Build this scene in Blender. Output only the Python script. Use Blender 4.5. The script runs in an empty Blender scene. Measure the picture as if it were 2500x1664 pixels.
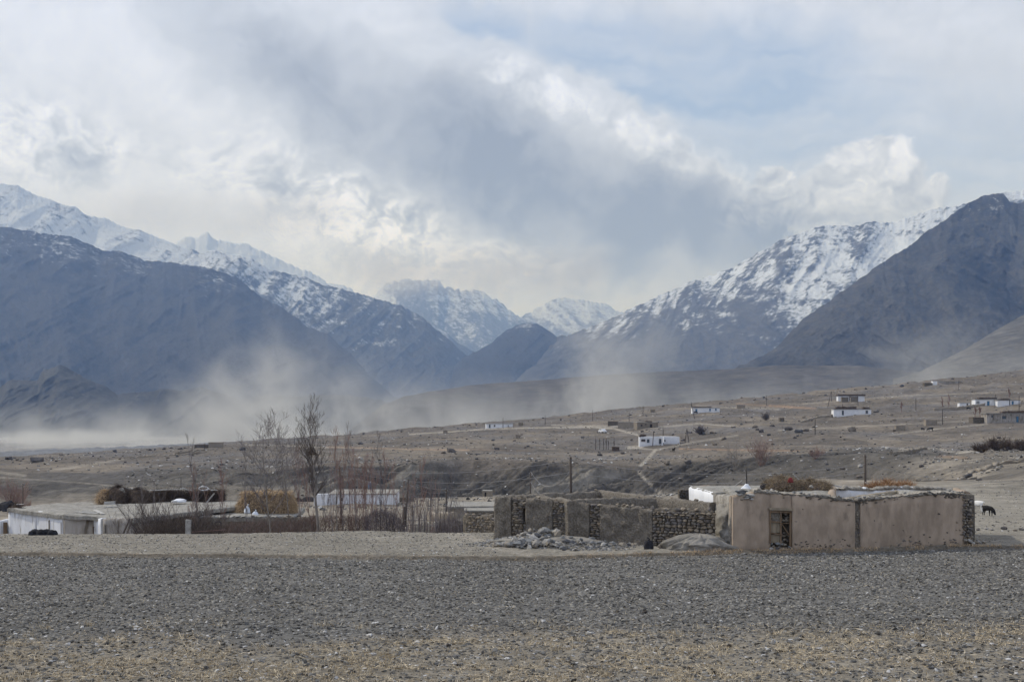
import bpy, bmesh, math, random
import numpy as np
from mathutils import Vector, Matrix

random.seed(7)
RNG = np.random.default_rng(11)
SC = bpy.context.scene
COL = SC.collection
F = 3472.0          # focal length of the 2500 px wide photograph in pixels
HOR = 1010.0        # row of the true horizon
EYE = 6.0           # eye height over the field

# ------------------------------------------------------------------ camera
cd = bpy.data.cameras.new('camera')
cam = bpy.data.objects.new('camera', cd)
COL.objects.link(cam)
cam.location = (0, 0, EYE)
cam.rotation_euler = (math.radians(90), 0, 0)
cd.lens = 50.0
cd.sensor_width = 36.0
cd.shift_y = (HOR - 832.0) / 2500.0
cd.clip_start = 0.5
cd.clip_end = 90000.0
SC.camera = cam
SC.view_settings.view_transform = 'Standard'
SC.view_settings.look = 'None'
SC.view_settings.exposure = 0.0
SC.view_settings.gamma = 1.0
SC.view_settings.use_curve_mapping = False
SC.cycles.use_denoising = True
try:
    SC.cycles.denoiser = 'OPENIMAGEDENOISE'
    SC.cycles.denoising_prefilter = 'ACCURATE'
    SC.cycles.denoising_input_passes = 'RGB_ALBEDO_NORMAL'
except Exception:
    pass
SC.cycles.max_bounces = 5
SC.cycles.diffuse_bounces = 2
SC.cycles.glossy_bounces = 1
SC.cycles.volume_bounces = 0
SC.cycles.transparent_max_bounces = 12
SC.cycles.volume_step_rate = 1.0
SC.cycles.volume_max_steps = 96

# ------------------------------------------------------------------ node helpers
class N:
    """tiny expression helper over a node tree"""
    def __init__(s, nt):
        s.nt = nt
    def node(s, kind, **kw):
        n = s.nt.nodes.new(kind)
        for k, v in kw.items():
            setattr(n, k, v)
        return n
    def put(s, sock, v):
        if hasattr(v, 'is_output') or isinstance(v, bpy.types.NodeSocket):
            s.nt.links.new(v, sock)
        else:
            sock.default_value = v
    def m(s, op, a, b=0.0, c=0.0, clamp=False):
        n = s.node('ShaderNodeMath', operation=op, use_clamp=clamp)
        s.put(n.inputs[0], a); s.put(n.inputs[1], b)
        if len(n.inputs) > 2: s.put(n.inputs[2], c)
        return n.outputs[0]
    def add(s, a, b): return s.m('ADD', a, b)
    def sub(s, a, b): return s.m('SUBTRACT', a, b)
    def mul(s, a, b): return s.m('MULTIPLY', a, b)
    def vm(s, op, a, b=(0, 0, 0)):
        n = s.node('ShaderNodeVectorMath', operation=op)
        s.put(n.inputs[0], a)
        if op == 'SCALE': s.put(n.inputs['Scale'], b)
        else: s.put(n.inputs[1], b)
        return n.outputs['Value'] if op in ('LENGTH', 'DOT_PRODUCT', 'DISTANCE') else n.outputs['Vector']
    def noise(s, vec, scale, detail=4.0, rough=0.55, dist=0.0, lac=2.0):
        n = s.node('ShaderNodeTexNoise')
        s.put(n.inputs['Vector'], vec); s.put(n.inputs['Scale'], scale)
        n.inputs['Detail'].default_value = detail; n.inputs['Roughness'].default_value = rough
        n.inputs['Distortion'].default_value = dist; n.inputs['Lacunarity'].default_value = lac
        return n.outputs['Fac'], n.outputs['Color']
    def vor(s, vec, scale, feature='F1', rnd=1.0):
        n = s.node('ShaderNodeTexVoronoi', feature=feature)
        s.put(n.inputs['Vector'], vec); n.inputs['Scale'].default_value = scale
        n.inputs['Randomness'].default_value = rnd
        return n
    def mapr(s, v, a, b, c=0.0, d=1.0, smooth=True):
        n = s.node('ShaderNodeMapRange', interpolation_type='SMOOTHSTEP' if smooth else 'LINEAR')
        s.put(n.inputs['Value'], v)
        n.inputs['From Min'].default_value = a; n.inputs['From Max'].default_value = b
        n.inputs['To Min'].default_value = c; n.inputs['To Max'].default_value = d
        return n.outputs['Result']
    def mix(s, f, a, b, blend='MIX'):
        n = s.node('ShaderNodeMix', data_type='RGBA', blend_type=blend)
        s.put(n.inputs[0], f)
        for k, v in ((6, a), (7, b)):
            if isinstance(v, tuple) and len(v) == 3: v = v + (1.0,)
            s.put(n.inputs[k], v)
        return n.outputs[2]
    def rs(s, v, rot=(0, 0, 0), scale=(1, 1, 1)):
        return s.mapping(s.mapping(v, rot=rot), scale=scale)
    def xyz(s, v):
        n = s.node('ShaderNodeSeparateXYZ'); s.put(n.inputs[0], v)
        return n.outputs[0], n.outputs[1], n.outputs[2]
    def comb(s, x, y, z=0.0):
        n = s.node('ShaderNodeCombineXYZ')
        s.put(n.inputs[0], x); s.put(n.inputs[1], y); s.put(n.inputs[2], z)
        return n.outputs[0]
    def mapping(s, v, loc=(0, 0, 0), rot=(0, 0, 0), scale=(1, 1, 1)):
        n = s.node('ShaderNodeMapping')
        s.put(n.inputs[0], v)
        n.inputs['Location'].default_value = loc; n.inputs['Rotation'].default_value = rot
        n.inputs['Scale'].default_value = scale
        return n.outputs[0]

# ------------------------------------------------------------------ sun
SUN_EL = math.radians(42)
SUN_AZ = math.radians(-62)          # from straight ahead (+Y), towards the left
sdir = Vector((math.sin(SUN_AZ) * math.cos(SUN_EL), math.cos(SUN_AZ) * math.cos(SUN_EL), math.sin(SUN_EL)))
sl = bpy.data.lights.new('sun', 'SUN')
sl.energy = 2.9
sl.angle = math.radians(0.6)
sl.color = (1.0, 0.975, 0.935)
so = bpy.data.objects.new('sun', sl)
COL.objects.link(so)
so.rotation_euler = sdir.to_track_quat('Z', 'Y').to_euler()
so.location = (0, 0, 200)

# ------------------------------------------------------------------ world: Nishita sky behind a broken cloud cover
W = bpy.data.worlds.new('World')
SC.world = W
W.use_nodes = True
wt = W.node_tree
wt.nodes.clear()
w = N(wt)
out = w.node('ShaderNodeOutputWorld')
bg = w.node('ShaderNodeBackground')
bg.inputs['Strength'].default_value = 0.1
wt.links.new(bg.outputs[0], out.inputs[0])
sky = w.node('ShaderNodeTexSky', sky_type='NISHITA')
sky.sun_disc = False
sky.sun_elevation = SUN_EL
sky.sun_rotation = SUN_AZ
sky.altitude = 2800.0
sky.air_density = 1.0
sky.dust_density = 1.0
tc = w.node('ShaderNodeTexCoord')
dx, dy, dz = w.xyz(tc.outputs['Generated'])
az = w.m('ARCTAN2', dx, dy)
el = w.m('ARCSINE', dz)
P = w.comb(w.mul(az, 10.0), w.mul(el, 10.0), 0.0)      # 1 unit = 0.1 rad = 347 px
def PX(X, Y):
    return (math.atan((X - 1250.0) / F) * 10.0, math.atan((HOR - Y) / F) * 10.0, 0.0)
def ell(vec, X, Y, rx, ry, rot=0.0, soft=(1.0, 0.0)):
    """soft elliptical mask at a direction of the sky; rot is degrees, clockwise down to the right"""
    c = PX(X, Y)
    v = w.vm('SUBTRACT', vec, c)
    v = w.mapping(v, rot=(0, 0, math.radians(rot)))
    v = w.vm('MULTIPLY', v, (347.2 / rx, 347.2 / ry, 0.0))
    return w.mapr(w.vm('LENGTH', v), soft[0], soft[1])
wf1, wc1 = w.noise(P, 1.1, 3.0, 0.5)
wf2, wc2 = w.noise(P, 4.5, 4.0, 0.55)
warp = w.vm('ADD', w.vm('SCALE', w.vm('SUBTRACT', wc1, (0.5, 0.5, 0.5)), 0.65), w.vm('SCALE', w.vm('SUBTRACT', wc2, (0.5, 0.5, 0.5)), 0.22))
Q = w.vm('ADD', P, warp)                       # gently torn
Q2 = w.vm('ADD', P, w.vm('SCALE', w.vm('SUBTRACT', wc2, (0.5, 0.5, 0.5)), 0.30))
# billows: fractal height sampled twice, the difference towards the sun lights their edges
H1, _ = w.noise(Q, 3.2, 7.0, 0.56, 0.25)
H2, _ = w.noise(w.vm('ADD', Q, (-0.06, 0.08, 0.0)), 3.2, 7.0, 0.56, 0.25)
relief = w.sub(H1, H2)
S1, _ = w.noise(w.rs(Q, rot=(0, 0, math.radians(28)), scale=(0.55, 1.35, 1.0)), 1.4, 5.0, 0.52)
def mx(*a):
    r = a[0]
    for b in a[1:]: r = w.m('MAXIMUM', r, b)
    return r
def sc(v, k): return w.mul(v, k)
# grey belly of the big cloud
dark = mx(sc(ell(Q, 800, 230, 640, 230, 30), 0.70), sc(ell(Q, 1180, 400, 720, 270, 24), 0.95), sc(ell(Q, 1600, 540, 560, 260, 10), 1.0),
          sc(ell(Q, 620, 110, 330, 140, 35), 0.35), sc(ell(Q, 1500, 640, 420, 150, -6), 0.75), sc(ell(Q, 180, 400, 150, 90, 20), 0.55), sc(ell(Q, 690, 470, 110, 70, 50), 0.55))
blue = mx(ell(Q, 1680, 170, 620, 190, 8, (1.0, 0.35)), sc(ell(Q, 1180, 60, 200, 120, 20, (1.0, 0.3)), 0.9), sc(ell(Q, 1950, 300, 520, 200, 5, (1.0, 0.2)), 0.8), sc(ell(Q, 2400, 430, 420, 190, 0, (1, 0.3)), 0.6))
cum = mx(ell(Q2, 2130, 455, 140, 115, 0, (1.0, 0.82)), ell(Q2, 2060, 520, 200, 90, 0, (1.0, 0.75)), ell(Q2, 1890, 460, 60, 50, 0, (1.0, 0.75)),
         ell(Q2, 1950, 540, 230, 75, 0, (1.0, 0.6)), ell(Q2, 2230, 500, 90, 80, 0, (1.0, 0.75)))
big = mx(ell(Q2, 1420, 420, 360, 230, 30, (1.0, 0.86)), ell(Q2, 1130, 330, 420, 260, 20, (1.0, 0.86)), ell(Q2, 1700, 520, 240, 130, 20, (1.0, 0.86)))
rim = w.mul(mx(ell(Q2, 1330, 225, 260, 70, 22, (1.0, 0.2)), ell(Q2, 1600, 350, 250, 75, 28, (1.0, 0.2)), ell(Q2, 1790, 430, 110, 60, 40, (1.0, 0.2))), 0.9)
fleck = mx(ell(Q, 940, 590, 520, 170, 24, (1.0, 0.3)), sc(ell(Q, 120, 360, 300, 130, 0, (1.0, 0.3)), 0.6), sc(ell(Q, 650, 430, 330, 150, 10, (1, 0.3)), 0.35), ell(Q, 1250, 650, 330, 80, 10, (1, 0.3)))
left = ell(Q, 300, 250, 1100, 560, 15, (1.0, 0.2))
blue = w.mul(blue, w.sub(1.0, w.m('MAXIMUM', cum, w.mul(big, 0.85))))
# streaks of cirrus across the blue
C1, _ = w.noise(w.rs(Q, rot=(0, 0, math.radians(6)), scale=(0.35, 2.4, 1.0)), 2.2, 5.0, 0.55)
cover = w.sub(1.0, w.mul(blue, w.mapr(C1, 0.25, 0.75, 1.0, 0.45)))
F1, _ = w.noise(Q, 5.5, 9.0, 0.62, 0.0)
F2, _ = w.noise(w.vm('ADD', Q, (-0.035, 0.05, 0.0)), 5.5, 9.0, 0.62, 0.0)
val = w.add(0.70, w.mul(w.sub(S1, 0.5), 0.22))
val = w.add(val, w.mul(left, 0.06))
val = w.sub(val, w.mul(dark, w.mapr(H1, 0.2, 0.8, 0.54, 0.38)))
val = w.add(val, w.mul(relief, w.add(0.10, w.add(w.mul(cum, 0.55), w.mul(rim, 0.6)))))
val = w.add(val, w.mul(w.sub(F1, F2), w.add(0.08, w.add(w.mul(fleck, 0.55), w.mul(w.m('MAXIMUM', cum, rim), 0.5)))))
val = w.add(val, w.mul(fleck, w.mapr(F1, 0.36, 0.62, -0.08, 0.17)))
val = w.add(val, w.mul(rim, 0.10))
cy = w.mapr(el, math.atan((HOR - 600) / F), math.atan((HOR - 330) / F), -0.12, 0.09)
val = w.add(val, w.mul(cum, cy))
val = w.m('MINIMUM', w.m('MAXIMUM', val, 0.30), 0.95)
ramp = w.node('ShaderNodeValToRGB')
w.put(ramp.inputs[0], val)
cr = ramp.color_ramp
cr.elements[0].position = 0.28; cr.elements[0].color = (0.255, 0.295, 0.375, 1)
cr.elements[1].position = 0.95; cr.elements[1].color = (0.94, 1.01, 1.25, 1)
e = cr.elements.new(0.68); e.color = (0.61, 0.675, 0.83, 1)
clouds = w.mix(1.0, ramp.outputs[0], (10.5, 10.5, 10.5), 'MULTIPLY')
# the blue is seen through a thin veil of cirrus
veil = w.mix(0.72, sky.outputs[0], (4.2, 5.5, 8.2))
skyc = w.mix(cover, veil, clouds)
wt.links.new(skyc, bg.inputs['Color'])

# ------------------------------------------------------------------ small helpers for objects
def tag(o, label=None, cat=None, group=None, kind=None):
    if label: o['label'] = label
    if cat: o['category'] = cat
    if group: o['group'] = group
    if kind: o['kind'] = kind
    return o
def link(name, me, parent=None, mat=None):
    o = bpy.data.objects.new(name, me)
    COL.objects.link(o)
    if parent is not None: o.parent = parent
    if mat is not None and me is not None and len(me.materials) == 0: me.materials.append(mat)
    return o
def at(X, Y, d):
    return Vector(((X - 1250.0) / F * d, d, EYE + (HOR - Y) / F * d))

# ------------------------------------------------------------------ numpy noise
def _h(ix, iy, seed):
    n = (ix.astype(np.int64) * 374761393 + iy.astype(np.int64) * 668265263 + seed * 974634777) & 0xffffffff
    n = ((n ^ (n >> 13)) * 1274126177) & 0xffffffff
    n = n ^ (n >> 16)
    return (n & 0xffffff) / float(0xffffff)
def vnoise(x, y, seed=0):
    x = np.asarray(x, float); y = np.asarray(y, float)
    ix = np.floor(x); iy = np.floor(y)
    fx = x - ix; fy = y - iy
    fx = fx * fx * fx * (fx * (fx * 6 - 15) + 10); fy = fy * fy * fy * (fy * (fy * 6 - 15) + 10)
    a = _h(ix, iy, seed); b = _h(ix + 1, iy, seed); c = _h(ix, iy + 1, seed); d = _h(ix + 1, iy + 1, seed)
    return (a + (b - a) * fx) * (1 - fy) + (c + (d - c) * fx) * fy
def fbm(x, y, octs=5, seed=0, gain=0.5, ridged=False):
    s = 0.0; amp = 1.0; tot = 0.0; fx = 1.0
    for k in range(octs):
        ca, sa = math.cos(k * 1.1), math.sin(k * 1.1)
        n = vnoise((x * ca - y * sa) * fx, (x * sa + y * ca) * fx, seed + k * 17)
        if ridged: n = 1.0 - np.abs(2 * n - 1)
        s = s + amp * n; tot += amp; amp *= gain; fx *= 2.03
    return s / tot
def sstep(a, b, v):
    t = np.clip((v - a) / (b - a), 0, 1)
    return t * t * (3 - 2 * t)

def grid_mesh(name, Pts, smooth=True, flip=False):
    """Pts: (rows, cols, 3)"""
    r, c, _ = Pts.shape
    idx = np.arange(r * c).reshape(r, c)
    q = np.stack([idx[:-1, :-1], idx[:-1, 1:], idx[1:, 1:], idx[1:, :-1]], -1).reshape(-1, 4)
    if flip: q = q[:, ::-1]
    me = bpy.data.meshes.new(name)
    me.vertices.add(r * c)
    me.vertices.foreach_set('co', Pts.reshape(-1).astype(np.float32))
    me.loops.add(q.size)
    me.loops.foreach_set('vertex_index', q.reshape(-1).astype(np.int32))
    me.polygons.add(len(q))
    me.polygons.foreach_set('loop_start', np.arange(0, q.size, 4, dtype=np.int32))
    me.polygons.foreach_set('use_smooth', np.full(len(q), smooth))
    me.update(calc_edges=True)
    return me
def vattr(me, name, arr):
    a = me.attributes.new(name, 'FLOAT', 'POINT')
    a.data.foreach_set('value', arr.reshape(-1).astype(np.float32))
def cattr(me, name, arr):
    a = me.color_attributes.new(name, 'FLOAT_COLOR', 'POINT')
    v = np.ones((arr.reshape(-1, 3).shape[0], 4), np.float32)
    v[:, :3] = arr.reshape(-1, 3)
    a.data.foreach_set('color', v.reshape(-1))

# ------------------------------------------------------------------ terrain profile (eye at z 0 here)
def Yz(Y, d): return -(Y - HOR) / F * d
COLS = [-2500, -600, 0, 250, 500, 700, 900, 1060, 1205, 1300, 1500, 1600, 1750, 1900, 2000, 2120, 2300, 2500, 3100, 5000]
def per(**k): pass
def st(d, vals, isz=False):
    """a station: d and value per column (dict X -> Y row or z), linear in between"""
    if not isinstance(d, dict): d = {0: d}
    dk = sorted(d); vk = sorted(vals)
    dd = np.interp(COLS, dk, [d[k] for k in dk])
    vv = np.interp(COLS, vk, [vals[k] for k in vk])
    zz = vv if isz else -(vv - HOR) / F * dd
    return dd, zz
LIP = {0: 60.4, 900: 58.9, 1300: 58.4, 1750: 60.8, 2090: 61.8, 2360: 63.4, 2500: 63.4}
SKYL = {0: 1118, 250: 1103, 500: 1087, 640: 1076, 849: 1061, 1061: 1038, 1205: 1030, 1300: 1022, 1485: 1000, 1804: 971, 2122: 939, 2500: 902, 3100: 840, 5000: 760}
ST = [
    st(0.3, {0: -1.75}, True),
    st(12, {0: -3.6}, True),
    st(27, {0: -5.95}, True),
    st(40, {0: -6.0}, True),
    st(LIP, {0: -6.0}, True),
    st({k: v + 0.14 for k, v in LIP.items()}, {0: -5.89}, True),
    st({0: 71, 600: 71, 850: 73.5, 1150: 71, 1208: 72, 1500: 78, 1800: 82, 2500: 85}, {0: -5.98, 600: -5.98, 850: -5.98, 1150: -5.98, 1500: -6, 2500: -6}, True),
    st({0: 74.5, 1150: 75, 1500: 84, 1800: 88, 2500: 92}, {0: -8.3, 1100: -8.2, 1400: -8.0, 1750: -7.0, 2000: -6.2, 2500: -6.05}, True),
    st({0: 100, 1500: 104, 2500: 112}, {0: -9.6, 1000: -9.2, 1500: -9.0, 1800: -7.6, 2300: -6.1, 2500: -6.0}, True),
    st({0: 180, 1500: 180, 2000: 160, 2300: 128, 2500: 128}, {0: -13.2, 1000: -13.0, 1500: -11.8, 1750: -9.5, 2000: -7.5, 2300: -6.4, 2500: -6.2}, True),
    st({0: 262, 350: 270, 650: 285, 1500: 285, 1600: 282, 1750: 272, 2000: 262, 2120: 256, 2300: 225, 2500: 150}, {0: 1226, 250: 1228, 500: 1222, 900: 1218, 1500: 1212, 1750: 1202, 2000: 1196, 2120: 1190, 2300: 1172, 2500: 1170}),
    st({0: 290, 350: 292, 650: 291, 1500: 291, 1600: 288, 1750: 279, 2000: 270, 2120: 264, 2300: 233, 2500: 180}, {0: 1192, 500: 1182, 900: 1176, 1300: 1174, 1750: 1168, 2000: 1158, 2120: 1152, 2300: 1155, 2500: 1152}),
    st({0: 325, 350: 318, 650: 298, 900: 297, 1500: 298, 1600: 297, 1750: 292, 2000: 284, 2120: 280, 2300: 250, 2500: 230}, {0: 1150, 250: 1158, 500: 1143, 700: 1139, 900: 1131, 1000: 1125, 1150: 1123, 1300: 1130, 1500: 1134, 1600: 1136, 1750: 1122, 1900: 1116, 2000: 1112, 2120: 1104, 2300: 1128, 2500: 1122}),
    st(380, {0: 1138, 250: 1133, 500: 1126, 900: 1118, 1205: 1110, 1500: 1112, 1750: 1102, 2000: 1085, 2120: 1088, 2300: 1085, 2500: 1075}),
    st(460, {0: 1130, 250: 1120, 500: 1110, 900: 1098, 1205: 1086, 1500: 1086, 1750: 1072, 2000: 1052, 2250: 1044, 2500: 1034}),
    st(620, {0: 1124, 250: 1109, 500: 1095, 900: 1076, 1205: 1053, 1500: 1042, 1750: 1022, 2000: 1010, 2250: 996, 2500: 978, 3100: 920}),
    st(900, SKYL),
    st({0: 1500, 700: 1450, 900: 1300, 5000: 1300}, {-2500: -30, 0: -40, 250: -35.4, 500: -30.7, 620: -28, 760: -34, 900: -45, 1200: -40, 1500: -30, 2000: -10, 2500: 10}, True),
    st(2100, {0: -60}, True),
    st(6000, {0: -60}, True),
    st(30000, {0: -60}, True),
]
SD = np.array([s[0] for s in ST]); SZ = np.array([s[1] for s in ST])
def base_z(X, d):
    """terrain height under the eye, X: photo column (any), d: distance; vectorised"""
    X = np.asarray(X, float); d = np.asarray(d, float)
    shp = np.broadcast(X, d).shape
    X = np.broadcast_to(X, shp).ravel(); d = np.broadcast_to(d, shp).ravel()
    ci = np.clip(np.searchsorted(COLS, X) - 1, 0, len(COLS) - 2)
    t = np.clip((X - np.array(COLS)[ci]) / (np.array(COLS)[ci + 1] - np.array(COLS)[ci]), 0, 1)
    dd = SD[:, ci] * (1 - t) + SD[:, ci + 1] * t
    zz = SZ[:, ci] * (1 - t) + SZ[:, ci + 1] * t
    k = np.clip((d[None, :] >= dd).sum(0) - 1, 0, len(ST) - 2)
    ar = np.arange(len(X))
    d0 = dd[k, ar]; d1 = dd[k + 1, ar]; z0 = zz[k, ar]; z1 = zz[k + 1, ar]
    u = np.clip((d - d0) / (d1 - d0), 0, 1)
    return (z0 + (z1 - z0) * u).reshape(shp)
def ridge_line(x, d):
    return fbm(x / 9.0 + d / 30.0, d / 14.0, 5, 3, 0.5, True)
def terr(X, d):
    """final terrain height, eye at EYE"""
    X = np.asarray(X, float); d = np.asarray(d, float)
    x = (X - 1250.0) / F * d
    far = sstep(78, 130, d)
    # smooth creases beyond the field
    s = 0.022 * far * (1 - 0.85 * sstep(250, 268, d) * sstep(330, 312, d))
    wob = (fbm(x / 22.0, d * 0 + 3.1, 3, 5) - 0.5) * far * sstep(2000, 600, d)
    dd = d * (1 + wob * 0.10)
    z = (base_z(X, dd) + base_z(X, dd * (1 + s)) + base_z(X, dd * (1 - s))) / 3.0
    zl = base_z(X, d * 1.0)
    z = np.where(d < 78, zl, z)
    # relief
    near = sstep(78, 60, d)
    z = z + near * ((fbm(x / 3.0, d / 2.2, 4, 21) - 0.5) * 0.07 + (fbm(x / 0.55, d / 0.5, 3, 22) - 0.5) * 0.09 + (fbm(x / 5.0, d / 0.55, 3, 23) - 0.5) * 0.10)
    z = z + far * sstep(3000, 1200, d) * (fbm(x / 14.0, d / 26.0, 5, 8) - 0.5) * np.interp(d, [80, 250, 460, 900, 2000], [0.6, 1.2, 2.0, 3.4, 6])
    # eroded gullies down the bank
    Xr = (X - 1250) / F
    bank = sstep(281, 288, d) * sstep(306, 297, d) * sstep(350, 650, X) * (1 - 0.5 * sstep(1700, 1900, X)) * sstep(2350, 2200, X)
    g = fbm((x - (d - 295) * 1.3) / 7.0, d / 60.0, 4, 31, 0.55, True)
    g2 = fbm((x - (d - 295) * 1.6) / 2.6, d / 18.0, 3, 37, 0.55, True)
    z = z - bank * ((g - 0.35) * 2.8 + (g2 - 0.5) * 1.8 + (fbm(x / 1.1, d / 2.2, 3, 39) - 0.5) * 0.9)
    bl = sstep(240, 275, d) * sstep(360, 320, d) * sstep(700, 350, X)
    z = z - bl * (fbm((x + d * 0.8) / 14.0, d / 50.0, 4, 41, 0.5, True) - 0.5) * 2.0
    return z + EYE
def ground(X, Y=None, d=None):
    """point on the ground seen at photo pixel X, Y (first hit), or at distance d in column X"""
    if d is None:
        ds = np.geomspace(26, 2400, 5000)
        zz = terr(np.full_like(ds, X), ds)
        ray = EYE + (HOR - Y) / F * ds
        hit = np.nonzero(zz >= ray)[0]
        d = ds[hit[0]] if len(hit) else 900.0
    z = float(terr(np.array([X]), np.array([d]))[0])
    return Vector(((X - 1250.0) / F * d, float(d), z))
def gz(x, y):
    return float(terr(np.array([1250 + x / y * F]), np.array([y]))[0])

# ------------------------------------------------------------------ painting the soil (own colour, with bank and gully shade painted in)
def lines_mask(XX, YY, pts, wd):
    """soft mask along a polyline given in photo pixels"""
    m = np.zeros_like(XX)
    for (x0, y0), (x1, y1) in zip(pts[:-1], pts[1:]):
        vx, vy = x1 - x0, y1 - y0
        L = vx * vx + vy * vy
        t = np.clip(((XX - x0) * vx + (YY - y0) * vy) / L, 0, 1)
        r = np.hypot(XX - x0 - t * vx, (YY - y0 - t * vy) * 1.6)
        m = np.maximum(m, sstep(wd, wd * 0.35, r))
    return m
cols = np.concatenate([np.linspace(-2500, -900, 12), np.linspace(-860, -66, 60), np.linspace(-60, 2560, 740), np.linspace(2568, 3360, 60), np.linspace(3400, 5000, 12)])
rows = np.concatenate([np.geomspace(0.3, 25, 14), np.geomspace(26, 58, 190), np.arange(58.1, 64.6, 0.07), np.geomspace(64.7, 66, 6), np.geomspace(66.3, 80, 40), np.geomspace(81, 250, 70), np.geomspace(252, 280, 26), np.geomspace(281, 308, 64), np.geomspace(309, 360, 32),
                       np.geomspace(363, 950, 175), np.geomspace(975, 2300, 30), np.geomspace(2600, 30000, 12)])
XX, DD = np.meshgrid(cols, rows)
ZZ = terr(XX, DD)
xx = (XX - 1250.0) / F * DD
YY = HOR + (EYE - ZZ) / DD * F
TP = np.stack([xx, DD, ZZ], -1)
def C(r, g, b): return np.array([r, g, b], float)
def mixc(a, b, m): return a * (1 - m[..., None]) + b * m[..., None]
c = np.zeros(XX.shape + (3,)) + C(0.128, 0.111, 0.094)               # slope soil
n1 = fbm(xx / 40, DD / 60, 5, 61); n2 = fbm(xx / 12, DD / 25, 5, 62); n3 = fbm(xx / 3.0, DD / 4.0, 4, 63)
c = mixc(c, C(0.180, 0.154, 0.124), sstep(0.48, 0.66, n1) * 0.8)
c = mixc(c, C(0.095, 0.084, 0.074), sstep(0.52, 0.70, n2) * 0.6)
c = mixc(c, C(0.135, 0.130, 0.130), sstep(0.5, 0.68, fbm(xx / 30, DD / 40, 4, 64)) * 0.6)
# terrace with the small houses
ter = sstep(76, 90, DD) * sstep(288, 284, DD)
c = mixc(c, C(0.235, 0.206, 0.166), ter * (1 - 0.35 * sstep(0.45, 0.65, n2)))
# banks: dark soil, with the shade of camera-facing slopes painted in
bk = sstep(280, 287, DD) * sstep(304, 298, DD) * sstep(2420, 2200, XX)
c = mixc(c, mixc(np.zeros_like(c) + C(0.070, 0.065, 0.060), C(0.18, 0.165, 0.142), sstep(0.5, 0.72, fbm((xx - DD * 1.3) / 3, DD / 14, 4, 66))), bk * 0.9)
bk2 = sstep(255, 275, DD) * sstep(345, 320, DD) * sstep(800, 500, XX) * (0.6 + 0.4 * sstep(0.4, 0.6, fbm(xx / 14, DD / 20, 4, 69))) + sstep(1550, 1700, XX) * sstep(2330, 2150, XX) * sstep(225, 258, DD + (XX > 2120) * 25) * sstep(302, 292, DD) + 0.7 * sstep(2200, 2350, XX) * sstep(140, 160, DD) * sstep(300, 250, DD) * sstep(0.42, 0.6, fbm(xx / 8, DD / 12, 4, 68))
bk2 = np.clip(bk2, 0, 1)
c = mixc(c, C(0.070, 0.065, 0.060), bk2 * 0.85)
# field strips
fl = np.interp(XX, sorted(LIP), [LIP[k] for k in sorted(LIP)])
pale = sstep(0, 0.5, DD - fl) * sstep(80, 74, DD)
c = mixc(c, C(0.235, 0.215, 0.18), np.maximum(pale, sstep(0, 0.5, DD - fl) * sstep(150, 110, DD) * sstep(1700, 1900, XX)))
e1 = 39.0 + (fbm(xx / 6, DD * 0 + 2, 4, 71) - 0.5) * 9.0 + (XX - 1250) / 2500 * 1.5
darkf = sstep(-1.6, 1.6, DD - e1) * sstep(0.15, -0.15, DD - fl)
strawf = sstep(1.6, -1.6, DD - e1)
c = mixc(c, C(0.135, 0.130, 0.121) * 1.1, darkf)
c = mixc(c, C(0.225, 0.20, 0.162), strawf)
# dry bank line at the end of the dark field
lipm = sstep(-0.5, -0.1, DD - fl) * sstep(0.55, 0.2, DD - fl)
c = mixc(c, C(0.15, 0.128, 0.098), lipm * 0.7)
# trodden pale earth
for pts, wd, k in [
    ([(1100, 1302), (1150, 1312), (1210, 1335), (1290, 1352)], 16, 0.8),
    ([(1350, 1037), (1600, 1043), (1700, 1034)], 5, 0.5), ([(1440, 1042), (1500, 1046), (1560, 1062)], 5, 0.9),
    ([(1350, 1044), (1440, 1042), (1400, 1042), (1200, 1046), (1000, 1060)], 4, 0.8),
    ([(1600, 1098), (1585, 1115), (1565, 1136)], 7, 0.9), ([(1560, 1152), (1580, 1175), (1610, 1200)], 7, 0.8),
    ([(1535, 1090), (1600, 1098), (1700, 1078), (1800, 1062)], 5, 0.5),
    ([(1700, 1033), (1790, 1040)], 4, 0.7), ([(2200, 1096), (2300, 1097), (2330, 1105), (2500, 1088)], 8, 0.7),
    ([(1900, 1050), (2300, 1030), (2500, 1020)], 4, 0.4), ([(2150, 1065), (2300, 1045), (2410, 1035)], 4, 0.5),
    ([(0, 1165), (60, 1168), (200, 1178), (330, 1190)], 4, 0.4), ([(120, 1148), (240, 1130), (300, 1120)], 7, 0.4),
    ([(0, 1152), (60, 1160)], 8, 0.4), ([(600, 1085), (900, 1094), (1000, 1096)], 4, 0.5),
    ([(1960, 985), (2200, 966), (2500, 955)], 4, 0.35), ([(1700, 992), (1900, 998)], 5, 0.4),
    ([(1535, 1092), (1563, 1090)], 10, 0.8), ([(1700, 1205), (1500, 1210)], 10, 0.5)]:
    c = mixc(c, C(0.31, 0.28, 0.235), lines_mask(XX, YY, pts, wd) * k)
for pts, wd, k in [([(1660, 1095), (1800, 1098), (1950, 1100)], 4, 0.7), ([(1880, 990), (1990, 997)], 6, 0.7), ([(1800, 985), (1880, 990)], 4, 0.5),
                   ([(2290, 1112), (2360, 1118)], 8, 0.5), ([(800, 1090), (1000, 1096), (1300, 1100)], 4, 0.5)]:
    c = mixc(c, C(0.27, 0.185, 0.125), lines_mask(XX, YY, pts, wd) * k)
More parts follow.
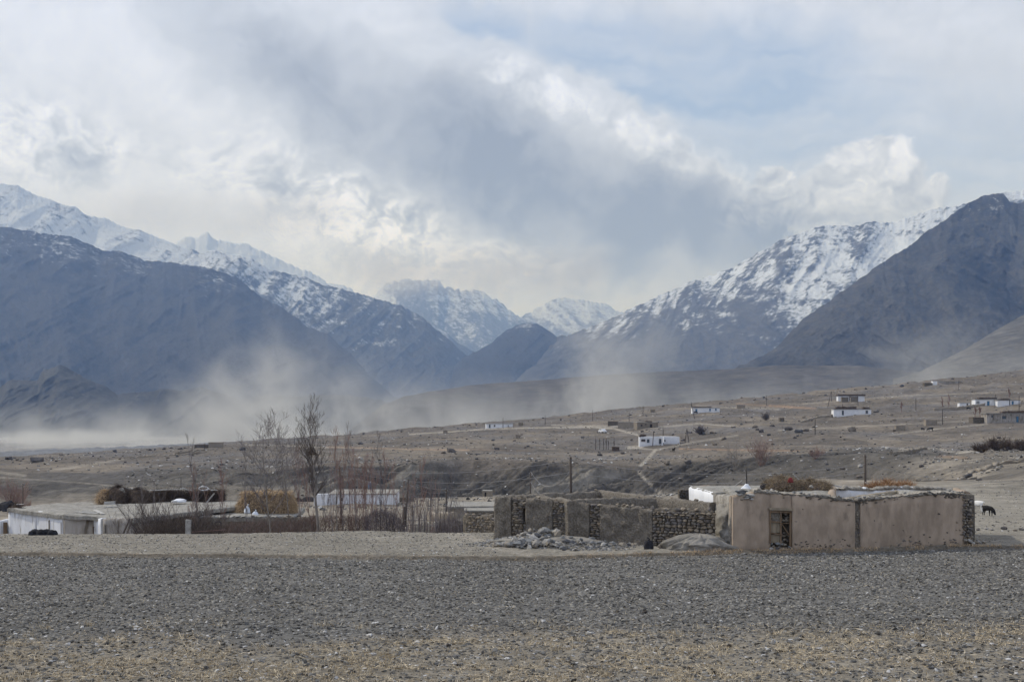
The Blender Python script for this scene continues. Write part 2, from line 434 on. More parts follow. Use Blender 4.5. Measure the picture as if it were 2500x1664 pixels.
for pts, wd, k in [([(2085, 1097), (2200, 1100), (2290, 1098)], 7, 0.8), ([(2180, 1120), (2260, 1108), (2330, 1108)], 9, 0.7),  # first line: shadow band at the gully head, painted as soil colour
                   ([(1200, 1098), (1330, 1098)], 4, 0.6), ([(1960, 1000), (2060, 995)], 5, 0.5), ([(1150, 1099), (1250, 1102), (1360, 1100)], 5, 0.7), ([(900, 1104), (1000, 1108)], 5, 0.5), ([(1880, 1124), (1990, 1108), (2090, 1098)], 9, 0.7), ([(560, 1122), (700, 1128), (900, 1124)], 7, 0.6), ([(0, 1178), (200, 1172), (330, 1170)], 10, 0.5), ([(2280, 1060), (2390, 1052), (2500, 1046)], 4, 0.5), ([(1990, 1030), (2060, 1032)], 4, 0.4), ([(2230, 967), (2500, 962)], 3, 0.5), ([(1350, 1055), (1500, 1060)], 4, 0.4), ([(1620, 1140), (1750, 1128), (1850, 1122)], 8, 0.6), ([(2220, 975), (2300, 978)], 5, 0.4),
                   ([(2200, 1073), (2300, 1078), (2390, 1070)], 4, 0.4)]:
    c = mixc(c, C(0.085, 0.078, 0.07), lines_mask(XX, YY, pts, wd) * k)
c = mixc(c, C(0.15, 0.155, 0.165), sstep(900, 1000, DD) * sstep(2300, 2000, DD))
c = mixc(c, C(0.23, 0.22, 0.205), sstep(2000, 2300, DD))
c = c * (0.80 + 0.40 * n3[..., None] * 1.0)
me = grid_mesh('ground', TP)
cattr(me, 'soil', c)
field = sstep(110, 78, DD)
vattr(me, 'near', field)

def princ(name, rough=0.9, spec=0.2):
    mt = bpy.data.materials.new(name)
    mt.use_nodes = True
    nt = mt.node_tree
    b = nt.nodes['Principled BSDF']
    b.inputs['Roughness'].default_value = rough
    b.inputs['Specular IOR Level'].default_value = spec
    return mt, N(nt), b
gm, g, gb = princ('soil', 0.95, 0.1)
va = g.node('ShaderNodeVertexColor', layer_name='soil')
na = g.node('ShaderNodeAttribute', attribute_name='near')
gtc = g.node('ShaderNodeTexCoord')
gp = gtc.outputs['Object']
nf = na.outputs['Fac']
f1, _ = g.noise(g.mapping(gp, scale=(0.75, 1.1, 1)), 7.0, 7.0, 0.72)
f0, _ = g.noise(g.mapping(gp, scale=(0.5, 1.3, 1)), 1.1, 4.0, 0.6)
f2, _ = g.noise(gp, 0.35, 7.0, 0.62)
f3, _ = g.noise(g.mapping(gp, scale=(1, .6, 1)), 0.05, 5.0, 0.6)
vo = g.vor(gp, 8.0)
peb = g.mapr(vo.outputs['Distance'], 0.16, 0.06)
pr = g.xyz(vo.outputs['Color'])[0]
k_near = g.mul(g.mapr(f1, 0.30, 0.70, 0.45, 1.55, False), g.mapr(f0, 0.3, 0.7, 0.85, 1.15))
f4, _ = g.noise(g.mapping(gp, scale=(1, .5, 1)), 1.1, 5.0, 0.7)
k_far = g.add(g.add(1.0, g.mul(g.sub(f2, 0.5), 1.5)), g.add(g.mul(g.sub(f3, 0.5), 1.1), g.mul(g.sub(f4, 0.5), 1.3)))
kk = g.add(g.mul(k_near, nf), g.mul(k_far, g.sub(1.0, nf)))
colr = g.mix(1.0, va.outputs[0], g.comb(kk, kk, kk), 'MULTIPLY')
pale_p = g.mul(g.mul(peb, nf), g.mapr(pr, 0.55, 0.8))
colr = g.mix(g.mul(pale_p, 0.7), colr, (0.30, 0.285, 0.265))
g.put(gb.inputs['Base Color'], colr)
bm1 = g.node('ShaderNodeBump'); bm1.inputs['Strength'].default_value = 0.9; bm1.inputs['Distance'].default_value = 0.12
g.put(bm1.inputs['Height'], g.mul(g.add(f1, g.mul(peb, 0.15)), nf))
bm2 = g.node('ShaderNodeBump'); bm2.inputs['Strength'].default_value = 0.7; bm2.inputs['Distance'].default_value = 1.6
g.put(bm2.inputs['Height'], g.mul(f2, g.sub(1.0, nf)))
g.nt.links.new(bm1.outputs[0], bm2.inputs['Normal'])
g.nt.links.new(bm2.outputs[0], gb.inputs['Normal'])
go = tag(link('ground', me, mat=gm), kind='structure')

# ------------------------------------------------------------------ mountains
def rock_mat(name, rock=(0.10, 0.10, 0.105), rock2=(0.16, 0.15, 0.14), sc=1.0, warm=0.0, ang=35, fs=1.0):
    mt, k, b = princ(name, 0.95, 0.05)
    tcn = k.node('ShaderNodeTexCoord').outputs['Object']
    at_ = k.node('ShaderNodeAttribute', attribute_name='snow').outputs['Fac']
    gu = k.node('ShaderNodeAttribute', attribute_name='gully').outputs['Fac']
    a1, _ = k.noise(k.rs(tcn, rot=(0, math.radians(ang), 0), scale=(1, 0.5, 0.4)), 0.011 * sc, 8.0, 0.65)
    a2, _ = k.noise(k.mapping(tcn, rot=(0, math.radians(35), 0), scale=(1, 0.6, 3.5)), 0.006 * sc, 7.0, 0.62, 0.3)
    cc = k.mix(k.mapr(k.add(k.mul(a1, 0.6), k.mul(gu, 0.4)), 0.32, 0.68), rock, rock2)
    if warm: cc = k.mix(k.mul(k.mapr(a2, 0.55, 0.7), warm), cc, (0.12, 0.10, 0.075))
    a3, _ = k.noise(k.rs(tcn, rot=(0, math.radians(ang), 0), scale=(1, 0.6, 0.28)), 0.026 * fs, 6.0, 0.72, 0.25)
    a4, _ = k.noise(k.rs(tcn, rot=(0, math.radians(ang * -0.6), 0), scale=(0.8, 0.4, 0.7)), 0.022 * fs, 6.0, 0.7, 0.2)
    a5, _ = k.noise(k.rs(tcn, rot=(0, math.radians(ang), 0), scale=(1, .7, .5)), 0.05 * fs, 6.0, 0.78, 0.3)
    v5 = k.mapr(a5, 0.32, 0.68, 0.55, 1.5, False)
    cc = k.mix(1.0, cc, k.comb(v5, v5, v5), 'MULTIPLY')
    tx = k.add(k.add(k.mul(k.sub(a3, 0.5), 1.7), k.mul(k.sub(a4, 0.5), 0.7)), k.add(k.mul(k.sub(a1, 0.5), 0.6), k.mul(k.sub(a5, 0.5), 0.9)))
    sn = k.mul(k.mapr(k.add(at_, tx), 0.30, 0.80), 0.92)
    cc = k.mix(sn, cc, (0.56, 0.60, 0.67))  # snow toned down in colour, standing in for cloud shade on the peaks
    k.put(b.inputs['Base Color'], cc)
    bp = k.node('ShaderNodeBump'); bp.inputs['Strength'].default_value = 0.8; bp.inputs['Distance'].default_value = 32.0 / sc
    k.put(bp.inputs['Height'], k.add(k.add(a1, k.mul(a2, 0.5)), k.mul(a3, 0.7)))
    k.nt.links.new(bp.outputs[0], b.inputs['Normal'])
    return mt
def mountain(name, sky_pts, dc, db, base, mat, X0, X1, nc=420, nr=110, jag=6, rib=(260, 0.5), seed=1, snow=None, depth=1.0, pw=1.0, skew=0.5, amp=420.0):
    """a range seen from the valley. sky_pts: crest in photo pixels, dc/db: distance of crest and foot,
    base: [(X, Y)] rows of the foot, snow: function(X, Y, gully) -> 0..1 cover"""
    X = np.linspace(X0, X1, nc)
    sx = [p[0] for p in sky_pts]; sy = [p[1] for p in sky_pts]
    Yc = np.interp(X, sx, sy)
    Yc0 = Yc
    Yc = Yc + (fbm(X / 26.0, X * 0 + seed, 5, seed, 0.6) - 0.5) * jag * 1.6 - (fbm(X / 9.0, X * 0 + seed, 4, seed + 5, 0.6, True) - 0.6) * jag * 0.8
    dcx = np.interp(X, *zip(*dc)) if isinstance(dc, list) else np.full_like(X, dc)
    dbx = np.interp(X, *zip(*db)) if isinstance(db, list) else np.full_like(X, db)
    Yb = np.interp(X, [p[0] for p in base], [p[1] for p in base])
    v = np.linspace(0, 1, nr)[:, None]
    Y = Yb[None] + (Yc0 - Yb)[None] * v + (Yc - Yc0)[None] * v ** 14
    D = dbx[None] + (dcx - dbx)[None] * v ** pw
    Xg = np.broadcast_to(X[None], Y.shape)
    x = (Xg - 1250) / F * D
    h = (HOR - Y) / F * D
    s = x + skew * h
    wgt = sstep(0.0, 0.12, v) * (0.25 + 0.75 * sstep(1.0, 0.88, v))
    wrp = (fbm(s / rib[0] * 0.35, h / rib[0] * 0.35, 3, seed + 90) - 0.5) * rib[0] * 1.6
    r1 = fbm((s + wrp) / rib[0], h / rib[0] * rib[1], 6, seed + 40, 0.52, True)
    r2 = fbm((x - skew * 0.6 * h) / rib[0] * 2.1, h / rib[0] * 1.2, 5, seed + 60, 0.55, True)
    G = r1 * 0.7 + r2 * 0.3
    Gn = 0.5 + (G - G.mean()) / G.std() * 0.15
    hs = x * 0.0 + h
    fine = fbm((x + skew * h + wrp * .5) / (rib[0] * .16), h / (rib[0] * .55), 4, seed + 70, 0.6, True) * .6 + fbm(x / (rib[0] * .5), h / (rib[0] * .09), 4, seed + 75, .6) * .4
    fine = (fine - fine.mean()) / fine.std() * 0.15
    Gs = Gn + fine * 0.9
    Dd = D - amp * (G - 0.5) * wgt
    P3 = np.stack([(Xg - 1250) / F * Dd, Dd, EYE + (HOR - Y) / F * Dd], -1)
    # a back slope so that the range has a body
    dback = (dcx + 1800 * depth)[None]
    zb = np.full_like(dback, -80.0)
    back = np.stack([(X[None] - 1250) / F * dback, dback, zb], -1)
    P3 = np.concatenate([P3, back], 0)
    me = grid_mesh(name, P3)
    sn = snow(Xg, Y, Gs, v) if snow else np.zeros_like(Y)
    vattr(me, 'snow', np.concatenate([sn, sn[-1:]], 0))
    vattr(me, 'gully', np.concatenate([G, G[-1:]], 0))
    o = link(name, me, mat=mat)
    tag(o, kind='structure')
    return o
def snow_from(line, soft, gk=1.0, dens=0.75, off=0.0):
    """cover rising from 0 to dens above the row line(X), more in the gullies"""
    lx = [p[0] for p in line]; ly = [p[1] for p in line]
    def f(X, Y, G, v):
        L = np.interp(X, lx, ly)
        t = np.clip((L - Y) / soft, -1, 1)
        return np.clip(0.42 + off + 0.42 * t * dens + np.minimum(0.5 - G, 0.3) * gk * 0.8 - 0.3 * np.clip(-t, 0, 1), -0.6, 1)
    return f
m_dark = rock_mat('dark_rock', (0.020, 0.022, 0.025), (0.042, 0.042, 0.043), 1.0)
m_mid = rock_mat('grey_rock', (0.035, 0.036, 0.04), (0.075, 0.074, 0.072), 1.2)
m_right = rock_mat('brown_rock', (0.008, 0.010, 0.014), (0.066, 0.065, 0.062), 2.6, warm=0.35, ang=-30, fs=1.8)  # rock colour lowered to carry the cloud shadow over the right mountain
m_dark1 = rock_mat('blue_rock', (0.006, 0.008, 0.011), (0.055, 0.054, 0.054), 1.3, ang=42, fs=1.6)  # very dark colour includes the cloud shadow on the left range
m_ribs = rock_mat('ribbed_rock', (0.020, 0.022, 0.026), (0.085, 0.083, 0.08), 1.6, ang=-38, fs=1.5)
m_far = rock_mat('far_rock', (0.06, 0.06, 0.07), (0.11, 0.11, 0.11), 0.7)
L1 = [(-300, 540), (0, 552), (50, 560), (100, 572), (170, 575), (250, 610), (300, 613), (350, 635), (430, 642), (480, 648), (545, 665), (575, 675), (640, 725), (690, 750), (750, 795), (800, 815), (850, 858), (900, 912), (950, 958), (985, 980), (1010, 1000)]
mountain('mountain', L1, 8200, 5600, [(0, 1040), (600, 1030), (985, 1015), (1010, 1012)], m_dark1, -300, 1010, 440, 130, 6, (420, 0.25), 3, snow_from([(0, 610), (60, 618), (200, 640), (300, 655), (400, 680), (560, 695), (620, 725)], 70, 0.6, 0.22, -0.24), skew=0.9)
L2 = [(-300, 400), (0, 448), (42, 453), (80, 474), (133, 493), (186, 506), (212, 525), (255, 533), (297, 551), (340, 562), (371, 575), (424, 594), (477, 612), (530, 644), (557, 665), (640, 720)]
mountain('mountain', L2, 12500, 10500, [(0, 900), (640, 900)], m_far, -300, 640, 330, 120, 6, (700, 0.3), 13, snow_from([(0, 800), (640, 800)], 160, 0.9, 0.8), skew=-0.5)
L3 = [(440, 640), (475, 622), (496, 615), (530, 610), (562, 620), (615, 631), (663, 660), (705, 670), (743, 673), (796, 697), (828, 702), (891, 721), (981, 745), (1034, 779), (1088, 819), (1141, 872), (1183, 925), (1200, 960), (1215, 990)]
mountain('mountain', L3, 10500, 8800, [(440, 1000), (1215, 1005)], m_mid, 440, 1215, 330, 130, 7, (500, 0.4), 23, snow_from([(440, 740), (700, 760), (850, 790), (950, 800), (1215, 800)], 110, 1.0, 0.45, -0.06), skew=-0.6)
L4 = [(380, 640), (435, 591), (456, 578), (477, 586), (504, 570), (536, 588), (583, 594), (610, 596), (642, 612), (690, 639), (732, 655), (764, 670), (796, 686), (838, 694), (875, 718), (930, 760)]
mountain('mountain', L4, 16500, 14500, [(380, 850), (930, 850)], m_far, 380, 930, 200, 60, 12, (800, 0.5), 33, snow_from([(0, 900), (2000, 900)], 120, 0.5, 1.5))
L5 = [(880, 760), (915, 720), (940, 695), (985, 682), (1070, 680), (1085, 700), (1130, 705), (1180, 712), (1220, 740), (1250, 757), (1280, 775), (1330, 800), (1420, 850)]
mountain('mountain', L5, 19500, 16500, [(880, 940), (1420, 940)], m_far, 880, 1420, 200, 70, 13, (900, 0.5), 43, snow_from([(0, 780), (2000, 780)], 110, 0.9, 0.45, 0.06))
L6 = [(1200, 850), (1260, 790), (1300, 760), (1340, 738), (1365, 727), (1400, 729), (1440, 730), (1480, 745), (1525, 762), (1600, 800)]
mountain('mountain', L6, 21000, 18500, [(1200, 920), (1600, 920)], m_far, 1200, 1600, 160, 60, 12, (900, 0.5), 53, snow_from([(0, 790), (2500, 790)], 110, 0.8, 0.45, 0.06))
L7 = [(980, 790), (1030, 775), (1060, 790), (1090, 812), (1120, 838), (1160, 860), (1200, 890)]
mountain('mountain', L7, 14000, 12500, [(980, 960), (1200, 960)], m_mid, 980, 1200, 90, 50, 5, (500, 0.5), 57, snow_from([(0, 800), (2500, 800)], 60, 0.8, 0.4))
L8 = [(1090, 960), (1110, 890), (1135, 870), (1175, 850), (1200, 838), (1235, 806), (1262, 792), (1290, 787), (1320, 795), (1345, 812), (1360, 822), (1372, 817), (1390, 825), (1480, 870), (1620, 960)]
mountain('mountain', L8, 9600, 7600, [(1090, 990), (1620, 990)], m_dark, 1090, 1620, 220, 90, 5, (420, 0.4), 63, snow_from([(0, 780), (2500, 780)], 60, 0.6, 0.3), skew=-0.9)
L9 = [(1250, 905), (1330, 850), (1383, 821), (1450, 793), (1526, 761), (1600, 727), (1674, 692), (1780, 655), (1876, 602), (1935, 575), (1993, 554), (2046, 549), (2085, 553), (2120, 541), (2152, 543), (2185, 540), (2221, 530), (2258, 514), (2311, 503), (2364, 495), (2450, 470), (2600, 450), (2800, 470)]
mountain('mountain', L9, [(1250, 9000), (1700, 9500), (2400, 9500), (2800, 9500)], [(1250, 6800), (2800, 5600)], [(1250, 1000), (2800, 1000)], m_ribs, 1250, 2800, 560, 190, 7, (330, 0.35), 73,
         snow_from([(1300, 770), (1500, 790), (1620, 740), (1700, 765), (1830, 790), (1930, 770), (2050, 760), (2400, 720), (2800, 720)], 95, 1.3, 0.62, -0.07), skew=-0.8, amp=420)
L10 = [(1760, 925), (1795, 900), (1830, 882), (1860, 868), (1890, 850), (1905, 838), (1925, 815), (1955, 785), (2000, 752), (2050, 715), (2100, 680), (2150, 645), (2200, 612), (2250, 576), (2300, 540), (2340, 512), (2380, 490), (2405, 478), (2425, 473), (2450, 475), (2465, 490), (2485, 497), (2500, 490), (2600, 440), (2800, 420), (3000, 440)]
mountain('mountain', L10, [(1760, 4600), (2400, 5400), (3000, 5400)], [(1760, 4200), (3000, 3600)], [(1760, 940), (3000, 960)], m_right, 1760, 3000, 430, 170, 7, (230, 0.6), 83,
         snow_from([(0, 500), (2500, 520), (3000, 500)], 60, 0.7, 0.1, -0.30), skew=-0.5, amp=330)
L11 = [(2180, 925), (2250, 905), (2300, 880), (2360, 850), (2420, 812), (2500, 768), (2620, 700), (2800, 640), (3100, 600)]
scree = rock_mat('scree', (0.06, 0.06, 0.058), (0.125, 0.118, 0.107), 5.0, ang=-45)
mountain('mountain', L11, [(2180, 2500), (2500, 3000), (3100, 3000)], 2000, [(2180, 960), (3100, 960)], scree, 2180, 3100, 160, 80, 2, (130, 0.15), 93, None, skew=-1.2, amp=50)
# low hills
hillm = rock_mat('hill_soil', (0.035, 0.035, 0.035), (0.09, 0.083, 0.075), 3.0, ang=75)
H1p = [(780, 1085), (840, 1060), (880, 1030), (930, 990), (985, 968), (1050, 955), (1150, 940), (1250, 932), (1350, 925), (1500, 913), (1600, 908), (1750, 902), (1850, 895), (1900, 891), (2000, 892), (2100, 893), (2200, 905), (2260, 908), (2400, 925), (2600, 930)]
mountain('hill', H1p, [(780, 2900), (1200, 3600), (2600, 3200)], [(780, 2700), (1200, 2350), (2600, 2100)], [(780, 1090), (2600, 1105)], hillm, 780, 2600, 400, 90, 2, (240, 0.9), 103, None, skew=-0.6, amp=90, depth=0.4)
H2p = [(-300, 940), (0, 947), (21, 930), (48, 927), (93, 927), (98, 914), (106, 902), (127, 897), (145, 890), (159, 895), (196, 916), (212, 924), (252, 941), (286, 961), (318, 960), (371, 956), (398, 948), (440, 953), (491, 945), (530, 956), (583, 975), (650, 962), (720, 968), (800, 962), (860, 965), (930, 975), (990, 1000), (1030, 1030)]
dk = rock_mat('hill_rock', (0.028, 0.030, 0.031), (0.075, 0.075, 0.072), 5.0, ang=50, fs=3)
mountain('hill', H2p, [(-300, 4000), (1030, 4500)], [(-300, 3600), (1030, 3700)], [(-300, 1068), (500, 1067), (1030, 1066)], dk, -300, 1030, 400, 80, 4, (170, 0.8), 113, None, skew=-0.5, amp=160, depth=0.3)

# ------------------------------------------------------------------ air
def box_obj(name, x0, x1, y0, y1, z0, z1):
    me = bpy.data.meshes.new(name)
    v = [(x, y, z) for z in (z0, z1) for y in (y0, y1) for x in (x0, x1)]
    f = [(0, 2, 3, 1), (4, 5, 7, 6), (0, 1, 5, 4), (2, 6, 7, 3), (0, 4, 6, 2), (1, 3, 7, 5)]
    me.from_pydata(v, [], f)
    return link(name, me)
hz = box_obj('haze', -30000, 30000, -3000, 31000, -90, 2250)
tag(hz, kind='stuff')
hm = bpy.data.materials.new('air')
hm.use_nodes = True
hn = N(hm.node_tree); hm.node_tree.nodes.clear()
ho = hn.node('ShaderNodeOutputMaterial')
pv = hn.node('ShaderNodeVolumePrincipled')
pv.inputs['Color'].default_value = (0.30, 0.50, 1.0, 1)
pv.inputs['Absorption Color'].default_value = (1, 1, 1, 1)
pv.inputs['Density'].default_value = 6.6e-5
pv.inputs['Anisotropy'].default_value = 0.1
hm.node_tree.links.new(pv.outputs[0], ho.inputs['Volume'])
hz.data.materials.append(hm)

# wind-blown dust off the river bed
def dust(name, box, plumes, dens, color=(0.95, 0.97, 1.0), floor_z=-60.0, low=35.0, lowk=1.0, veil=0.0, seed=0.0, nscale=0.006, step=1.0):
    o = box_obj(name, *box)
    mt = bpy.data.materials.new('dust')
    mt.use_nodes = True
    k = N(mt.node_tree); mt.node_tree.nodes.clear()
    mo = k.node('ShaderNodeOutputMaterial')
    vs = k.node('ShaderNodeVolumePrincipled')
    vs.inputs['Color'].default_value = color + (1,)
    vs.inputs['Anisotropy'].default_value = 0.3
    k.nt.links.new(vs.outputs[0], mo.inputs['Volume'])
    geo = k.node('ShaderNodeNewGeometry')
    p = k.vm('ADD', geo.outputs['Position'], (seed * 317.0, 0.0, 0.0))
    nv, nc_ = k.noise(k.rs(p, rot=(0, math.radians(20), 0), scale=(1.0, 0.6, 0.95)), nscale, 5.0, 0.62, 0.7)
    x, y, z = k.xyz(geo.outputs['Position'])
    h = k.sub(z, floor_z)
    hv = k.add(h, k.mul(k.sub(nv, 0.5), -low * 1.5))
    tot = k.add(k.mul(k.mapr(hv, low, 0.0), lowk), k.mul(k.mapr(hv, low * 3.2, 0.0), veil))
    wp = k.mul(k.sub(k.xyz(nc_)[0], 0.5), 220.0)
    for (cx, wx, top, a, lean) in plumes:
        r = k.m('DIVIDE', k.m('ABSOLUTE', k.sub(k.add(x, wp), k.add(cx, k.mul(h, lean)))), k.add(wx, k.mul(h, 0.35)))
        tot = k.add(tot, k.mul(k.mul(k.mapr(r, 1.0, 0.0), k.mapr(h, top, 0.0)), a))
    x0, x1, y0, y1, z0, z1 = box
    edge = k.mul(k.mapr(x, x0, x0 + (x1 - x0) * 0.15), k.mapr(x, x1, x1 - (x1 - x0) * 0.15))
    edge = k.mul(edge, k.mul(k.mapr(y, y0, y0 + (y1 - y0) * 0.2), k.mapr(y, y1, y1 - (y1 - y0) * 0.2)))
    dn = k.mul(k.mul(k.mapr(nv, 0.42, 0.70), tot), k.mul(edge, dens))
    k.put(vs.inputs['Density'], dn)
    o.data.materials.append(mt)
    tag(o, kind='stuff')
    return o

def crest_cloud(box, dens, z0, z1, nscale):
    o = box_obj('cloud', *box)
    mt = bpy.data.materials.new('cloud_vapour'); mt.use_nodes = True
    k = N(mt.node_tree); mt.node_tree.nodes.clear()
    mo = k.node('ShaderNodeOutputMaterial'); vs = k.node('ShaderNodeVolumePrincipled')
    vs.inputs['Color'].default_value = (0.97, 0.98, 1, 1); vs.inputs['Anisotropy'].default_value = 0.2
    k.nt.links.new(vs.outputs[0], mo.inputs['Volume'])
    pos = k.node('ShaderNodeNewGeometry').outputs['Position']
    nv, _ = k.noise(k.mapping(pos, scale=(1, .5, 1.2)), nscale, 4.0, .6, .4)
    x, y, z = k.xyz(pos)
    x0, x1, y0, y1, a, b = box
    e = k.mul(k.mapr(x, x0, x0 + 700), k.mapr(x, x1, x1 - 500))
    e = k.mul(e, k.mul(k.mapr(y, y0, y0 + 500), k.mapr(y, y1, y1 - 300)))
    zz = k.add(z, k.mul(k.sub(nv, .5), 500.0))
    e = k.mul(e, k.mul(k.mapr(zz, z0, z1), k.mapr(z, b, b - 120)))
    k.put(vs.inputs['Density'], k.mul(k.mul(e, k.mapr(nv, .3, .65, .25, 1.0)), dens))
    o.data.materials.append(mt)
    return tag(o, kind='stuff')
dust('dust_cloud', (-1750, 300, 2350, 3560, -62, 300), [(-540, 60, 290, 1.7, 0.3), (-400, 45, 230, 1.3, 0.35), (-800, 90, 110, 0.5, 0.4), (-120, 50, 130, 1.0, 0.2), (-470, 110, 140, 1.0, 0.2), (-240, 50, 170, 0.8, 0.3), (-650, 50, 180, 0.7, 0.3)], 0.0044, lowk=1.9, low=34, veil=0.40, seed=1.0, nscale=0.0085)
dust('dust_cloud', (-420, 640, 1500, 2300, -62, 210), [(140, 45, 230, 1.7, 0.1), (60, 35, 110, 1.2, 0.3), (330, 50, 120, 0.8, 0.2), (-60, 25, 90, 1.3, 0.2), (240, 40, 130, 0.9, 0.1), (-160, 40, 70, 1.2, 0.2)], 0.0066, lowk=1.5, low=42, veil=0.45, seed=2.3, nscale=0.013)
dust('dust_cloud', (350, 950, 1150, 1800, -20, 120), [(400, 45, 90, 1.6, 0.4), (340, 30, 60, 1.2, 0.3), (480, 35, 60, 1.1, 0.3)], 0.0060, lowk=0.0, floor_z=20, seed=4.1, nscale=0.018)
crest_cloud((-2200, 1300, 14800, 18300, 1100, 1900), 0.0005, 1380, 1650, 0.0016)
crest_cloud((-4600, -1500, 13200, 14700, 1500, 2240), 0.0006, 1700, 1950, 0.002)

# ================================================================== materials for things
def surf(name, c1, c2, scale=1.0, rough=0.9, bump=0.3, bdist=0.03, stretch=(1, 1, 1), c3=None, t3=(0.58, 0.7), s3=0.4, rnd=0.0, detail=6.0):
    mt, k, b = princ(name, rough, 0.15)
    tcn = k.node('ShaderNodeTexCoord').outputs['Object']
    oi = k.node('ShaderNodeObjectInfo').outputs['Random']
    p = k.vm('ADD', k.mapping(tcn, scale=stretch), k.comb(k.mul(oi, 37.0), k.mul(oi, 11.0), 0.0))
    a, _ = k.noise(p, scale, detail, 0.62)
    a2, _ = k.noise(p, scale * 0.23, 3.0, 0.5)
    cc = k.mix(k.mapr(k.add(k.mul(a, 0.65), k.mul(a2, 0.35)), 0.36, 0.64), c1, c2)
    if c3:
        s, _ = k.noise(p, scale * s3, 5.0, 0.6)
        cc = k.mix(k.mapr(s, t3[0], t3[1]), cc, c3)
    if rnd:
        v = k.add(1.0 - rnd * 0.5, k.mul(oi, rnd))
        cc = k.mix(1.0, cc, k.comb(v, v, v), 'MULTIPLY')
    k.put(b.inputs['Base Color'], cc)
    bp = k.node('ShaderNodeBump'); bp.inputs['Strength'].default_value = bump; bp.inputs['Distance'].default_value = bdist
    k.put(bp.inputs['Height'], a)
    k.nt.links.new(bp.outputs[0], b.inputs['Normal'])
    return mt
M = {}
M['mud'] = surf('mud_plaster', (0.265, 0.210, 0.160), (0.405, 0.323, 0.249), 2.2, bump=0.9, bdist=0.04, stretch=(1, 1, 0.45), c3=(0.165, 0.135, 0.108), t3=(0.56, 0.8), s3=0.9, detail=9.0)
M['mudrim'] = surf('mud_rim', (0.15, 0.135, 0.115), (0.36, 0.335, 0.295), 9.0, bump=1.0, bdist=0.06, detail=8.0)
M['mudroof'] = surf('mud_roof', (0.18, 0.17, 0.152), (0.32, 0.305, 0.275), 5.0, bump=0.9, bdist=0.05, c3=(0.15, 0.14, 0.125), detail=8.0)
M['daub'] = surf('rough_daub', (0.115, 0.10, 0.083), (0.235, 0.208, 0.173), 12.0, bump=1.0, bdist=0.09, detail=8.0)
M['core'] = surf('wall_core', (0.075, 0.065, 0.054), (0.16, 0.137, 0.11), 9.0, bump=1.0, bdist=0.05)
M['white'] = surf('whitewash', (0.60, 0.61, 0.64), (0.70, 0.71, 0.73), 1.6, bump=0.3, bdist=0.03, stretch=(1, 1, 0.35), c3=(0.34, 0.32, 0.295), t3=(0.54, 0.74), s3=1.2)
M['whitefar'] = surf('whitewash_far', (0.62, 0.63, 0.66), (0.74, 0.745, 0.76), 0.8, c3=(0.5, 0.48, 0.46), t3=(0.64, 0.85))
M['tanwall'] = surf('tan_daub_wall', (0.22, 0.195, 0.165), (0.38, 0.355, 0.33), 1.8, stretch=(1, 1, 0.35), c3=(0.14, 0.118, 0.095), t3=(0.52, 0.66), s3=0.8, detail=8.0)
M['adobe'] = surf('adobe', (0.20, 0.17, 0.135), (0.27, 0.235, 0.19), 2.0, bump=0.6, bdist=0.08, rnd=0.3)
M['stone'] = None
M['wood'] = surf('old_wood', (0.13, 0.09, 0.058), (0.22, 0.155, 0.10), 5.0, stretch=(1, 1, 0.15), bump=0.5, bdist=0.01)
M['pole'] = surf('pole_wood', (0.055, 0.045, 0.04), (0.10, 0.082, 0.068), 5.0, stretch=(1, 1, 0.1), rnd=0.4)
M['plank'] = surf('grey_plank', (0.30, 0.29, 0.27), (0.45, 0.44, 0.42), 4.0, stretch=(0.2, 1, 1))
M['board'] = surf('tan_board', (0.22, 0.185, 0.135), (0.32, 0.27, 0.20), 4.0, stretch=(1, 1, 0.2))
M['dark'] = surf('dark_opening', (0.02, 0.018, 0.016), (0.035, 0.03, 0.026), 3.0)
M['glassy'] = surf('window_glass', (0.05, 0.065, 0.08), (0.09, 0.11, 0.13), 3.0, rough=0.25)
M['bluep'] = surf('blue_paint', (0.05, 0.13, 0.22), (0.08, 0.20, 0.32), 3.0)
M['bark'] = surf('pale_bark', (0.17, 0.15, 0.13), (0.28, 0.25, 0.22), 3.0)
M['barkd'] = surf('dark_bark', (0.075, 0.063, 0.060), (0.13, 0.108, 0.10), 3.0)
M['barkr'] = surf('red_twig', (0.17, 0.105, 0.09), (0.27, 0.18, 0.155), 3.0)
M['barkg'] = surf('grey_twig', (0.11, 0.095, 0.095), (0.19, 0.17, 0.17), 3.0)
M['brush'] = surf('brushwood', (0.06, 0.046, 0.038), (0.125, 0.092, 0.07), 8.0, bump=0.8)
M['black'] = surf('black_cloth', (0.012, 0.012, 0.015), (0.03, 0.03, 0.035), 4.0)
M['sack'] = surf('white_sack', (0.52, 0.56, 0.62), (0.66, 0.69, 0.74), 4.0)
M['metal'] = surf('metal_pipe', (0.05, 0.045, 0.042), (0.09, 0.08, 0.075), 4.0, rough=0.6)
M['red'] = surf('red_cloth', (0.16, 0.03, 0.03), (0.22, 0.05, 0.045), 4.0)
M['wool'] = surf('white_wool', (0.62, 0.60, 0.56), (0.75, 0.73, 0.69), 6.0)
M['blackhide'] = surf('black_hide', (0.012, 0.011, 0.011), (0.03, 0.028, 0.027), 6.0)
M['wire'] = surf('wire', (0.20, 0.20, 0.21), (0.26, 0.26, 0.27), 1.0)
M['mound'] = surf('dug_earth', (0.20, 0.185, 0.16), (0.28, 0.26, 0.23), 3.0, bump=1.0, bdist=0.08, c3=(0.15, 0.135, 0.12), t3=(0.5, 0.7))
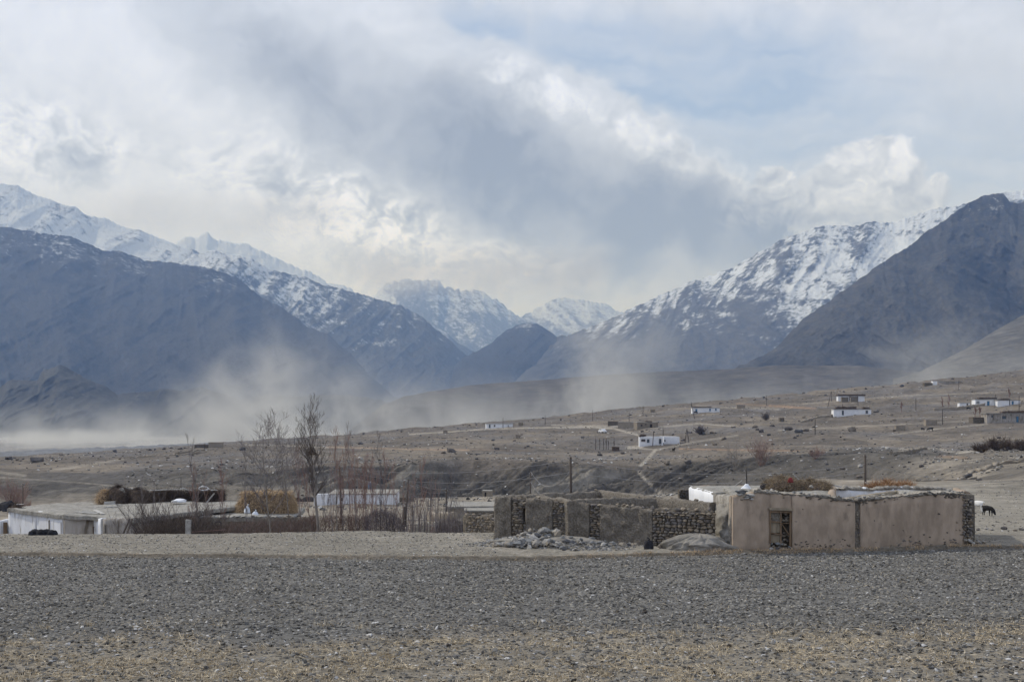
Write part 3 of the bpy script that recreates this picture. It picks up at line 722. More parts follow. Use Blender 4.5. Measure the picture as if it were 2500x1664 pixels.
def stone_mat(name, cols, scale=7.0):
    mt, k, b = princ(name, 0.9, 0.2)
    tcn = k.node('ShaderNodeTexCoord').outputs['Object']
    oi = k.node('ShaderNodeObjectInfo').outputs['Random']
    rp = k.node('ShaderNodeValToRGB'); k.put(rp.inputs[0], oi)
    rp.color_ramp.interpolation = 'CONSTANT'
    els = rp.color_ramp.elements
    for i, cc in enumerate(cols):
        e_ = els[i] if i < 2 else els.new(i / len(cols))
        e_.position = i / len(cols); e_.color = cc + (1,)
    a, _ = k.noise(tcn, scale, 6.0, 0.65)
    v = k.mapr(a, 0.3, 0.7, 0.72, 1.25)
    k.put(b.inputs['Base Color'], k.mix(1.0, rp.outputs[0], k.comb(v, v, v), 'MULTIPLY'))
    bp = k.node('ShaderNodeBump'); bp.inputs['Strength'].default_value = 0.5; bp.inputs['Distance'].default_value = 0.02
    k.put(bp.inputs['Height'], a); k.nt.links.new(bp.outputs[0], b.inputs['Normal'])
    return mt
M['stone'] = stone_mat('wall_stone', [(0.235, 0.195, 0.15), (0.18, 0.162, 0.14), (0.26, 0.225, 0.18), (0.135, 0.12, 0.108), (0.21, 0.17, 0.125), (0.165, 0.15, 0.14)])
M['rubble'] = stone_mat('rubble_stone', [(0.22, 0.215, 0.205), (0.30, 0.28, 0.25), (0.16, 0.165, 0.17), (0.25, 0.22, 0.18), (0.35, 0.335, 0.31), (0.12, 0.12, 0.125)])
M['boulder'] = stone_mat('boulder_stone', [(0.085, 0.075, 0.07), (0.11, 0.10, 0.095), (0.07, 0.07, 0.075), (0.14, 0.12, 0.10)], 1.5)
M['palerock'] = stone_mat('pale_boulder', [(0.36, 0.34, 0.31), (0.28, 0.26, 0.24)], 1.5)
M['gravel'] = stone_mat('field_gravel', [(0.09, 0.086, 0.08), (0.15, 0.145, 0.137), (0.06, 0.057, 0.053), (0.24, 0.232, 0.22), (0.115, 0.11, 0.10), (0.17, 0.162, 0.15), (0.48, 0.47, 0.455), (0.10, 0.098, 0.095)], 20.0)
M['soilclod'] = stone_mat('soil_clod', [(0.12, 0.114, 0.104), (0.155, 0.147, 0.134), (0.20, 0.19, 0.171), (0.13, 0.124, 0.113), (0.26, 0.247, 0.222), (0.08, 0.075, 0.068)], 14.0)
M['clod'] = stone_mat('dark_clod', [(0.045, 0.038, 0.033), (0.07, 0.06, 0.052)], 20.0)
def straw_mat(name, a_, b_):
    mt, k, b = princ(name, 0.8, 0.1)
    v = k.node('ShaderNodeAttribute', attribute_name='tone').outputs['Fac']
    k.put(b.inputs['Base Color'], k.mix(v, a_, b_))
    return mt
M['straw'] = straw_mat('straw', (0.32, 0.25, 0.16), (0.72, 0.62, 0.45))
M['hay'] = straw_mat('hay', (0.25, 0.178, 0.108), (0.70, 0.53, 0.345))
M['haygreen'] = straw_mat('hay_green', (0.13, 0.10, 0.07), (0.38, 0.30, 0.20))
M['twig'] = straw_mat('twig', (0.045, 0.035, 0.03), (0.12, 0.092, 0.075))
M['twigo'] = straw_mat('orange_twig', (0.24, 0.12, 0.06), (0.46, 0.31, 0.18))
M['twigp'] = straw_mat('purple_twig', (0.085, 0.07, 0.075), (0.20, 0.165, 0.165))
M['twigr'] = straw_mat('red_twigs', (0.10, 0.07, 0.06), (0.23, 0.16, 0.135))

# ================================================================== mesh builders
class MB:
    def __init__(s): s.v = []; s.f = []
    def box(s, c, size, rot=None, taper=1.0, jit=0.0):
        hx, hy, hz_ = size[0] / 2, size[1] / 2, size[2] / 2
        R = rot if rot is not None else Matrix.Identity(3)
        n = len(s.v)
        for z in (-1, 1):
            t = taper if z > 0 else 1.0
            for y in (-1, 1):
                for x in (-1, 1):
                    p = Vector((x * hx * t, y * hy * t, z * hz_))
                    if jit: p += Vector([random.uniform(-jit, jit) for _ in range(3)])
                    s.v.append(tuple(Vector(c) + R @ p))
        s.f += [tuple(n + i for i in q) for q in ((0, 2, 3, 1), (4, 5, 7, 6), (0, 1, 5, 4), (2, 6, 7, 3), (0, 4, 6, 2), (1, 3, 7, 5))]
        return s
    def tube(s, pts, rad, n=5, cap=True):
        pts = [Vector(p) for p in pts]
        if not isinstance(rad, (list, tuple)): rad = [rad] * len(pts)
        base = len(s.v)
        for i, p in enumerate(pts):
            t = (pts[min(i + 1, len(pts) - 1)] - pts[max(i - 1, 0)])
            t = t.normalized() if t.length > 1e-9 else Vector((0, 0, 1))
            a = t.cross(Vector((0.31, 0.95, 0.05))); a.normalize(); b = t.cross(a)
            for k in range(n):
                an = 2 * math.pi * k / n
                s.v.append(tuple(p + (a * math.cos(an) + b * math.sin(an)) * rad[i]))
        for i in range(len(pts) - 1):
            for k in range(n):
                k2 = (k + 1) % n
                s.f.append((base + i * n + k, base + i * n + k2, base + (i + 1) * n + k2, base + (i + 1) * n + k))
        if cap:
            s.f.append(tuple(base + k for k in range(n))[::-1])
            s.f.append(tuple(base + (len(pts) - 1) * n + k for k in range(n)))
        return s
    def prism(s, poly, z0, z1):
        """vertical prism over a plan polygon; z1 may be a list per corner"""
        n = len(poly); b = len(s.v)
        z0s = z0 if isinstance(z0, (list, tuple)) else [z0] * n
        z1s = z1 if isinstance(z1, (list, tuple)) else [z1] * n
        for (x, y), z in zip(poly, z0s): s.v.append((x, y, z))
        for (x, y), z in zip(poly, z1s): s.v.append((x, y, z))
        s.f.append(tuple(b + i for i in range(n))[::-1]); s.f.append(tuple(b + n + i for i in range(n)))
        for i in range(n):
            j = (i + 1) % n
            s.f.append((b + i, b + j, b + n + j, b + n + i))
        return s
    def mesh(s, name, smooth=False):
        me = bpy.data.meshes.new(name); me.from_pydata(s.v, [], s.f)
        if smooth: me.polygons.foreach_set('use_smooth', [True] * len(me.polygons))
        me.update(); return me
    def build(s, name, mat, parent=None, smooth=False):
        return link(name, s.mesh(name, smooth), parent, mat)
def thing(name, label, cat, loc=(0, 0, 0), group=None):
    o = bpy.data.objects.new(name, None); COL.objects.link(o)
    o.location = loc; o.empty_display_size = 0.1
    return tag(o, label, cat, group)
def child(o, parent):
    """attach keeping world place (no rotation on the parent)"""
    o.parent = parent
    o.location = Vector(o.location) - Vector(parent.location)
    return o
def build_local(mb, name, mat, parent, smooth=False):
    L = Vector(parent.location)
    p = parent
    while p.parent is not None:
        p = p.parent; L += Vector(p.location)
    mb.v = [tuple(Vector(v) - L) for v in mb.v]
    return mb.build(name, mat, parent, smooth)
def world_loc(o):
    L = Vector(o.location); p = o.parent
    while p is not None: L += Vector(p.location); p = p.parent
    return L

def rock_mesh(name, seed, mat, n=15, flat=0.7, rounder=0.0):
    rr = random.Random(seed)
    bm = bmesh.new()
    for _ in range(n):
        v = Vector((rr.gauss(0, 1), rr.gauss(0, 1), rr.gauss(0, 1))).normalized()
        v *= rr.uniform(0.82 + rounder, 1.0)
        bm.verts.new((v.x, v.y * rr.uniform(0.85, 1), v.z * flat))
    r = bmesh.ops.convex_hull(bm, input=bm.verts)
    junk = [e for e in r['geom_interior'] if isinstance(e, bmesh.types.BMVert)]
    if junk: bmesh.ops.delete(bm, geom=junk, context='VERTS')
    me = bpy.data.meshes.new(name); bm.to_mesh(me); bm.free()
    me.materials.append(mat)
    return me
POOL = {}
def rocks(kind, mat, count=12, n=15, flat=0.7, rounder=0.05):
    if kind not in POOL: POOL[kind] = [rock_mesh(kind, 100 + i + hash(kind) % 7 * 0, mat, n, flat, rounder) for i in range(count)]
    return random.choice(POOL[kind])
def put_rock(kind, mat, loc, size, parent=None, name='stone', rot=None, **kw):
    o = bpy.data.objects.new(name, rocks(kind, mat, **kw))
    COL.objects.link(o)
    o.scale = size
    o.rotation_euler = rot if rot else (random.uniform(-.5, .5), random.uniform(-.5, .5), random.uniform(0, 6.28))
    if parent is not None:
        o.parent = parent; o.location = Vector(loc) - world_loc(parent)
    else: o.location = loc
    return o

def slab(pts, tops, bases, thick, mat, name, parent, step=0.14, rough=0.03, toprough=0.05, seed=0, nz=7, lean=0.0, round_top=0.06, nmul=1.0):
    """a hand-made wall along plan points, uneven on every face. pts: [(x, y)] of the centre line"""
    P = [Vector((p[0], p[1], 0)) for p in pts]
    seg = [(P[i + 1] - P[i]).length for i in range(len(P) - 1)]
    tot = sum(seg); n = max(2, int(tot / step) + 1)
    cum = np.concatenate([[0], np.cumsum(seg)])
    ss = np.linspace(0, tot, n)
    px = np.interp(ss, cum, [p.x for p in P]); py = np.interp(ss, cum, [p.y for p in P])
    tz = np.interp(ss, cum, tops); bz = np.interp(ss, cum, bases)
    tx = np.gradient(px); ty = np.gradient(py); ln = np.hypot(tx, ty); nx, ny = ty / ln, -tx / ln      # points to the right of travel
    rows_ = []
    prof = [(-0.5, i / (nz - 1)) for i in range(nz)] + [(-0.2, 1.0), (0.2, 1.0)] + [(0.5, 1 - i / (nz - 1)) for i in range(nz)]
    for k, (off, hh) in enumerate(prof):
        o_ = off * thick * (1 + lean * (1 - hh))
        X_ = px + nx * o_; Y_ = py + ny * o_
        top = tz + (fbm(ss * 2.3, ss * 0 + seed, 4, seed + 3) - 0.5) * toprough * 2.2 + (fbm(ss * 9, ss * 0 + seed, 3, seed + 9) - 0.5) * toprough * 1.4
        Z_ = bz + (top - bz) * hh - (round_top if abs(off) == 0.5 and hh == 1.0 else 0)
        disp = (fbm(ss * 1.1 * nmul + 5, Z_ * 1.1 * nmul, 4, seed + 20 + (1 if off > 0 else 0)) - 0.5) * rough * 2.5
        sg = math.copysign(1.0, off)
        X_ = X_ + nx * disp * sg; Y_ = Y_ + ny * disp * sg
        rows_.append(np.stack([X_, Y_, Z_], -1))
    R = np.stack(rows_, 0)                       # (profile, along, 3)
    L = np.array(world_loc(parent)) if parent is not None else np.zeros(3)
    R = R - L
    nr, nc, _ = R.shape
    v = [tuple(p) for p in R.reshape(-1, 3)]
    f = []
    for i in range(nr):
        j = (i + 1) % nr
        for k in range(nc - 1):
            f.append((i * nc + k, i * nc + k + 1, j * nc + k + 1, j * nc + k))
    f.append(tuple(i * nc for i in range(nr))); f.append(tuple(i * nc + nc - 1 for i in range(nr))[::-1])
    me = bpy.data.meshes.new(name); me.from_pydata(v, [], f)
    bmx = bmesh.new(); bmx.from_mesh(me); bmesh.ops.recalc_face_normals(bmx, faces=bmx.faces); bmx.to_mesh(me); bmx.free()
    me.polygons.foreach_set('use_smooth', [len(p.vertices) == 4 for p in me.polygons])
    return link(name, me, parent, mat)
def fill_stones(a, b, z0, z1, parent, out, kind='wallstone', mat=None, sz=(0.16, 0.11), depth=0.10, name='stone', seed=0, cap=999):
    """lay stones over the wall face from plan point a to b, between heights z0 and z1 (functions or numbers)"""
    rr = random.Random(seed)
    a = Vector((a[0], a[1], 0)); b = Vector((b[0], b[1], 0))
    Ln = (b - a).length; u = (b - a) / Ln
    ang = math.atan2(u.y, u.x)
    zf0 = z0 if callable(z0) else (lambda t: z0)
    zf1 = z1 if callable(z1) else (lambda t: z1)
    zmin = min(zf0(0), zf0(1)); zmax = max(zf1(0), zf1(1))
    z = zmin; cnt = 0
    while z < zmax and cnt < cap:
        hh = sz[1] * rr.uniform(0.6, 1.45)
        s = rr.uniform(-0.05, 0.05)
        while s < Ln and cnt < cap:
            wd = sz[0] * rr.uniform(0.55, 1.75)
            t = (s + wd / 2) / Ln
            if t <= 1.02 and zf0(min(t, 1)) - 0.03 <= z and z + hh * 0.7 <= zf1(min(t, 1)):
                p = a + u * (s + wd / 2) + Vector((out[0], out[1], 0)) * rr.uniform(-0.01, 0.035)
                p.z = z + hh / 2 + rr.uniform(-0.015, 0.015)
                put_rock(kind, mat or M['stone'], p, (wd * 0.56, depth * rr.uniform(.8, 1.2), hh * 0.62), parent, name,
                         (rr.uniform(-.12, .12), rr.uniform(-.16, .16), ang + rr.choice((0, math.pi)) + rr.uniform(-.1, .1)), count=16, n=16, flat=1.0, rounder=0.08)
                cnt += 1
            s += wd * 1.02
        z += hh * 0.98
    return cnt

def fibres(name, mat, pts, dirs, lens, wid, parent=None, kind=None, seed=0, bend=0.3):
    """many thin blades as one mesh; pts, dirs: (n, 3)"""
    rg = np.random.default_rng(seed)
    n = len(pts)
    dirs = dirs / (np.linalg.norm(dirs, axis=1, keepdims=True) + 1e-9)
    side = np.cross(dirs, rg.normal(size=(n, 3))); side /= (np.linalg.norm(side, axis=1, keepdims=True) + 1e-9)
    wid = np.broadcast_to(np.asarray(wid, float), (n,))[:, None]; lens = np.asarray(lens, float)[:, None]
    b = rg.normal(size=(n, 3)) * bend * lens * 0.35
    p0 = pts - side * wid / 2; p1 = pts + side * wid / 2
    m0 = pts + dirs * lens * 0.55 - side * wid * 0.4 + b; m1 = pts + dirs * lens * 0.55 + side * wid * 0.4 + b
    t = pts + dirs * lens + b * 2.2 - np.array([0, 0, 1]) * lens * bend * 0.2
    V = np.stack([p0, p1, m1, m0, t], 1).reshape(-1, 3)
    if parent is not None: V = V - np.array(world_loc(parent))
    k = np.arange(n)[:, None] * 5
    q = np.concatenate([k + np.array([[0, 1, 2, 3]])], 1); tr = k + np.array([[3, 2, 4]])
    me = bpy.data.meshes.new(name)
    me.vertices.add(n * 5); me.vertices.foreach_set('co', V.reshape(-1).astype(np.float32))
    loops = np.concatenate([q, tr], 1).reshape(-1)
    me.loops.add(len(loops)); me.loops.foreach_set('vertex_index', loops.astype(np.int32))
    me.polygons.add(n * 2)
    ls = np.stack([np.arange(n) * 7, np.arange(n) * 7 + 4], 1).reshape(-1)
    me.polygons.foreach_set('loop_start', ls.astype(np.int32))
    me.update(calc_edges=True)
    vattr(me, 'tone', np.repeat(rg.random(n) ** 1.3, 5))
    o = link(name, me, parent, mat)
    if kind: tag(o, kind=kind)
    return o
def heap_core(name, mat, c, rx, ry, h, parent, seed=0, sq=2.6, n=26, rough=0.12, m=10, fine=0.0):
    """a closed lumpy heap, c: centre of its foot"""
    v = []; f = []
    for i in range(m + 1):
        t = i / m
        rr_ = (1 - t ** sq) ** (1 / sq) if t < 1 else 0.0
        for k in range(n):
            a = 2 * math.pi * k / n
            ca, sa = math.cos(a), math.sin(a)
            q = (abs(ca) ** sq + abs(sa) ** sq) ** (-1 / sq)
            nn = 1 + (float(fbm(np.array([ca * 1.7 + seed]), np.array([sa * 1.7 + t * 2.2]), 3, seed)[0]) - 0.5) * rough * 4
            if fine: nn += fine * (float(fbm(np.array([ca * rx * 3.1 + seed]), np.array([sa * rx * 3.1 + t * h * 6]), 4, seed + 2, 0.6)[0]) - 0.5)
            v.append((c[0] + ca * q * rx * max(rr_, 0.02) * nn, c[1] + sa * q * ry * max(rr_, 0.02) * nn, c[2] - 0.1 + (h + 0.1) * t * (0.9 + 0.1 * nn)))
    for i in range(m):
        for k in range(n):
            k2 = (k + 1) % n
            f.append((i * n + k, i * n + k2, (i + 1) * n + k2, (i + 1) * n + k))
    f.append(tuple(range(n))[::-1]); f.append(tuple(m * n + k for k in range(n)))
    mb = MB(); mb.v = v; mb.f = f
    o = build_local(mb, name, mat, parent, True) if parent is not None else mb.build(name, mat, None, True)
    return o, np.array(v)
def heap_fibres(name, mat, verts, c, n, ln, wid, parent, seed=0, down=0.4, kind='stuff', out=0.02):
    rg = np.random.default_rng(seed)
    i = rg.integers(0, len(verts), n); j = rg.integers(0, len(verts), n)
    ii = np.clip(i + rg.integers(-2, 3, n), 0, len(verts) - 1)
    t = rg.random((n, 1))
    p = verts[i] * (1 - t) + verts[ii] * t + rg.normal(size=(n, 3)) * 0.05
    d = p - np.array(c)[None]; d /= np.linalg.norm(d, axis=1, keepdims=True) + 1e-9
    tan = np.cross(d, rg.normal(size=(n, 3)))
    dd = d * 0.5 + tan * 0.8 + np.array([0, 0, -down])
    return fibres(name, mat, p + d * out, dd, rg.uniform(0.5, 1.3, n) * ln, wid, parent, kind, seed, 0.35)

# ------------------------------------------------------------------ bare trees
def grow(mb, p, d, ln, r, depth, rr, up=0.25, spread=0.5, kids=(3, 4), twig=0.004, shrink=0.62):
    pts = [p]; dirv = d.normalized(); seg = 3 if depth > 0 else 2
    q = p.copy()
    for i in range(seg):
        dirv = (dirv + Vector((rr.gauss(0, 0.10), rr.gauss(0, 0.10), rr.gauss(0, 0.05) + up * 0.25))).normalized()
        q = q + dirv * ln / seg
        pts.append(q.copy())
    mb.tube(pts, [max(r * (1 - 0.55 * i / seg), twig) for i in range(seg + 1)], 3 if r < 0.03 else 5, cap=False)
    if depth <= 0: return
    nk = rr.randint(*kids)
    for k in range(nk):
        t = 0.25 + 0.75 * (k + rr.random() * 0.6) / nk
        i = min(int(t * seg), seg - 1); fr = t * seg - i
        bp_ = pts[i].lerp(pts[i + 1], min(fr, 1))
        a = rr.uniform(0, 6.28)
        sd = Vector((math.cos(a), math.sin(a), 0))
        nd = (dirv * (1 - spread) + sd * spread + Vector((0, 0, up))).normalized()
        grow(mb, bp_, nd, ln * shrink * rr.uniform(0.7, 1.1), r * 0.5, depth - 1, rr, up, spread, kids, twig, shrink)
def stem_path(pix, d):
    return [at(X, Y, d) for X, Y in pix]
def bare_tree(name, label, pix, d, r0, crown0, nb, bl, depth, mat_t, mat_c, spread=0.45, up=0.3, seed=0, group=None, rtop=0.012, tw=0.006, cat='tree', cone=0.6, kids=(3, 4)):
    """stem through photo pixels (foot first); branches start above the fraction crown0 of the stem"""
    rr = random.Random(seed)
    P3 = stem_path(pix, d)
    foot = P3[0].copy(); foot.z = gz(foot.x, foot.y) - 0.1
    P3 = [foot] + [p for p in P3 if p.z > foot.z + 0.2]
    t = thing(name, label, cat, foot, group)
    mb = MB()
    n = len(P3)
    cum = [0]
    for a_, b_ in zip(P3[:-1], P3[1:]): cum.append(cum[-1] + (b_ - a_).length)
    H = cum[-1]
    fine = [P3[0]]; cf = [0]
    for i in range(40):
        s = H * (i + 1) / 40
        k = min(range(n - 1), key=lambda q: 0 if cum[q] <= s <= cum[q + 1] else 1)
        u = (s - cum[k]) / max(cum[k + 1] - cum[k], 1e-6)
        fine.append(P3[k].lerp(P3[k + 1], min(max(u, 0), 1))); cf.append(s)
    wob = rr.random() * 9
    fine = [p + Vector((math.sin(i * 0.5 + wob) * 0.008 * H * 0.4, 0, 0)) for i, p in enumerate(fine)]
    mb.tube(fine, [r0 + (rtop - r0) * (i / 40) ** 0.8 for i in range(41)], 7)
    build_local(mb, 'trunk', mat_t, t, True)
    mc = MB()
    for b in range(nb):
        fr = crown0 + (0.98 - crown0) * ((b + rr.random()) / nb)
        i = int(fr * 40); p = fine[min(i, 40)]
        a = rr.uniform(0, 6.28)
        rel = (fr - crown0) / (1 - crown0)
        L = bl * (1 - cone * rel) * rr.uniform(0.7, 1.15) * (0.55 + 0.45 * min(rel * 4, 1))
        nd = Vector((math.cos(a) * spread, math.sin(a) * spread, 1 - spread + up * 0.5)).normalized()
        grow(mc, p.copy(), nd, L, (r0 + (rtop - r0) * fr) * 0.45, depth, rr, up, spread * 0.8, kids, tw)
    build_local(mc, 'crown', mat_c, t)
    return t

# ================================================================== the roofless stone ruin
def XYd(X, d): return ((X - 1250.0) / F * d, d)
def ztop(Y, d): return EYE + (HOR - Y) / F * d
ruin = thing('stone_ruin', 'roofless ruin with rough daub walls and bare stone doorways, heap of rubble before it', 'ruin', (2.0, 66.0, gz(2.0, 66.0)))
def line_pts(lst):
    return [XYd(X, d) for X, Y, d in lst], [ztop(Y, d) for X, Y, d in lst]
RA, RB = Vector(XYd(1210, 67.6)), Vector(XYd(1738, 62.2))
def rpt(X):
    """plan point of the ruin's front wall in photo column X"""
    k = (X - 1250.0) / F
    # a + t (b - a):  x = k y
    a, b = RA, RB
    t = (k * a.y - a.x) / ((b.x - a.x) - k * (b.y - a.y))
    return a + (b - a) * t
rd = (RB - RA).normalized(); rout = Vector((rd.y, -rd.x))          # towards the camera
FT = [(1210, 1212), (1280, 1213), (1350, 1220), (1400, 1223), (1450, 1229), (1500, 1234), (1560, 1240), (1620, 1245), (1738, 1246)]
def rtop(X): return ztop(np.interp(X, [a for a, b in FT], [b for a, b in FT]), rpt(X).y)
def wall_piece(x0, x1, mat, name, thick, off, z0=None, z1=None, parent=None, **kw):
    xs = np.linspace(x0, x1, 6)
    pts = [tuple(rpt(x) + rout * off) for x in xs]
    tops = [rtop(x) if z1 is None else z1 for x in xs]
    bases = [gz(*rpt(x)) - 0.25 if z0 is None else z0 for x in xs]
    return slab(pts, tops, bases, thick, mat, name, parent or ruin, **kw)
front = wall_piece(1210, 1275, M['core'], 'wall', 0.36, -0.22, seed=1)
wall_piece(1275, 1284, M['core'], 'lintel', 0.36, -0.22, z0=ztop(1240, 67), seed=2, step=0.05)
wall_piece(1275, 1284, M['core'], 'wall', 0.36, -0.22, z1=ztop(1273, 67), seed=2, step=0.05, toprough=0.02)
front2 = wall_piece(1284, 1738, M['core'], 'wall', 0.36, -0.22, seed=3, toprough=0.06)
for i, (a, b) in enumerate([(1208, 1249), (1285, 1350), (1383, 1440), (1466, 1594)]):
    wall_piece(a, b, M['daub'], 'plaster_panel', 0.13, -0.005, seed=10 + i, rough=0.075, toprough=0.09, step=0.06, nz=22, nmul=3.5, lean=0.2)
# jamb and sill plaster between the bare strips
def zrow(Y): return lambda t: ztop(Y, 65)
def strip(X0, X1, Yt, Yb, seed, sz=(0.2, 0.10), dp=0.11, off=0.0):
    a, b = rpt(X0) + rout * (-0.03 + off), rpt(X1) + rout * (-0.03 + off)
    zt0, zt1 = (rtop(X0) if Yt is None else ztop(Yt, a.y)), (rtop(X1) if Yt is None else ztop(Yt, b.y))
    zb0, zb1 = ztop(Yb, a.y), ztop(Yb, b.y)
    return fill_stones(a, b, lambda t: zb0 + (zb1 - zb0) * t, lambda t: zt0 + (zt1 - zt0) * t, front2, rout, sz=sz, depth=dp, seed=seed)
nst = 0
nst += strip(1250, 1275, None, 1275, 1, (0.22, 0.10), off=0.01)
nst += strip(1275, 1284, None, 1241, 2)
nst += strip(1250, 1286, 1274, 1302, 3, (0.17, 0.14))
nst += strip(1350, 1384, None, 1318, 4, (0.2, 0.10), off=-0.01)
nst += strip(1440, 1467, None, 1318, 5, (0.22, 0.09), off=0.0)
nst += strip(1592, 1742, None, 1342, 6, (0.19, 0.118), off=0.035)
# stones loose on the wall head
for i in range(46):
    X = random.uniform(1500, 1735) if i > 8 else random.uniform(1215, 1500)
    p = rpt(X) - rout * random.uniform(0.05, 0.3)
    s = random.uniform(0.05, 0.13) * (0.7 if i < 9 else 1)
    put_rock('wallstone', M['stone'], (p.x, p.y, rtop(X) + s * 0.35), (s * 1.2, s, s * 0.8), front2, 'stone', count=16, n=16, flat=1.0)
# the walls behind
def back_wall(lst, seed, mat='daub', base_at=None, thick=0.4):
    pts, tops = line_pts(lst)
    bases = [gz(*p) - 0.2 for p in pts]
    return slab(pts, tops, bases, thick, M[mat], 'wall', ruin, seed=seed, rough=0.05, toprough=0.07)
back_wall([(1216, 1211, 67.9), (1325, 1205, 70.3), (1395, 1201, 71.7), (1470, 1197, 73.2)], 21)
back_wall([(1467, 1197.5, 73.1), (1530, 1203, 71.2), (1600, 1210.5, 68.9)], 22)
back_wall([(1312, 1208, 69.7), (1350, 1214, 67.6), (1396, 1221, 65.4)], 23)
back_wall([(1398, 1221, 65.5), (1460, 1215, 67.0), (1610, 1213, 67.3)], 24)
back_wall([(1606, 1213, 67.3), (1670, 1219, 65.7), (1741, 1225, 63.9)], 25)
for X, Y, d in [(1340, 1204.5, 70.6), (1410, 1200, 72), (1455, 1197, 73), (1510, 1201, 72), (1575, 1208, 69.7), (1500, 1214, 67.1), (1560, 1213, 67.2), (1640, 1216, 66.5), (1700, 1221, 65)]:
    p = at(X, Y, d); s = random.uniform(.06, .11)
    put_rock('wallstone', M['stone'], p + Vector((0, 0, s * .2)), (s * 1.3, s, s * .7), front2, 'stone')

# ================================================================== the heap of rubble, stone by stone
heapz = lambda X: 0.62 * math.exp(-((X - 1352) / 48.0) ** 2) + 0.36 * math.exp(-((X - 1450) / 80.0) ** 2) + 0.10 * math.exp(-((X - 1290) / 60.0) ** 2)
PARTS_OF_HEAP = [(1215, 1250, 'at the far left tip of the heap'), (1250, 1285, 'left of the heap under the first stone strip'), (1285, 1310, 'on the left foot of the heap'), (1310, 1330, 'on the left shoulder of the heap'), (1330, 1350, 'left of the heap summit'), (1350, 1368, 'at the heap summit'),
                 (1368, 1385, 'right of the heap summit'), (1385, 1410, 'on the right shoulder of the heap'), (1410, 1440, 'between summit and third strip'), (1440, 1470, 'under the third stone strip'), (1470, 1500, 'on the low right part'), (1500, 1530, 'near the right tail'), (1530, 1575, 'at the right tail of the heap')]
rub = []
rr = random.Random(5)
def rub_label(X, s, row, shp):
    w_ = 'large' if s > 0.165 else ('middling' if s > 0.11 else 'small')
    where = next((t for a, b, t in PARTS_OF_HEAP if a <= X < b), 'beside the heap')
    return f'{w_} {shp} rubble stone {where}, {("wall side", "middle row", "field side")[row]}'
for i in range(298):
    row = rr.choice((0, 1, 1, 2, 2))
    X = rr.gauss(1355, 40) if rr.random() < 0.38 else rr.uniform(1222, 1562)
    X = min(max(X, 1218), 1565)
    base = rpt(X)
    off = (0.5, 1.6, 2.8)[row] + rr.uniform(-0.5, 0.6)
    reach = (0.45 + 0.65 * min(1, heapz(X) / 0.3))
    p = base + rout * (0.15 + off * reach)
    if p.y < 60.7: p.y = 60.7 + rr.random() * .8
    hz_ = max(0, heapz(X) * (1 - abs(off - 1.3) / 2.3))
    s = (0.065 + 0.125 * rr.random() ** 1.6) * (1.35 if abs(X - 1352) < 50 else 1.0)
    z = gz(p.x, p.y) + hz_ * rr.uniform(0.5, 1.0) + s * 0.25
    sc3 = (s * rr.uniform(.9, 1.5), s * rr.uniform(.8, 1.1), s * rr.uniform(.6, 1.05))
    o = put_rock('rubble', M['rubble'], (p.x, p.y, z), sc3, None, 'rubble_stone', count=14, n=18, flat=0.85, rounder=0.1)
    q_ = sc3[0] / sc3[2]
    tag(o, rub_label(X, s, row, 'flat' if q_ > 1.75 else ('long' if q_ > 1.3 else 'blocky')), 'stone', 'rubble stones heaped before the ruin')
# the earth under them
o, _ = heap_core('earth_heap', M['mound'], (rpt(1385).x + rout.x * 1.4, rpt(1385).y + rout.y * 1.4, gz(rpt(1385).x, rpt(1385).y - 1.4)), 2.8, 1.5, 0.42, None, 3, 2.0, 60, 0.2, 14, 0.5)
tag(o, 'low bed of loose earth and pebbles under the rubble stones before the ruin', 'earth heap')
# black bag at the right foot
pb = ground(1584, d=61.9)
t = thing('rubbish_bag', 'small black bag standing at the foot of the bare stone wall', 'bag', pb)
mb = MB()
for k, (r, z) in enumerate([(0.16, -0.02), (0.19, 0.12), (0.17, 0.28), (0.10, 0.38), (0.09, 0.46)]): pass
heap_core('sack', M['black'], pb, 0.24, 0.18, 0.42, t, 9, 2.6, 12, 0.2)
MB().tube([(-0.02, 0, 0.38), (0.03, 0, 0.47), (-0.07, 0, 0.53)], [0.05, 0.03, 0.04], 6).build('knot', M['black'], t)
o = put_rock('boulder2', M['stone'], ground(1622, d=62.2) + Vector((0, 0, .1)), (0.36, 0.25, 0.17), None, 'stone_block', rot=(0.1, -0.1, 0.1), count=3, n=22, flat=0.8, rounder=0.12)
tag(o, 'big smooth brown stone lying between the bare stone wall and the earth mound', 'stone')

# earth mound between the ruin and the mud house
pm = ground(1706, d=61.5)
o, mv = heap_core('earth_mound', M['mound'], (pm.x + 0.05, pm.y + 0.35, pm.z - 0.05), 1.42, 0.85, 0.72, None, 17, 2.1, 110, 0.22, 34, 0.35)
tag(o, 'smooth pale earth mound between the bare stone wall and the mud house', 'mound')

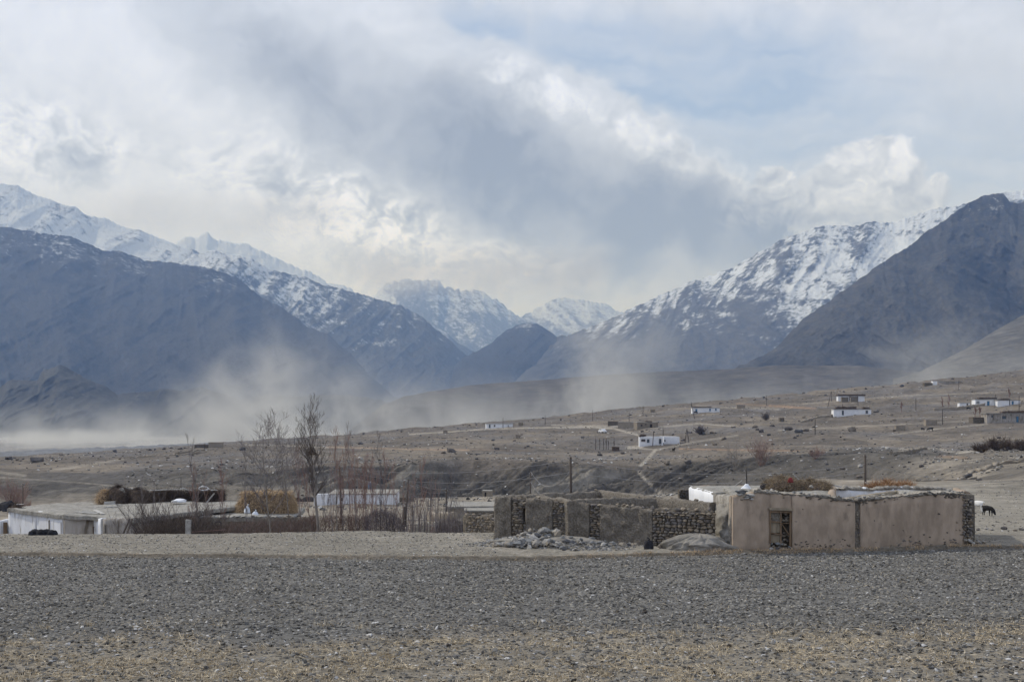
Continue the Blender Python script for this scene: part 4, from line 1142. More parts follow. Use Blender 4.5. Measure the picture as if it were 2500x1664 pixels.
# ================================================================== the mud walled house on the right
house = thing('mud_house', 'long brown mud walled house with a broken window and crumbling right end', 'house', (14.0, 63.0, gz(14.0, 63.0)))
HT = [(1787, 1211), (1800, 1207), (1840, 1198), (1918, 1203), (2003, 1211), (2077, 1220), (2091, 1220), (2140, 1214), (2191, 1210), (2276, 1203), (2331, 1204), (2362, 1204)]
HD = [(1787, 61.5), (2090, 62.3), (2362, 64.2)]
def hd(X): return float(np.interp(X, [a for a, b in HD], [b for a, b in HD]))
def htop(X): return ztop(np.interp(X, [a for a, b in HT], [b for a, b in HT]), hd(X))
def hp(X, off=0.0): x, y = XYd(X, hd(X)); return (x, y - off)
def hwall(x0, x1, z0=None, z1=None, thick=0.5, off=-0.28, name='wall', mat='mud', **kw):
    xs = np.linspace(x0, x1, max(3, int((x1 - x0) / 12)))
    return slab([hp(x, off) for x in xs], [htop(x) if z1 is None else z1 for x in xs], [gz(*hp(x)) - 0.3 if z0 is None else z0 for x in xs], thick, M[mat], name, house, **kw)
WZ0, WZ1 = ztop(1334, 61.8), ztop(1247, 61.8)
hw1 = hwall(1787, 1879, seed=31, rough=0.025, lean=0.06)
hwall(1879, 1932, z0=WZ1, seed=31, rough=0.025)
hwall(1879, 1932, z1=WZ0, seed=31, rough=0.025, toprough=0.05)
hw2 = hwall(1932, 2086, seed=31, rough=0.03, lean=0.06, toprough=0.06)
hwall(2086, 2096, seed=31, rough=0.08, off=-0.31, thick=0.46, mat='daub', step=0.05, nmul=4)
hw3 = hwall(2096, 2352, seed=31, rough=0.035, lean=0.06, toprough=0.07)
# rough earth coping along the wall head
def coping(x0, x1, seed, off=-0.3, hgt=0.07, thick=0.57):
    xs = np.linspace(x0, x1, 14)
    return slab([hp(x, off) for x in xs], [htop(x) + 0.06 for x in xs], [htop(x) - hgt for x in xs], thick, M['mudrim'], 'coping', house, seed=seed, rough=0.11, toprough=0.10, step=0.045, nz=5, nmul=6.0)
coping(1838, 2082, 41); coping(2094, 2356, 42)
rr = random.Random(8)
for i in range(70):
    X = rr.uniform(1840, 2355)
    s = rr.uniform(0.03, 0.085)
    x, y = hp(X, -rr.uniform(0.02, 0.5))
    put_rock('rubble', M['rubble'], (x, y, htop(X) + 0.05 + s * .3), (s * 1.4, s, s * .7), hw2, 'stone')
fill_stones(hp(2083, -0.10), hp(2099, -0.10), ztop(1346, 62.2), lambda t: ztop(1238, 62.2), hw2, (0, -1), sz=(0.13, 0.09), depth=0.08, seed=44)
# broken right end: bare stones
endw = slab([hp(2352, -0.28), XYd(2372, 64.6)], [htop(2352), ztop(1207, 64.6)], [gz(*hp(2352)) - .3] * 2, 0.46, M['core'], 'wall', house, seed=50, rough=0.08, step=0.08)
fill_stones(hp(2351, 0.0), XYd(2369, 64.25), ztop(1337, 64.4), lambda t: ztop(1206 + 8 * t, 64.4), endw, (0, -1), sz=(0.15, 0.11), depth=0.13, seed=51)
ex, ey = XYd(2364, 64.45)
fill_stones((ex + .03, ey - .25), (ex + 0.15, ey + 1.1), ztop(1334, 64.4), lambda t: ztop(1214, 64.4), endw, (1, 0), sz=(0.2, 0.13), depth=0.14, seed=52)
for i in range(26):
    X = rr.uniform(2352, 2402); d = rr.uniform(63.9, 65.6)
    p = ground(X, d=d); s = rr.uniform(0.05, 0.14)
    up_ = max(0, (2392 - X) / 40) * 0.3 * rr.random()
    o = put_rock('rubble', M['stone'], p + Vector((0, 0, s * .3 + up_)), (s * 1.2, s, s * .8), None, 'fallen_stone')
    tag(o, f'{"large" if s > .115 else ("middling" if s > .08 else "small")} fallen brown stone, {("left of", "right under", "just right of", "well right of")[min(3, int((X - 2352) / 12.6))]} the crumbling house corner, {"near" if d < 64.5 else ("middle" if d < 65.1 else "far")} row', 'stone', 'stones fallen from the corner of the mud house')
for i in range(150):
    X = rr.choice([rr.uniform(1840, 2350), rr.gauss(2110, 18), rr.gauss(2320, 14)]); X = min(max(X, 1840), 2350)
    s = rr.uniform(0.03, 0.075); p = hp(X, -0.015)
    put_rock('lump', M['daub'], (p[0], p[1], htop(X) - abs(rr.gauss(0, 0.09))), (s * 1.6, s * 0.7, s * 0.8), hw2 if X < 2090 else hw3, 'plaster_lump', rot=(0, rr.uniform(-.4, .4), 0), count=6, n=18)
for i in range(120):
    X = rr.choice([rr.uniform(2120, 2348), rr.uniform(2200, 2348), rr.uniform(1940, 2080)]); s = rr.uniform(0.025, 0.075); p = hp(X, -0.03)
    put_rock('pit', M['core'], (p[0], p[1], ztop(1337 - abs(rr.gauss(0, 9)) - (rr.random() < .2) * rr.uniform(0, 90), hd(X))), (s * 1.5, s * 0.8, s), hw3, 'plaster_lump', rot=(0, rr.uniform(-.4, .4), 0), count=6, n=18)
# patches of lost plaster at the foot: stones showing
for (X, Y, n_) in [(2212, 1322, 5), (2240, 1330, 6), (2268, 1331, 4), (2305, 1328, 6), (2330, 1322, 6), (2342, 1300, 5), (2345, 1280, 3), (2185, 1334, 3), (2150, 1336, 2)]:
    for _ in range(n_):
        XX_ = X + rr.uniform(-13, 13); s = rr.uniform(0.05, 0.10)
        p = hp(XX_, 0.0); 
        put_rock('wallstone', M['stone'], (p[0], p[1] + 0.02, ztop(Y + rr.uniform(-7, 7), hd(XX_))), (s * 1.2, 0.06, s * .7), hw3, 'stone', rot=(0, rr.uniform(-.2, .2), 0.1))
# left side wall and rounded buttress
lx, ly = XYd(1788, 61.6)
slab([(lx + 0.14, ly + 0.1), (lx + 0.13, ly + 2.4), XYd(1752, 66.2)], [ztop(1211, 61.6), ztop(1208, 64), ztop(1206, 66)], [gz(lx, ly) - .3] * 3, 0.42, M['mudrim'], 'wall', house, seed=55, rough=0.06, toprough=0.07)
o, _ = heap_core('buttress', M['mound'], (lx + 0.12, ly + 2.0, gz(lx, ly + 2) - 0.05), 0.62, 1.9, 1.95, house, 19, 3.2, 50, 0.14, 24, 0.35)
# corner post of stones
for i in range(15):
    X = rr.uniform(1803, 1836); Y = 1196 + i * 1.6
    s = rr.uniform(0.10, 0.2)
    x, y = hp(X, 0.02 - 0.12 * rr.random())
    put_rock('rubble', M['stone'], (x, y, ztop(Y, 61.7)), (s * 1.3, s, s * .5), hw1, 'stone', rot=(rr.uniform(-.1, .1), rr.uniform(-.2, .2), rr.uniform(0, 3)))
# the window
wn = tag(link('window', None, house), None); wn.location = Vector((hp(1905)[0], hp(1905)[1], (WZ0 + WZ1) / 2)) - world_loc(house)
def wpt(X, Y, off): p = at(X, Y, hd(X)); return Vector((p.x, p.y - off, p.z))
def bar(X0, Y0, X1, Y1, wd, dp, name, mat, off=-0.02, jit=0.004):
    a, b = wpt(X0, Y0, off), wpt(X1, Y1, off)
    m = MB(); c = (a + b) / 2; v = b - a
    R = v.to_track_quat('Z', 'Y').to_matrix()
    m.box(c, (wd, dp, v.length), R, jit=jit)
    return build_local(m, name, mat, wn)
bar(1877, 1241, 1933, 1243, 0.15, 0.10, 'lintel', M['board'], off=0.015)
bar(1880.5, 1246, 1880.5, 1325, 0.06, 0.08, 'frame', M['wood'])
bar(1930, 1247, 1929, 1334, 0.06, 0.08, 'frame', M['wood'])
bar(1880, 1248, 1931, 1249.5, 0.06, 0.08, 'frame', M['wood'])
bar(1906.5, 1250, 1906, 1332, 0.05, 0.07, 'mullion', M['wood'], -0.03)
bar(1880, 1272.5, 1906, 1273.5, 0.045, 0.06, 'crossbar', M['wood'], -0.01)
bar(1880, 1300, 1909, 1304, 0.055, 0.06, 'crossbar', M['wood'], 0.0)
def panel(X0, X1, Y0, Y1, name, mat, off):
    a, b = wpt(X0, Y0, off), wpt(X1, Y1, off)
    m = MB().box((a + b) / 2, (abs(b.x - a.x), 0.02, abs(a.z - b.z)), jit=0.008)
    return build_local(m, name, mat, wn)
panel(1882, 1905, 1250, 1272, 'board', M['daub'], -0.10)
panel(1882, 1897, 1275, 1300, 'board', M['board'], -0.09)
panel(1897.6, 1904.5, 1275, 1299, 'board', M['board'], -0.085)
panel(1883, 1904, 1305, 1324, 'board', M['board'], -0.10)
panel(1880, 1932, 1246, 1335, 'backing', M['core'], -0.42)
bar(1908, 1277, 1929, 1308, 0.10, 0.03, 'plank', M['wood'], -0.10)
bar(1909, 1276, 1930, 1276.5, 0.07, 0.03, 'plank', M['wood'], -0.10)
bar(1909, 1270, 1930, 1271, 0.05, 0.03, 'plank', M['board'], -0.12)
for i in range(34):
    X = rr.uniform(1909, 1928); Y = rr.choice([rr.uniform(1252, 1270), rr.uniform(1300, 1332)])
    s = rr.uniform(0.05, 0.085)
    put_rock('wallstone', M['stone'], wpt(X, Y, -0.17), (s * 1.3, 0.07, s * .7), hw1, 'stone', rot=(0, rr.uniform(-.2, .2), 0))
for i in range(12):
    X = rr.uniform(1882, 1928); s = rr.uniform(0.06, 0.12)
    put_rock('rubble', M['rubble'], wpt(X, rr.uniform(1324, 1338), rr.uniform(-0.05, 0.08)), (s * 1.3, s * .9, s * .7), hw1, 'stone')
# flat roof on the left half, and the open yard with whitewashed inner walls
RZ = ztop(1191, 68.0)
def roof_sheet(name, poly, z, parent, mat='mudroof', th=0.22, n=26, amp=0.05, seed=0):
    """uneven flat roof over a convex four-cornered plan, with thickness"""
    (ax, ay), (bx, by), (cx, cy), (dx_, dy_) = poly
    u = np.linspace(0, 1, n); uu, vv = np.meshgrid(u, u)
    X = (ax * (1 - uu) + bx * uu) * (1 - vv) + (dx_ * (1 - uu) + cx * uu) * vv
    Y = (ay * (1 - uu) + by * uu) * (1 - vv) + (dy_ * (1 - uu) + cy * uu) * vv
    zz = z if np.ndim(z) else [z] * 4
    Z = (zz[0] * (1 - uu) + zz[1] * uu) * (1 - vv) + (zz[3] * (1 - uu) + zz[2] * uu) * vv
    edge = np.minimum(np.minimum(uu, 1 - uu), np.minimum(vv, 1 - vv))
    Z = Z + (fbm(X * 0.7, Y * 0.7, 4, seed) - 0.5) * amp * 3 + (fbm(X * 3, Y * 3, 3, seed + 4) - 0.5) * amp - sstep(0.03, 0.0, edge) * 0.05
    r = edge <= 0
    X = X + r * (fbm(X * 2, Y * 2, 3, seed + 6) - 0.5) * 0.12; Y = Y + r * (fbm(X * 2, Y * 2, 3, seed + 7) - 0.5) * 0.12
    top = np.stack([X, Y, Z], -1).reshape(-1, 3)
    bot = top - np.array([0, 0, th])
    L = np.array(world_loc(parent))
    V = np.concatenate([top, bot]) - L
    f = []; N2 = n * n
    for i in range(n - 1):
        for k in range(n - 1):
            a_ = i * n + k
            f.append((a_, a_ + 1, a_ + n + 1, a_ + n)); f.append((N2 + a_, N2 + a_ + n, N2 + a_ + n + 1, N2 + a_ + 1))
    for k in range(n - 1):
        for (p, q) in ((k, k + 1), ((n - 1) * n + k + 1, (n - 1) * n + k), ((k + 1) * n, k * n), (k * n + n - 1, (k + 1) * n + n - 1)):
            f.append((p, N2 + p, N2 + q, q))
    me = bpy.data.meshes.new(name); me.from_pydata([tuple(v) for v in V], [], f)
    me.polygons.foreach_set('use_smooth', [len(set(p.vertices)) == 4 and max(p.vertices) < N2 for p in me.polygons])
    return link(name, me, parent, M[mat])
rb = [XYd(1792, 62.2), XYd(2040, 62.5), XYd(2030, 69.2), XYd(1765, 69.2)]
roof_sheet('roof', rb, [htop(1800) - 0.05, htop(2030) - 0.12, ztop(1191, 69.2), ztop(1189, 69.2)], house, amp=0.07, seed=61)
slab([XYd(2034, 69.2), XYd(2030, 65.5), XYd(2035, 62.9)], [ztop(1189, 69), ztop(1199, 65.5), htop(2035) - .1], [gz(14, 65) - .2] * 3, 0.3, M['mud'], 'inner_wall', house, seed=62)
slab([XYd(2005, 69.5), XYd(2110, 69.6), XYd(2200, 70.2), XYd(2336, 70.4)], [ztop(1188, 69.5), ztop(1193, 69.6), ztop(1189, 70.2), ztop(1195, 70.4)], [gz(14, 68) - .2] * 4, 0.4, M['white'], 'inner_wall', house, seed=63, toprough=0.12, step=0.08)
slab([XYd(2000, 69.55), XYd(2110, 69.65), XYd(2200, 70.25), XYd(2336, 70.45)], [ztop(1185.5, 69.5), ztop(1190, 69.6), ztop(1186, 70.2), ztop(1193, 70.4)], [ztop(1192, 69.5), ztop(1196.5, 69.6), ztop(1192.5, 70.2), ztop(1199, 70.4)], 0.6, M['mudrim'], 'coping', house, seed=64, rough=0.12, toprough=0.12, step=0.1, nz=3, nmul=3)
slab([XYd(2072, 63.6), XYd(2120, 65.6), XYd(2192, 69.6)], [ztop(1212.5, 63.6), ztop(1206, 65.6), ztop(1196, 69.6)], [gz(14, 65) - .2] * 3, 0.24, M['board'], 'inner_wall', house, seed=65, toprough=0.03)
slab([XYd(2358, 64.6), XYd(2350, 67), XYd(2334, 70.4)], [ztop(1203, 64.6), ztop(1199, 67), ztop(1193.5, 70.4)], [gz(15, 66) - .2] * 3, 0.42, M['mud'], 'wall', house, seed=66, toprough=0.09)
roof_sheet('roof', [XYd(2198, 66), XYd(2350, 66.3), XYd(2332, 70.3), XYd(2190, 70)], ztop(1201, 68), house, amp=0.08, seed=67, n=16)

# ---- things on that roof
def plank(label, X0, Y0, X1, Y1, d0, d1, wd=0.12, th=0.04, mat='plank', name='plank', cat='plank', group=None):
    a, b = at(X0, Y0, d0), at(X1, Y1, d1)
    v = b - a
    R = v.to_track_quat('X', 'Z').to_matrix()
    o = MB().box((0, 0, 0), (v.length, wd, th), R, jit=0.006).build(name, M[mat])
    o.location = (a + b) / 2
    return tag(o, label, cat, group)
plank('pale plank stuck upright in the hay on the mud house roof', 1936, 1156, 1951, 1170, 67.4, 67.4, 0.10)
plank('white board lying on the roof edge right of the roof hay', 2026, 1181, 2054, 1188, 68.2, 68.0, 0.16, 0.05)
plank('pale stick on the far roof edge at the foot of the power pole', 2112, 1177, 2124, 1180, 70.6, 70.6, 0.09)
plank('short pale stick on the roof edge left of the roof hay board', 1957, 1191, 1984, 1184, 67.2, 68.2, 0.07)
hp0 = Vector((at(1925, 1189, 67.6))); hp0.z = RZ - 0.02
t = thing('hay_heap', 'brown and green hay heap on the mud house roof with a red cloth in it', 'hay', hp0)
o, hv = heap_core('hay_core', M['brush'], (hp0.x - 0.35, hp0.y, hp0.z), 0.82, 0.75, 0.52, t, 4, 2.6, 26, 0.22)
heap_fibres('hay', M['haygreen'], hv, (hp0.x - 0.35, hp0.y, hp0.z + 0.1), 5200, 0.26, 0.011, t, 4, 0.5)
o, hv = heap_core('hay_core', M['brush'], (hp0.x + 1.05, hp0.y + 0.1, hp0.z), 1.0, 0.7, 0.38, t, 6, 2.4, 26, 0.25)
heap_fibres('hay', M['haygreen'], hv, (hp0.x + 1.05, hp0.y + 0.1, hp0.z + 0.1), 4800, 0.26, 0.011, t, 7, 0.4)
heap_core('red_cloth', M['red'], tuple(at(1931, 1172, 66.85)), 0.15, 0.06, 0.14, t, 8, 2.0, 10, 0.3)
tp = at(2165, 1192, 70.6)
t = thing('twig_pile', 'orange and rust brown dry twig pile on the far roof edge of the mud house', 'twig pile', tp)
o, hv = heap_core('twig_core', M['brush'], tuple(tp), 1.05, 0.5, 0.2, t, 12, 2.2, 24, 0.3)
heap_fibres('twigs', M['twigo'], hv, (tp.x, tp.y, tp.z - 0.1), 2600, 0.34, 0.014, t, 13, -0.2)
t2 = at(2212, 1190, 70.8)
o = heap_core('twig_core', M['brush'], tuple(t2), 0.4, 0.35, 0.14, t, 14, 2.2, 16, 0.3)[1]
heap_fibres('twigs', M['twigo'], o, (t2.x, t2.y, t2.z - .1), 900, 0.28, 0.013, t, 15, -0.1)
bd = at(1868, 1187, 67.5)
o, _ = heap_core('dark_bundle', M['black'], (bd.x, bd.y, bd.z - .03), 0.24, 0.2, 0.20, None, 22, 2.2, 12, 0.25)
tag(o, 'dark bundle on the roof edge just left of the roof hay', 'bundle')
for i, (X, Y, d) in enumerate([(1975, 1180, 68.4), (1988, 1184, 67.5), (1980, 1188, 66.8)]):
    s = (0.16, 0.2, 0.13)[i]
    o = put_rock('rubble', M['rubble'], at(X, Y, d) , (s, s, s * .9), None, 'roof_stone')
    tag(o, ('upright grey stone on the coping behind the roof hay board', 'pale jagged stone on the coping right of the roof hay', 'small stone on the coping nearest the wall front')[i], 'stone')

# ================================================================== white annex with the smoking pipe
ax0, ad0 = XYd(1690, 73.8); ax1, ad1 = XYd(1752, 67.4)
annex = thing('white_house', 'small house with a bright whitewashed end wall and a stovepipe, behind the mud house', 'house', (ax0 + 1.5, 70.5, gz(ax0 + 1.5, 70.5)))
AZ = ztop(1186.5, 73.6)
slab([(ax0, ad0), ((ax0 + ax1) / 2, (ad0 + ad1) / 2), (ax1, ad1)], [AZ, AZ, AZ - 0.02], [gz(ax0, 70) - .3] * 3, 0.35, M['whitefar'], 'wall', annex, seed=70, rough=0.03, toprough=0.01, round_top=0.12)
slab([(ax1, ad1 + .1), (ax1 + 1.6, ad1 + .2), (ax1 + 3.4, ad1 + .35)], [AZ - .03] * 3, [gz(ax0, 70) - .3] * 3, 0.3, M['mud'], 'wall', annex, seed=71, toprough=0.02)
slab([(ax0, ad0), (ax0 + 3.9, ad0 + .1)], [AZ] * 2, [gz(ax0, 73) - .3] * 2, 0.3, M['mud'], 'wall', annex, seed=72)
roof_sheet('roof', [(ax1 - .12, ad1 - .1), (ax1 + 3.5, ad1 + .1), (ax0 + 3.9, ad0 + .2), (ax0 - .12, ad0 + .1)], AZ + 0.03, annex, amp=0.03, seed=73, n=20, th=0.14)
pc = at(1822, 1187, 69.5)
mb = MB(); mb.tube([(pc.x, pc.y, AZ - 0.05), (pc.x, pc.y, AZ + 0.10), (pc.x + .02, pc.y, AZ + 0.22), (pc.x + .03, pc.y, AZ + 0.33)], [0.40, 0.26, 0.15, 0.07], 10)
build_local(mb, 'flue_cone', M['whitefar'], annex, True)
pt = at(1822, 1141, 69.5)
build_local(MB().tube([(pc.x + .02, pc.y, AZ + 0.25), (pt.x, pt.y, pt.z)], 0.032, 8), 'stovepipe', M['metal'], annex, True)
build_local(MB().tube([tuple(at(1794, 1185, 69.5)), tuple(at(1812, 1172, 69.5))], 0.018, 5), 'stay_rod', M['plank'], annex)
# dark dry-stone hut beside it
hx, hy = XYd(1674, 84)
hut = thing('stone_hut', 'dark dry stone hut just left of the whitewashed end wall', 'hut', (hx, hy, gz(hx, hy)))
hutw = slab([(hx - .42, hy), (hx + .85, hy)], [ztop(1194, 84)] * 2, [gz(hx, hy) - .3] * 2, 0.7, M['core'], 'wall', hut, seed=75)
fill_stones((hx - .42, hy - .36), (hx + .6, hy - .36), ztop(1222, 84), lambda t: ztop(1194, 84), hutw, (0, -1), mat=M['boulder'], kind='hutstone', sz=(0.16, 0.1), seed=76)

# ================================================================== the white house on the left, half below the field edge
def left_house():
    hz0 = EYE - 6.12                                # roof height
    h = thing('village_house', 'low whitewashed mud roofed house half hidden behind the field edge', 'house', (-28, 92, gz(-28, 92)))
    A = XYd(28, 92.6); B = XYd(96, 90.0); Cc = XYd(160, 87.3); D_ = XYd(236, 86.6); E = XYd(256, 85.2); G_ = XYd(330, 84.6)
    zt = [ztop(1239, 92.6), ztop(1248, 90), ztop(1257, 87.3), ztop(1259, 86.6), ztop(1264, 85.2), ztop(1264, 84.6)]
    bz = -3.2 + 0.0
    def w(p, q, za, zb, mat, seed, name='wall'):
        b0 = min(gz(*p), gz(*q)) - .3
        return slab([p, q], [za, zb], [b0, b0], 0.4, M[mat], name, h, seed=seed, rough=0.03, toprough=0.04, step=0.2)
    w(A, B, zt[0], zt[1], 'white', 1); w(B, Cc, zt[1], zt[2], 'white', 2)
    w(Cc, D_, zt[2], zt[3], 'tanwall', 3); w(D_, E, zt[3], zt[4], 'white', 4); w(E, G_, zt[4], zt[5], 'tanwall', 5)
    w(A, (A[0] + .8, A[1] + 7.5), zt[0], ztop(1232, 99), 'white', 6)
    w(G_, (G_[0] + .9, G_[1] + 9), zt[5], ztop(1240, 94), 'tanwall', 7)
    w((A[0] + .8, A[1] + 7.5), (G_[0] + 6, 100.3), ztop(1231, 99.5), ztop(1226, 100.5), 'tanwall', 8)
    roof_sheet('roof', [(A[0] - .2, A[1] - .2), (Cc[0], Cc[1] - .35), (Cc[0] + 1.2, 100.3), (A[0] + .5, 100)], [zt[0] + .04, zt[2] + .05, ztop(1224, 100.3), ztop(1227, 100)], h, seed=9, n=34, amp=0.06)
    roof_sheet('roof', [(Cc[0] + .01, Cc[1] - .35), (G_[0] + .1, G_[1] - .4), (G_[0] + 6.5, 100.5), (Cc[0] + 1.21, 100.3)], [zt[2] + .055, zt[5] + .05, ztop(1222, 100.5), ztop(1224, 100.3)], h, seed=10, n=34, amp=0.06)
    def opening(X0, X1, Y0, Y1, fr, mat='dark', deep=0.10, label=None, name='window'):
        d = float(np.interp((X0 + X1) / 2, [28, 96, 160, 236, 256, 330], [92.6, 90.0, 87.3, 86.6, 85.2, 84.6])) - 0.24
        a, b = at(X0, Y0, d), at(X1, Y1, d)
        o = MB().box((0, 0, 0), (abs(b.x - a.x), 0.05, abs(a.z - b.z)), jit=0.01).build(name, M[mat], h)
        o.location = (a + b) / 2 - world_loc(h)
        f = MB(); W_, H_ = abs(b.x - a.x), abs(a.z - b.z)
        f.box((-W_ / 2 - .02, -.03, 0), (.05, .09, H_ + .1)); f.box((W_ / 2 + .02, -.03, 0), (.05, .09, H_ + .1)); f.box((0, -.033, H_ / 2 + .03), (W_ - .01, .09, .06))
        f.build('frame', M[fr], o)
        return o
    o = opening(121, 132, 1271, 1300, 'board', 'wood', name='door')
    opening(151, 155, 1276, 1301, 'wood'); opening(229, 233, 1287, 1303, 'wood', 'glassy'); opening(256.5, 259, 1281, 1300, 'tanwall')
    return h
left_house()
sh = thing('side_shed', 'small pale lean-to with a dark doorway at the far left, beside the whitewashed house', 'shed', (-33, 92, gz(-33, 92)))
p0, p1 = XYd(-60, 91.5), XYd(24, 93.0)
slab([p0, p1], [ztop(1278, 91.5), ztop(1267, 93)], [gz(*p0) - .3] * 2, 0.35, M['white'], 'wall', sh, seed=80)
roof_sheet('roof', [(p0[0], p0[1] - .1), (p1[0], p1[1] - .1), (p1[0], 96), (p0[0], 96)], [ztop(1278, 91.5) + .03, ztop(1267, 93) + .02, ztop(1262, 96), ztop(1270, 96)], sh, n=12, seed=81)
a = at(13, 1290, 92.4); build_local(MB().box(a, (0.24, 0.06, 0.85)), 'door', M['wood'], sh)

def lying(label, X0, Y0, X1, Y1, d0, d1, **kw): return plank(label, X0, Y0, X1, Y1, d0, d1, **kw)
lying('long pale board overhanging the left house roof edge', 191, 1249, 240, 1252, 88.3, 87.3, wd=0.25, mat='plank', name='roof_board', cat='board')
lying('second pale board under the long one on the left house roof', 204, 1247, 238, 1249, 89.3, 89.0, wd=0.2, mat='plank', name='roof_board', cat='board')
lying('short grey board set askew at the roof edge of the left house', 231, 1244, 252, 1254, 90.0, 86.8, wd=0.3, mat='plank', name='roof_board', cat='board')
for i, (X, Y, d, s, lb) in enumerate([(46, 1230, 99.5, .3, 'flat pale slab near the far left corner of the left house roof'), (268, 1237, 94, .32, 'white cloth bundle beside the dark brush pile on the left house roof'), (282, 1235, 94.5, .2, 'small white bundle right of the larger one on the left house roof')]):
    o = put_rock('rub2', M['sack'] if i else M['plank'], at(X, Y, d), (s * (1.3, 1.2, 1)[i], s * .7, s * (.15, .35, .35)[i]), None, 'roof_bundle', rot=(0, 0, .3), count=3, n=20)
    tag(o, lb, 'bundle' if i else 'slab')
o = MB().box(at(268, 1229, 97), (0.75, 0.1, 0.32), jit=.02).build('roof_sheet_metal', M['plank']); tag(o, 'corrugated grey sheet leaning on the dark brush pile', 'metal sheet')
tw = thing('twig_tuft', 'dark tuft of dry twigs at the top left corner of the left house', 'twigs', at(40, 1238, 92.4))
_, tv = heap_core('twig_core', M['brush'], tuple(at(38, 1242, 92.4)), .35, .3, .3, tw, 5, 2, 12, .3)
heap_fibres('twigs', M['twig'], tv, tuple(at(38, 1242, 92.4)), 350, .3, .018, tw, 6, 0.2)

# dark brush piles and the twig shed behind
t0 = at(270, 1229, 98.5)
t = thing('brush_pile', 'dark brown brush pile stacked on the left house roof', 'brush pile', t0)
for i, (X, d, rx, ry, h_, Yb) in enumerate([(256, 98.3, .42, .8, 1.05, 1236), (290, 98.6, .85, 1.0, 1.22, 1231), (338, 98.9, .95, .9, 1.0, 1229)]):
    c_ = at(X, Yb, d)
    _, tv = heap_core('brush_core', M['brush'], tuple(c_), rx, ry, h_, t, 30 + i, 2.3, 22, .2)
    heap_fibres('brush', M['twig' if i else 'hay'], tv, (c_.x, c_.y, c_.z + .3), 2400, .38, .016, t, 31 + i, .4)
_, _v = heap_core('bale', M['mound'], tuple(at(297, 1204, 98.3)), .26, .26, .42, t, 35, 2.2, 14, .1)
t0 = at(450, 1229, 101)
t = thing('twig_shed', 'long low shed roofed and walled with dark twigs, wire hoops on top', 'shed', t0)
p0, p1 = XYd(372, 100.8), XYd(547, 101.2)
slab([p0, p1], [ztop(1200, 100.8), ztop(1200, 101.2)], [ztop(1230, 100.8)] * 2, 1.6, M['brush'], 'wall', t, seed=84, rough=.2, toprough=.2, step=.2)
rg = np.random.default_rng(2)
n = 7000
fx_ = rg.uniform(372, 548, n); fy_ = rg.uniform(1197, 1229, n)
pp = np.array([[(X - 1250) / F * 100.0, 100.0 + rg.uniform(-.1, .2), EYE + (HOR - Y) / F * 100.0] for X, Y in zip(fx_, fy_)])
fibres('brush', M['twig'], pp, rg.normal(size=(n, 3)) * [1, .4, .8], rg.uniform(.15, .5, n), .017, t, 'stuff', 3)
for i, (X0, Y0, X1, Y1) in enumerate([(378, 1196, 445, 1194), (446, 1190, 462, 1198), (440, 1192, 470, 1197), (505, 1226, 524, 1203), (515, 1196, 533, 1196), (350, 1199, 376, 1196)]):
    a, b = at(X0, Y0, 99.7), at(X1, Y1, 99.9)
    build_local(MB().tube([a, a.lerp(b, .5) + Vector((0, 0, .02)), b], [.035 if i != 3 else .06, .03 if i != 3 else .06, .02 if i != 3 else .06], 5), 'pole', M['plank'], t)
hc = at(497, 1192, 99.9)
for q in range(2):
    build_local(MB().tube([(hc.x + math.cos(a) * (.36 - .05 * q), hc.y, hc.z + math.sin(a) * .13 + .03 * q) for a in np.linspace(0, 6.28, 24)], .02, 4, cap=False), 'wire_hoop', M['whitefar'], t)
o, _ = heap_core('snow_patch', M['whitefar'], tuple(at(440, 1222, 97.0)), .48, .5, .16, None, 88, 2.0, 16, .3)
tag(o, 'white sheet heaped on the roof before the twig shed', 'sheet')

# long roof with a stone edge in front of the hay stack
yard = thing('low_shed', 'long low shed roof edged with pale flat stones, below the haystack', 'shed', (-15, 90, gz(-15, 90)))
pts = [XYd(322, 88.2), XYd(470, 90), XYd(600, 91.5), XYd(720, 92.5), XYd(770, 92)]
tz = [ztop(1262, 88.2), ztop(1263, 90), ztop(1262, 91.5), ztop(1261, 92.5), ztop(1257, 92)]
ywall = slab(pts, tz, [gz(*p) - .3 for p in pts], .4, M['daub'], 'wall', yard, seed=90, rough=.06, toprough=.06)
roof_sheet('roof', [(pts[0][0], pts[0][1] + .1), (pts[3][0], pts[3][1] + .1), XYd(745, 99.5), XYd(330, 100)], [tz[0] + .02, tz[3] + .02, ztop(1238, 99.5), ztop(1238, 100)], yard, seed=91, n=30, th=.25, amp=.06)
slab([XYd(545, 96.5), XYd(480, 97.0), XYd(430, 97.2)], [ztop(1232, 96.5), ztop(1231, 97), ztop(1232, 97)], [ztop(1258, 96.5)] * 3, .5, M['daub'], 'wall', yard, seed=92)
rr = random.Random(12)
for i in range(92):
    X = rr.uniform(330, 745); d = float(np.interp(X, [322, 470, 600, 720], [88.2, 90, 91.5, 92.5])) + rr.uniform(-.3, .15)
    s = rr.uniform(.07, .2)
    put_rock('flat', M['rubble'], (XYd(X, d)[0], d, ztop(float(np.interp(X, [322, 470, 600, 720], [1262, 1263, 1262, 1261])), d) + .04), (s * 1.4, s, s * .35), ywall, 'stone', count=8, n=16)
o = MB().tube([tuple(at(533 + 7 * math.cos(a), 1278 + 6 * math.sin(a), 89.8)) for a in np.linspace(0, 6.28, 14)], .06, 6, cap=False).build('tyre', M['black']); tag(o, 'dark old tyre hung on the low shed wall', 'tyre')

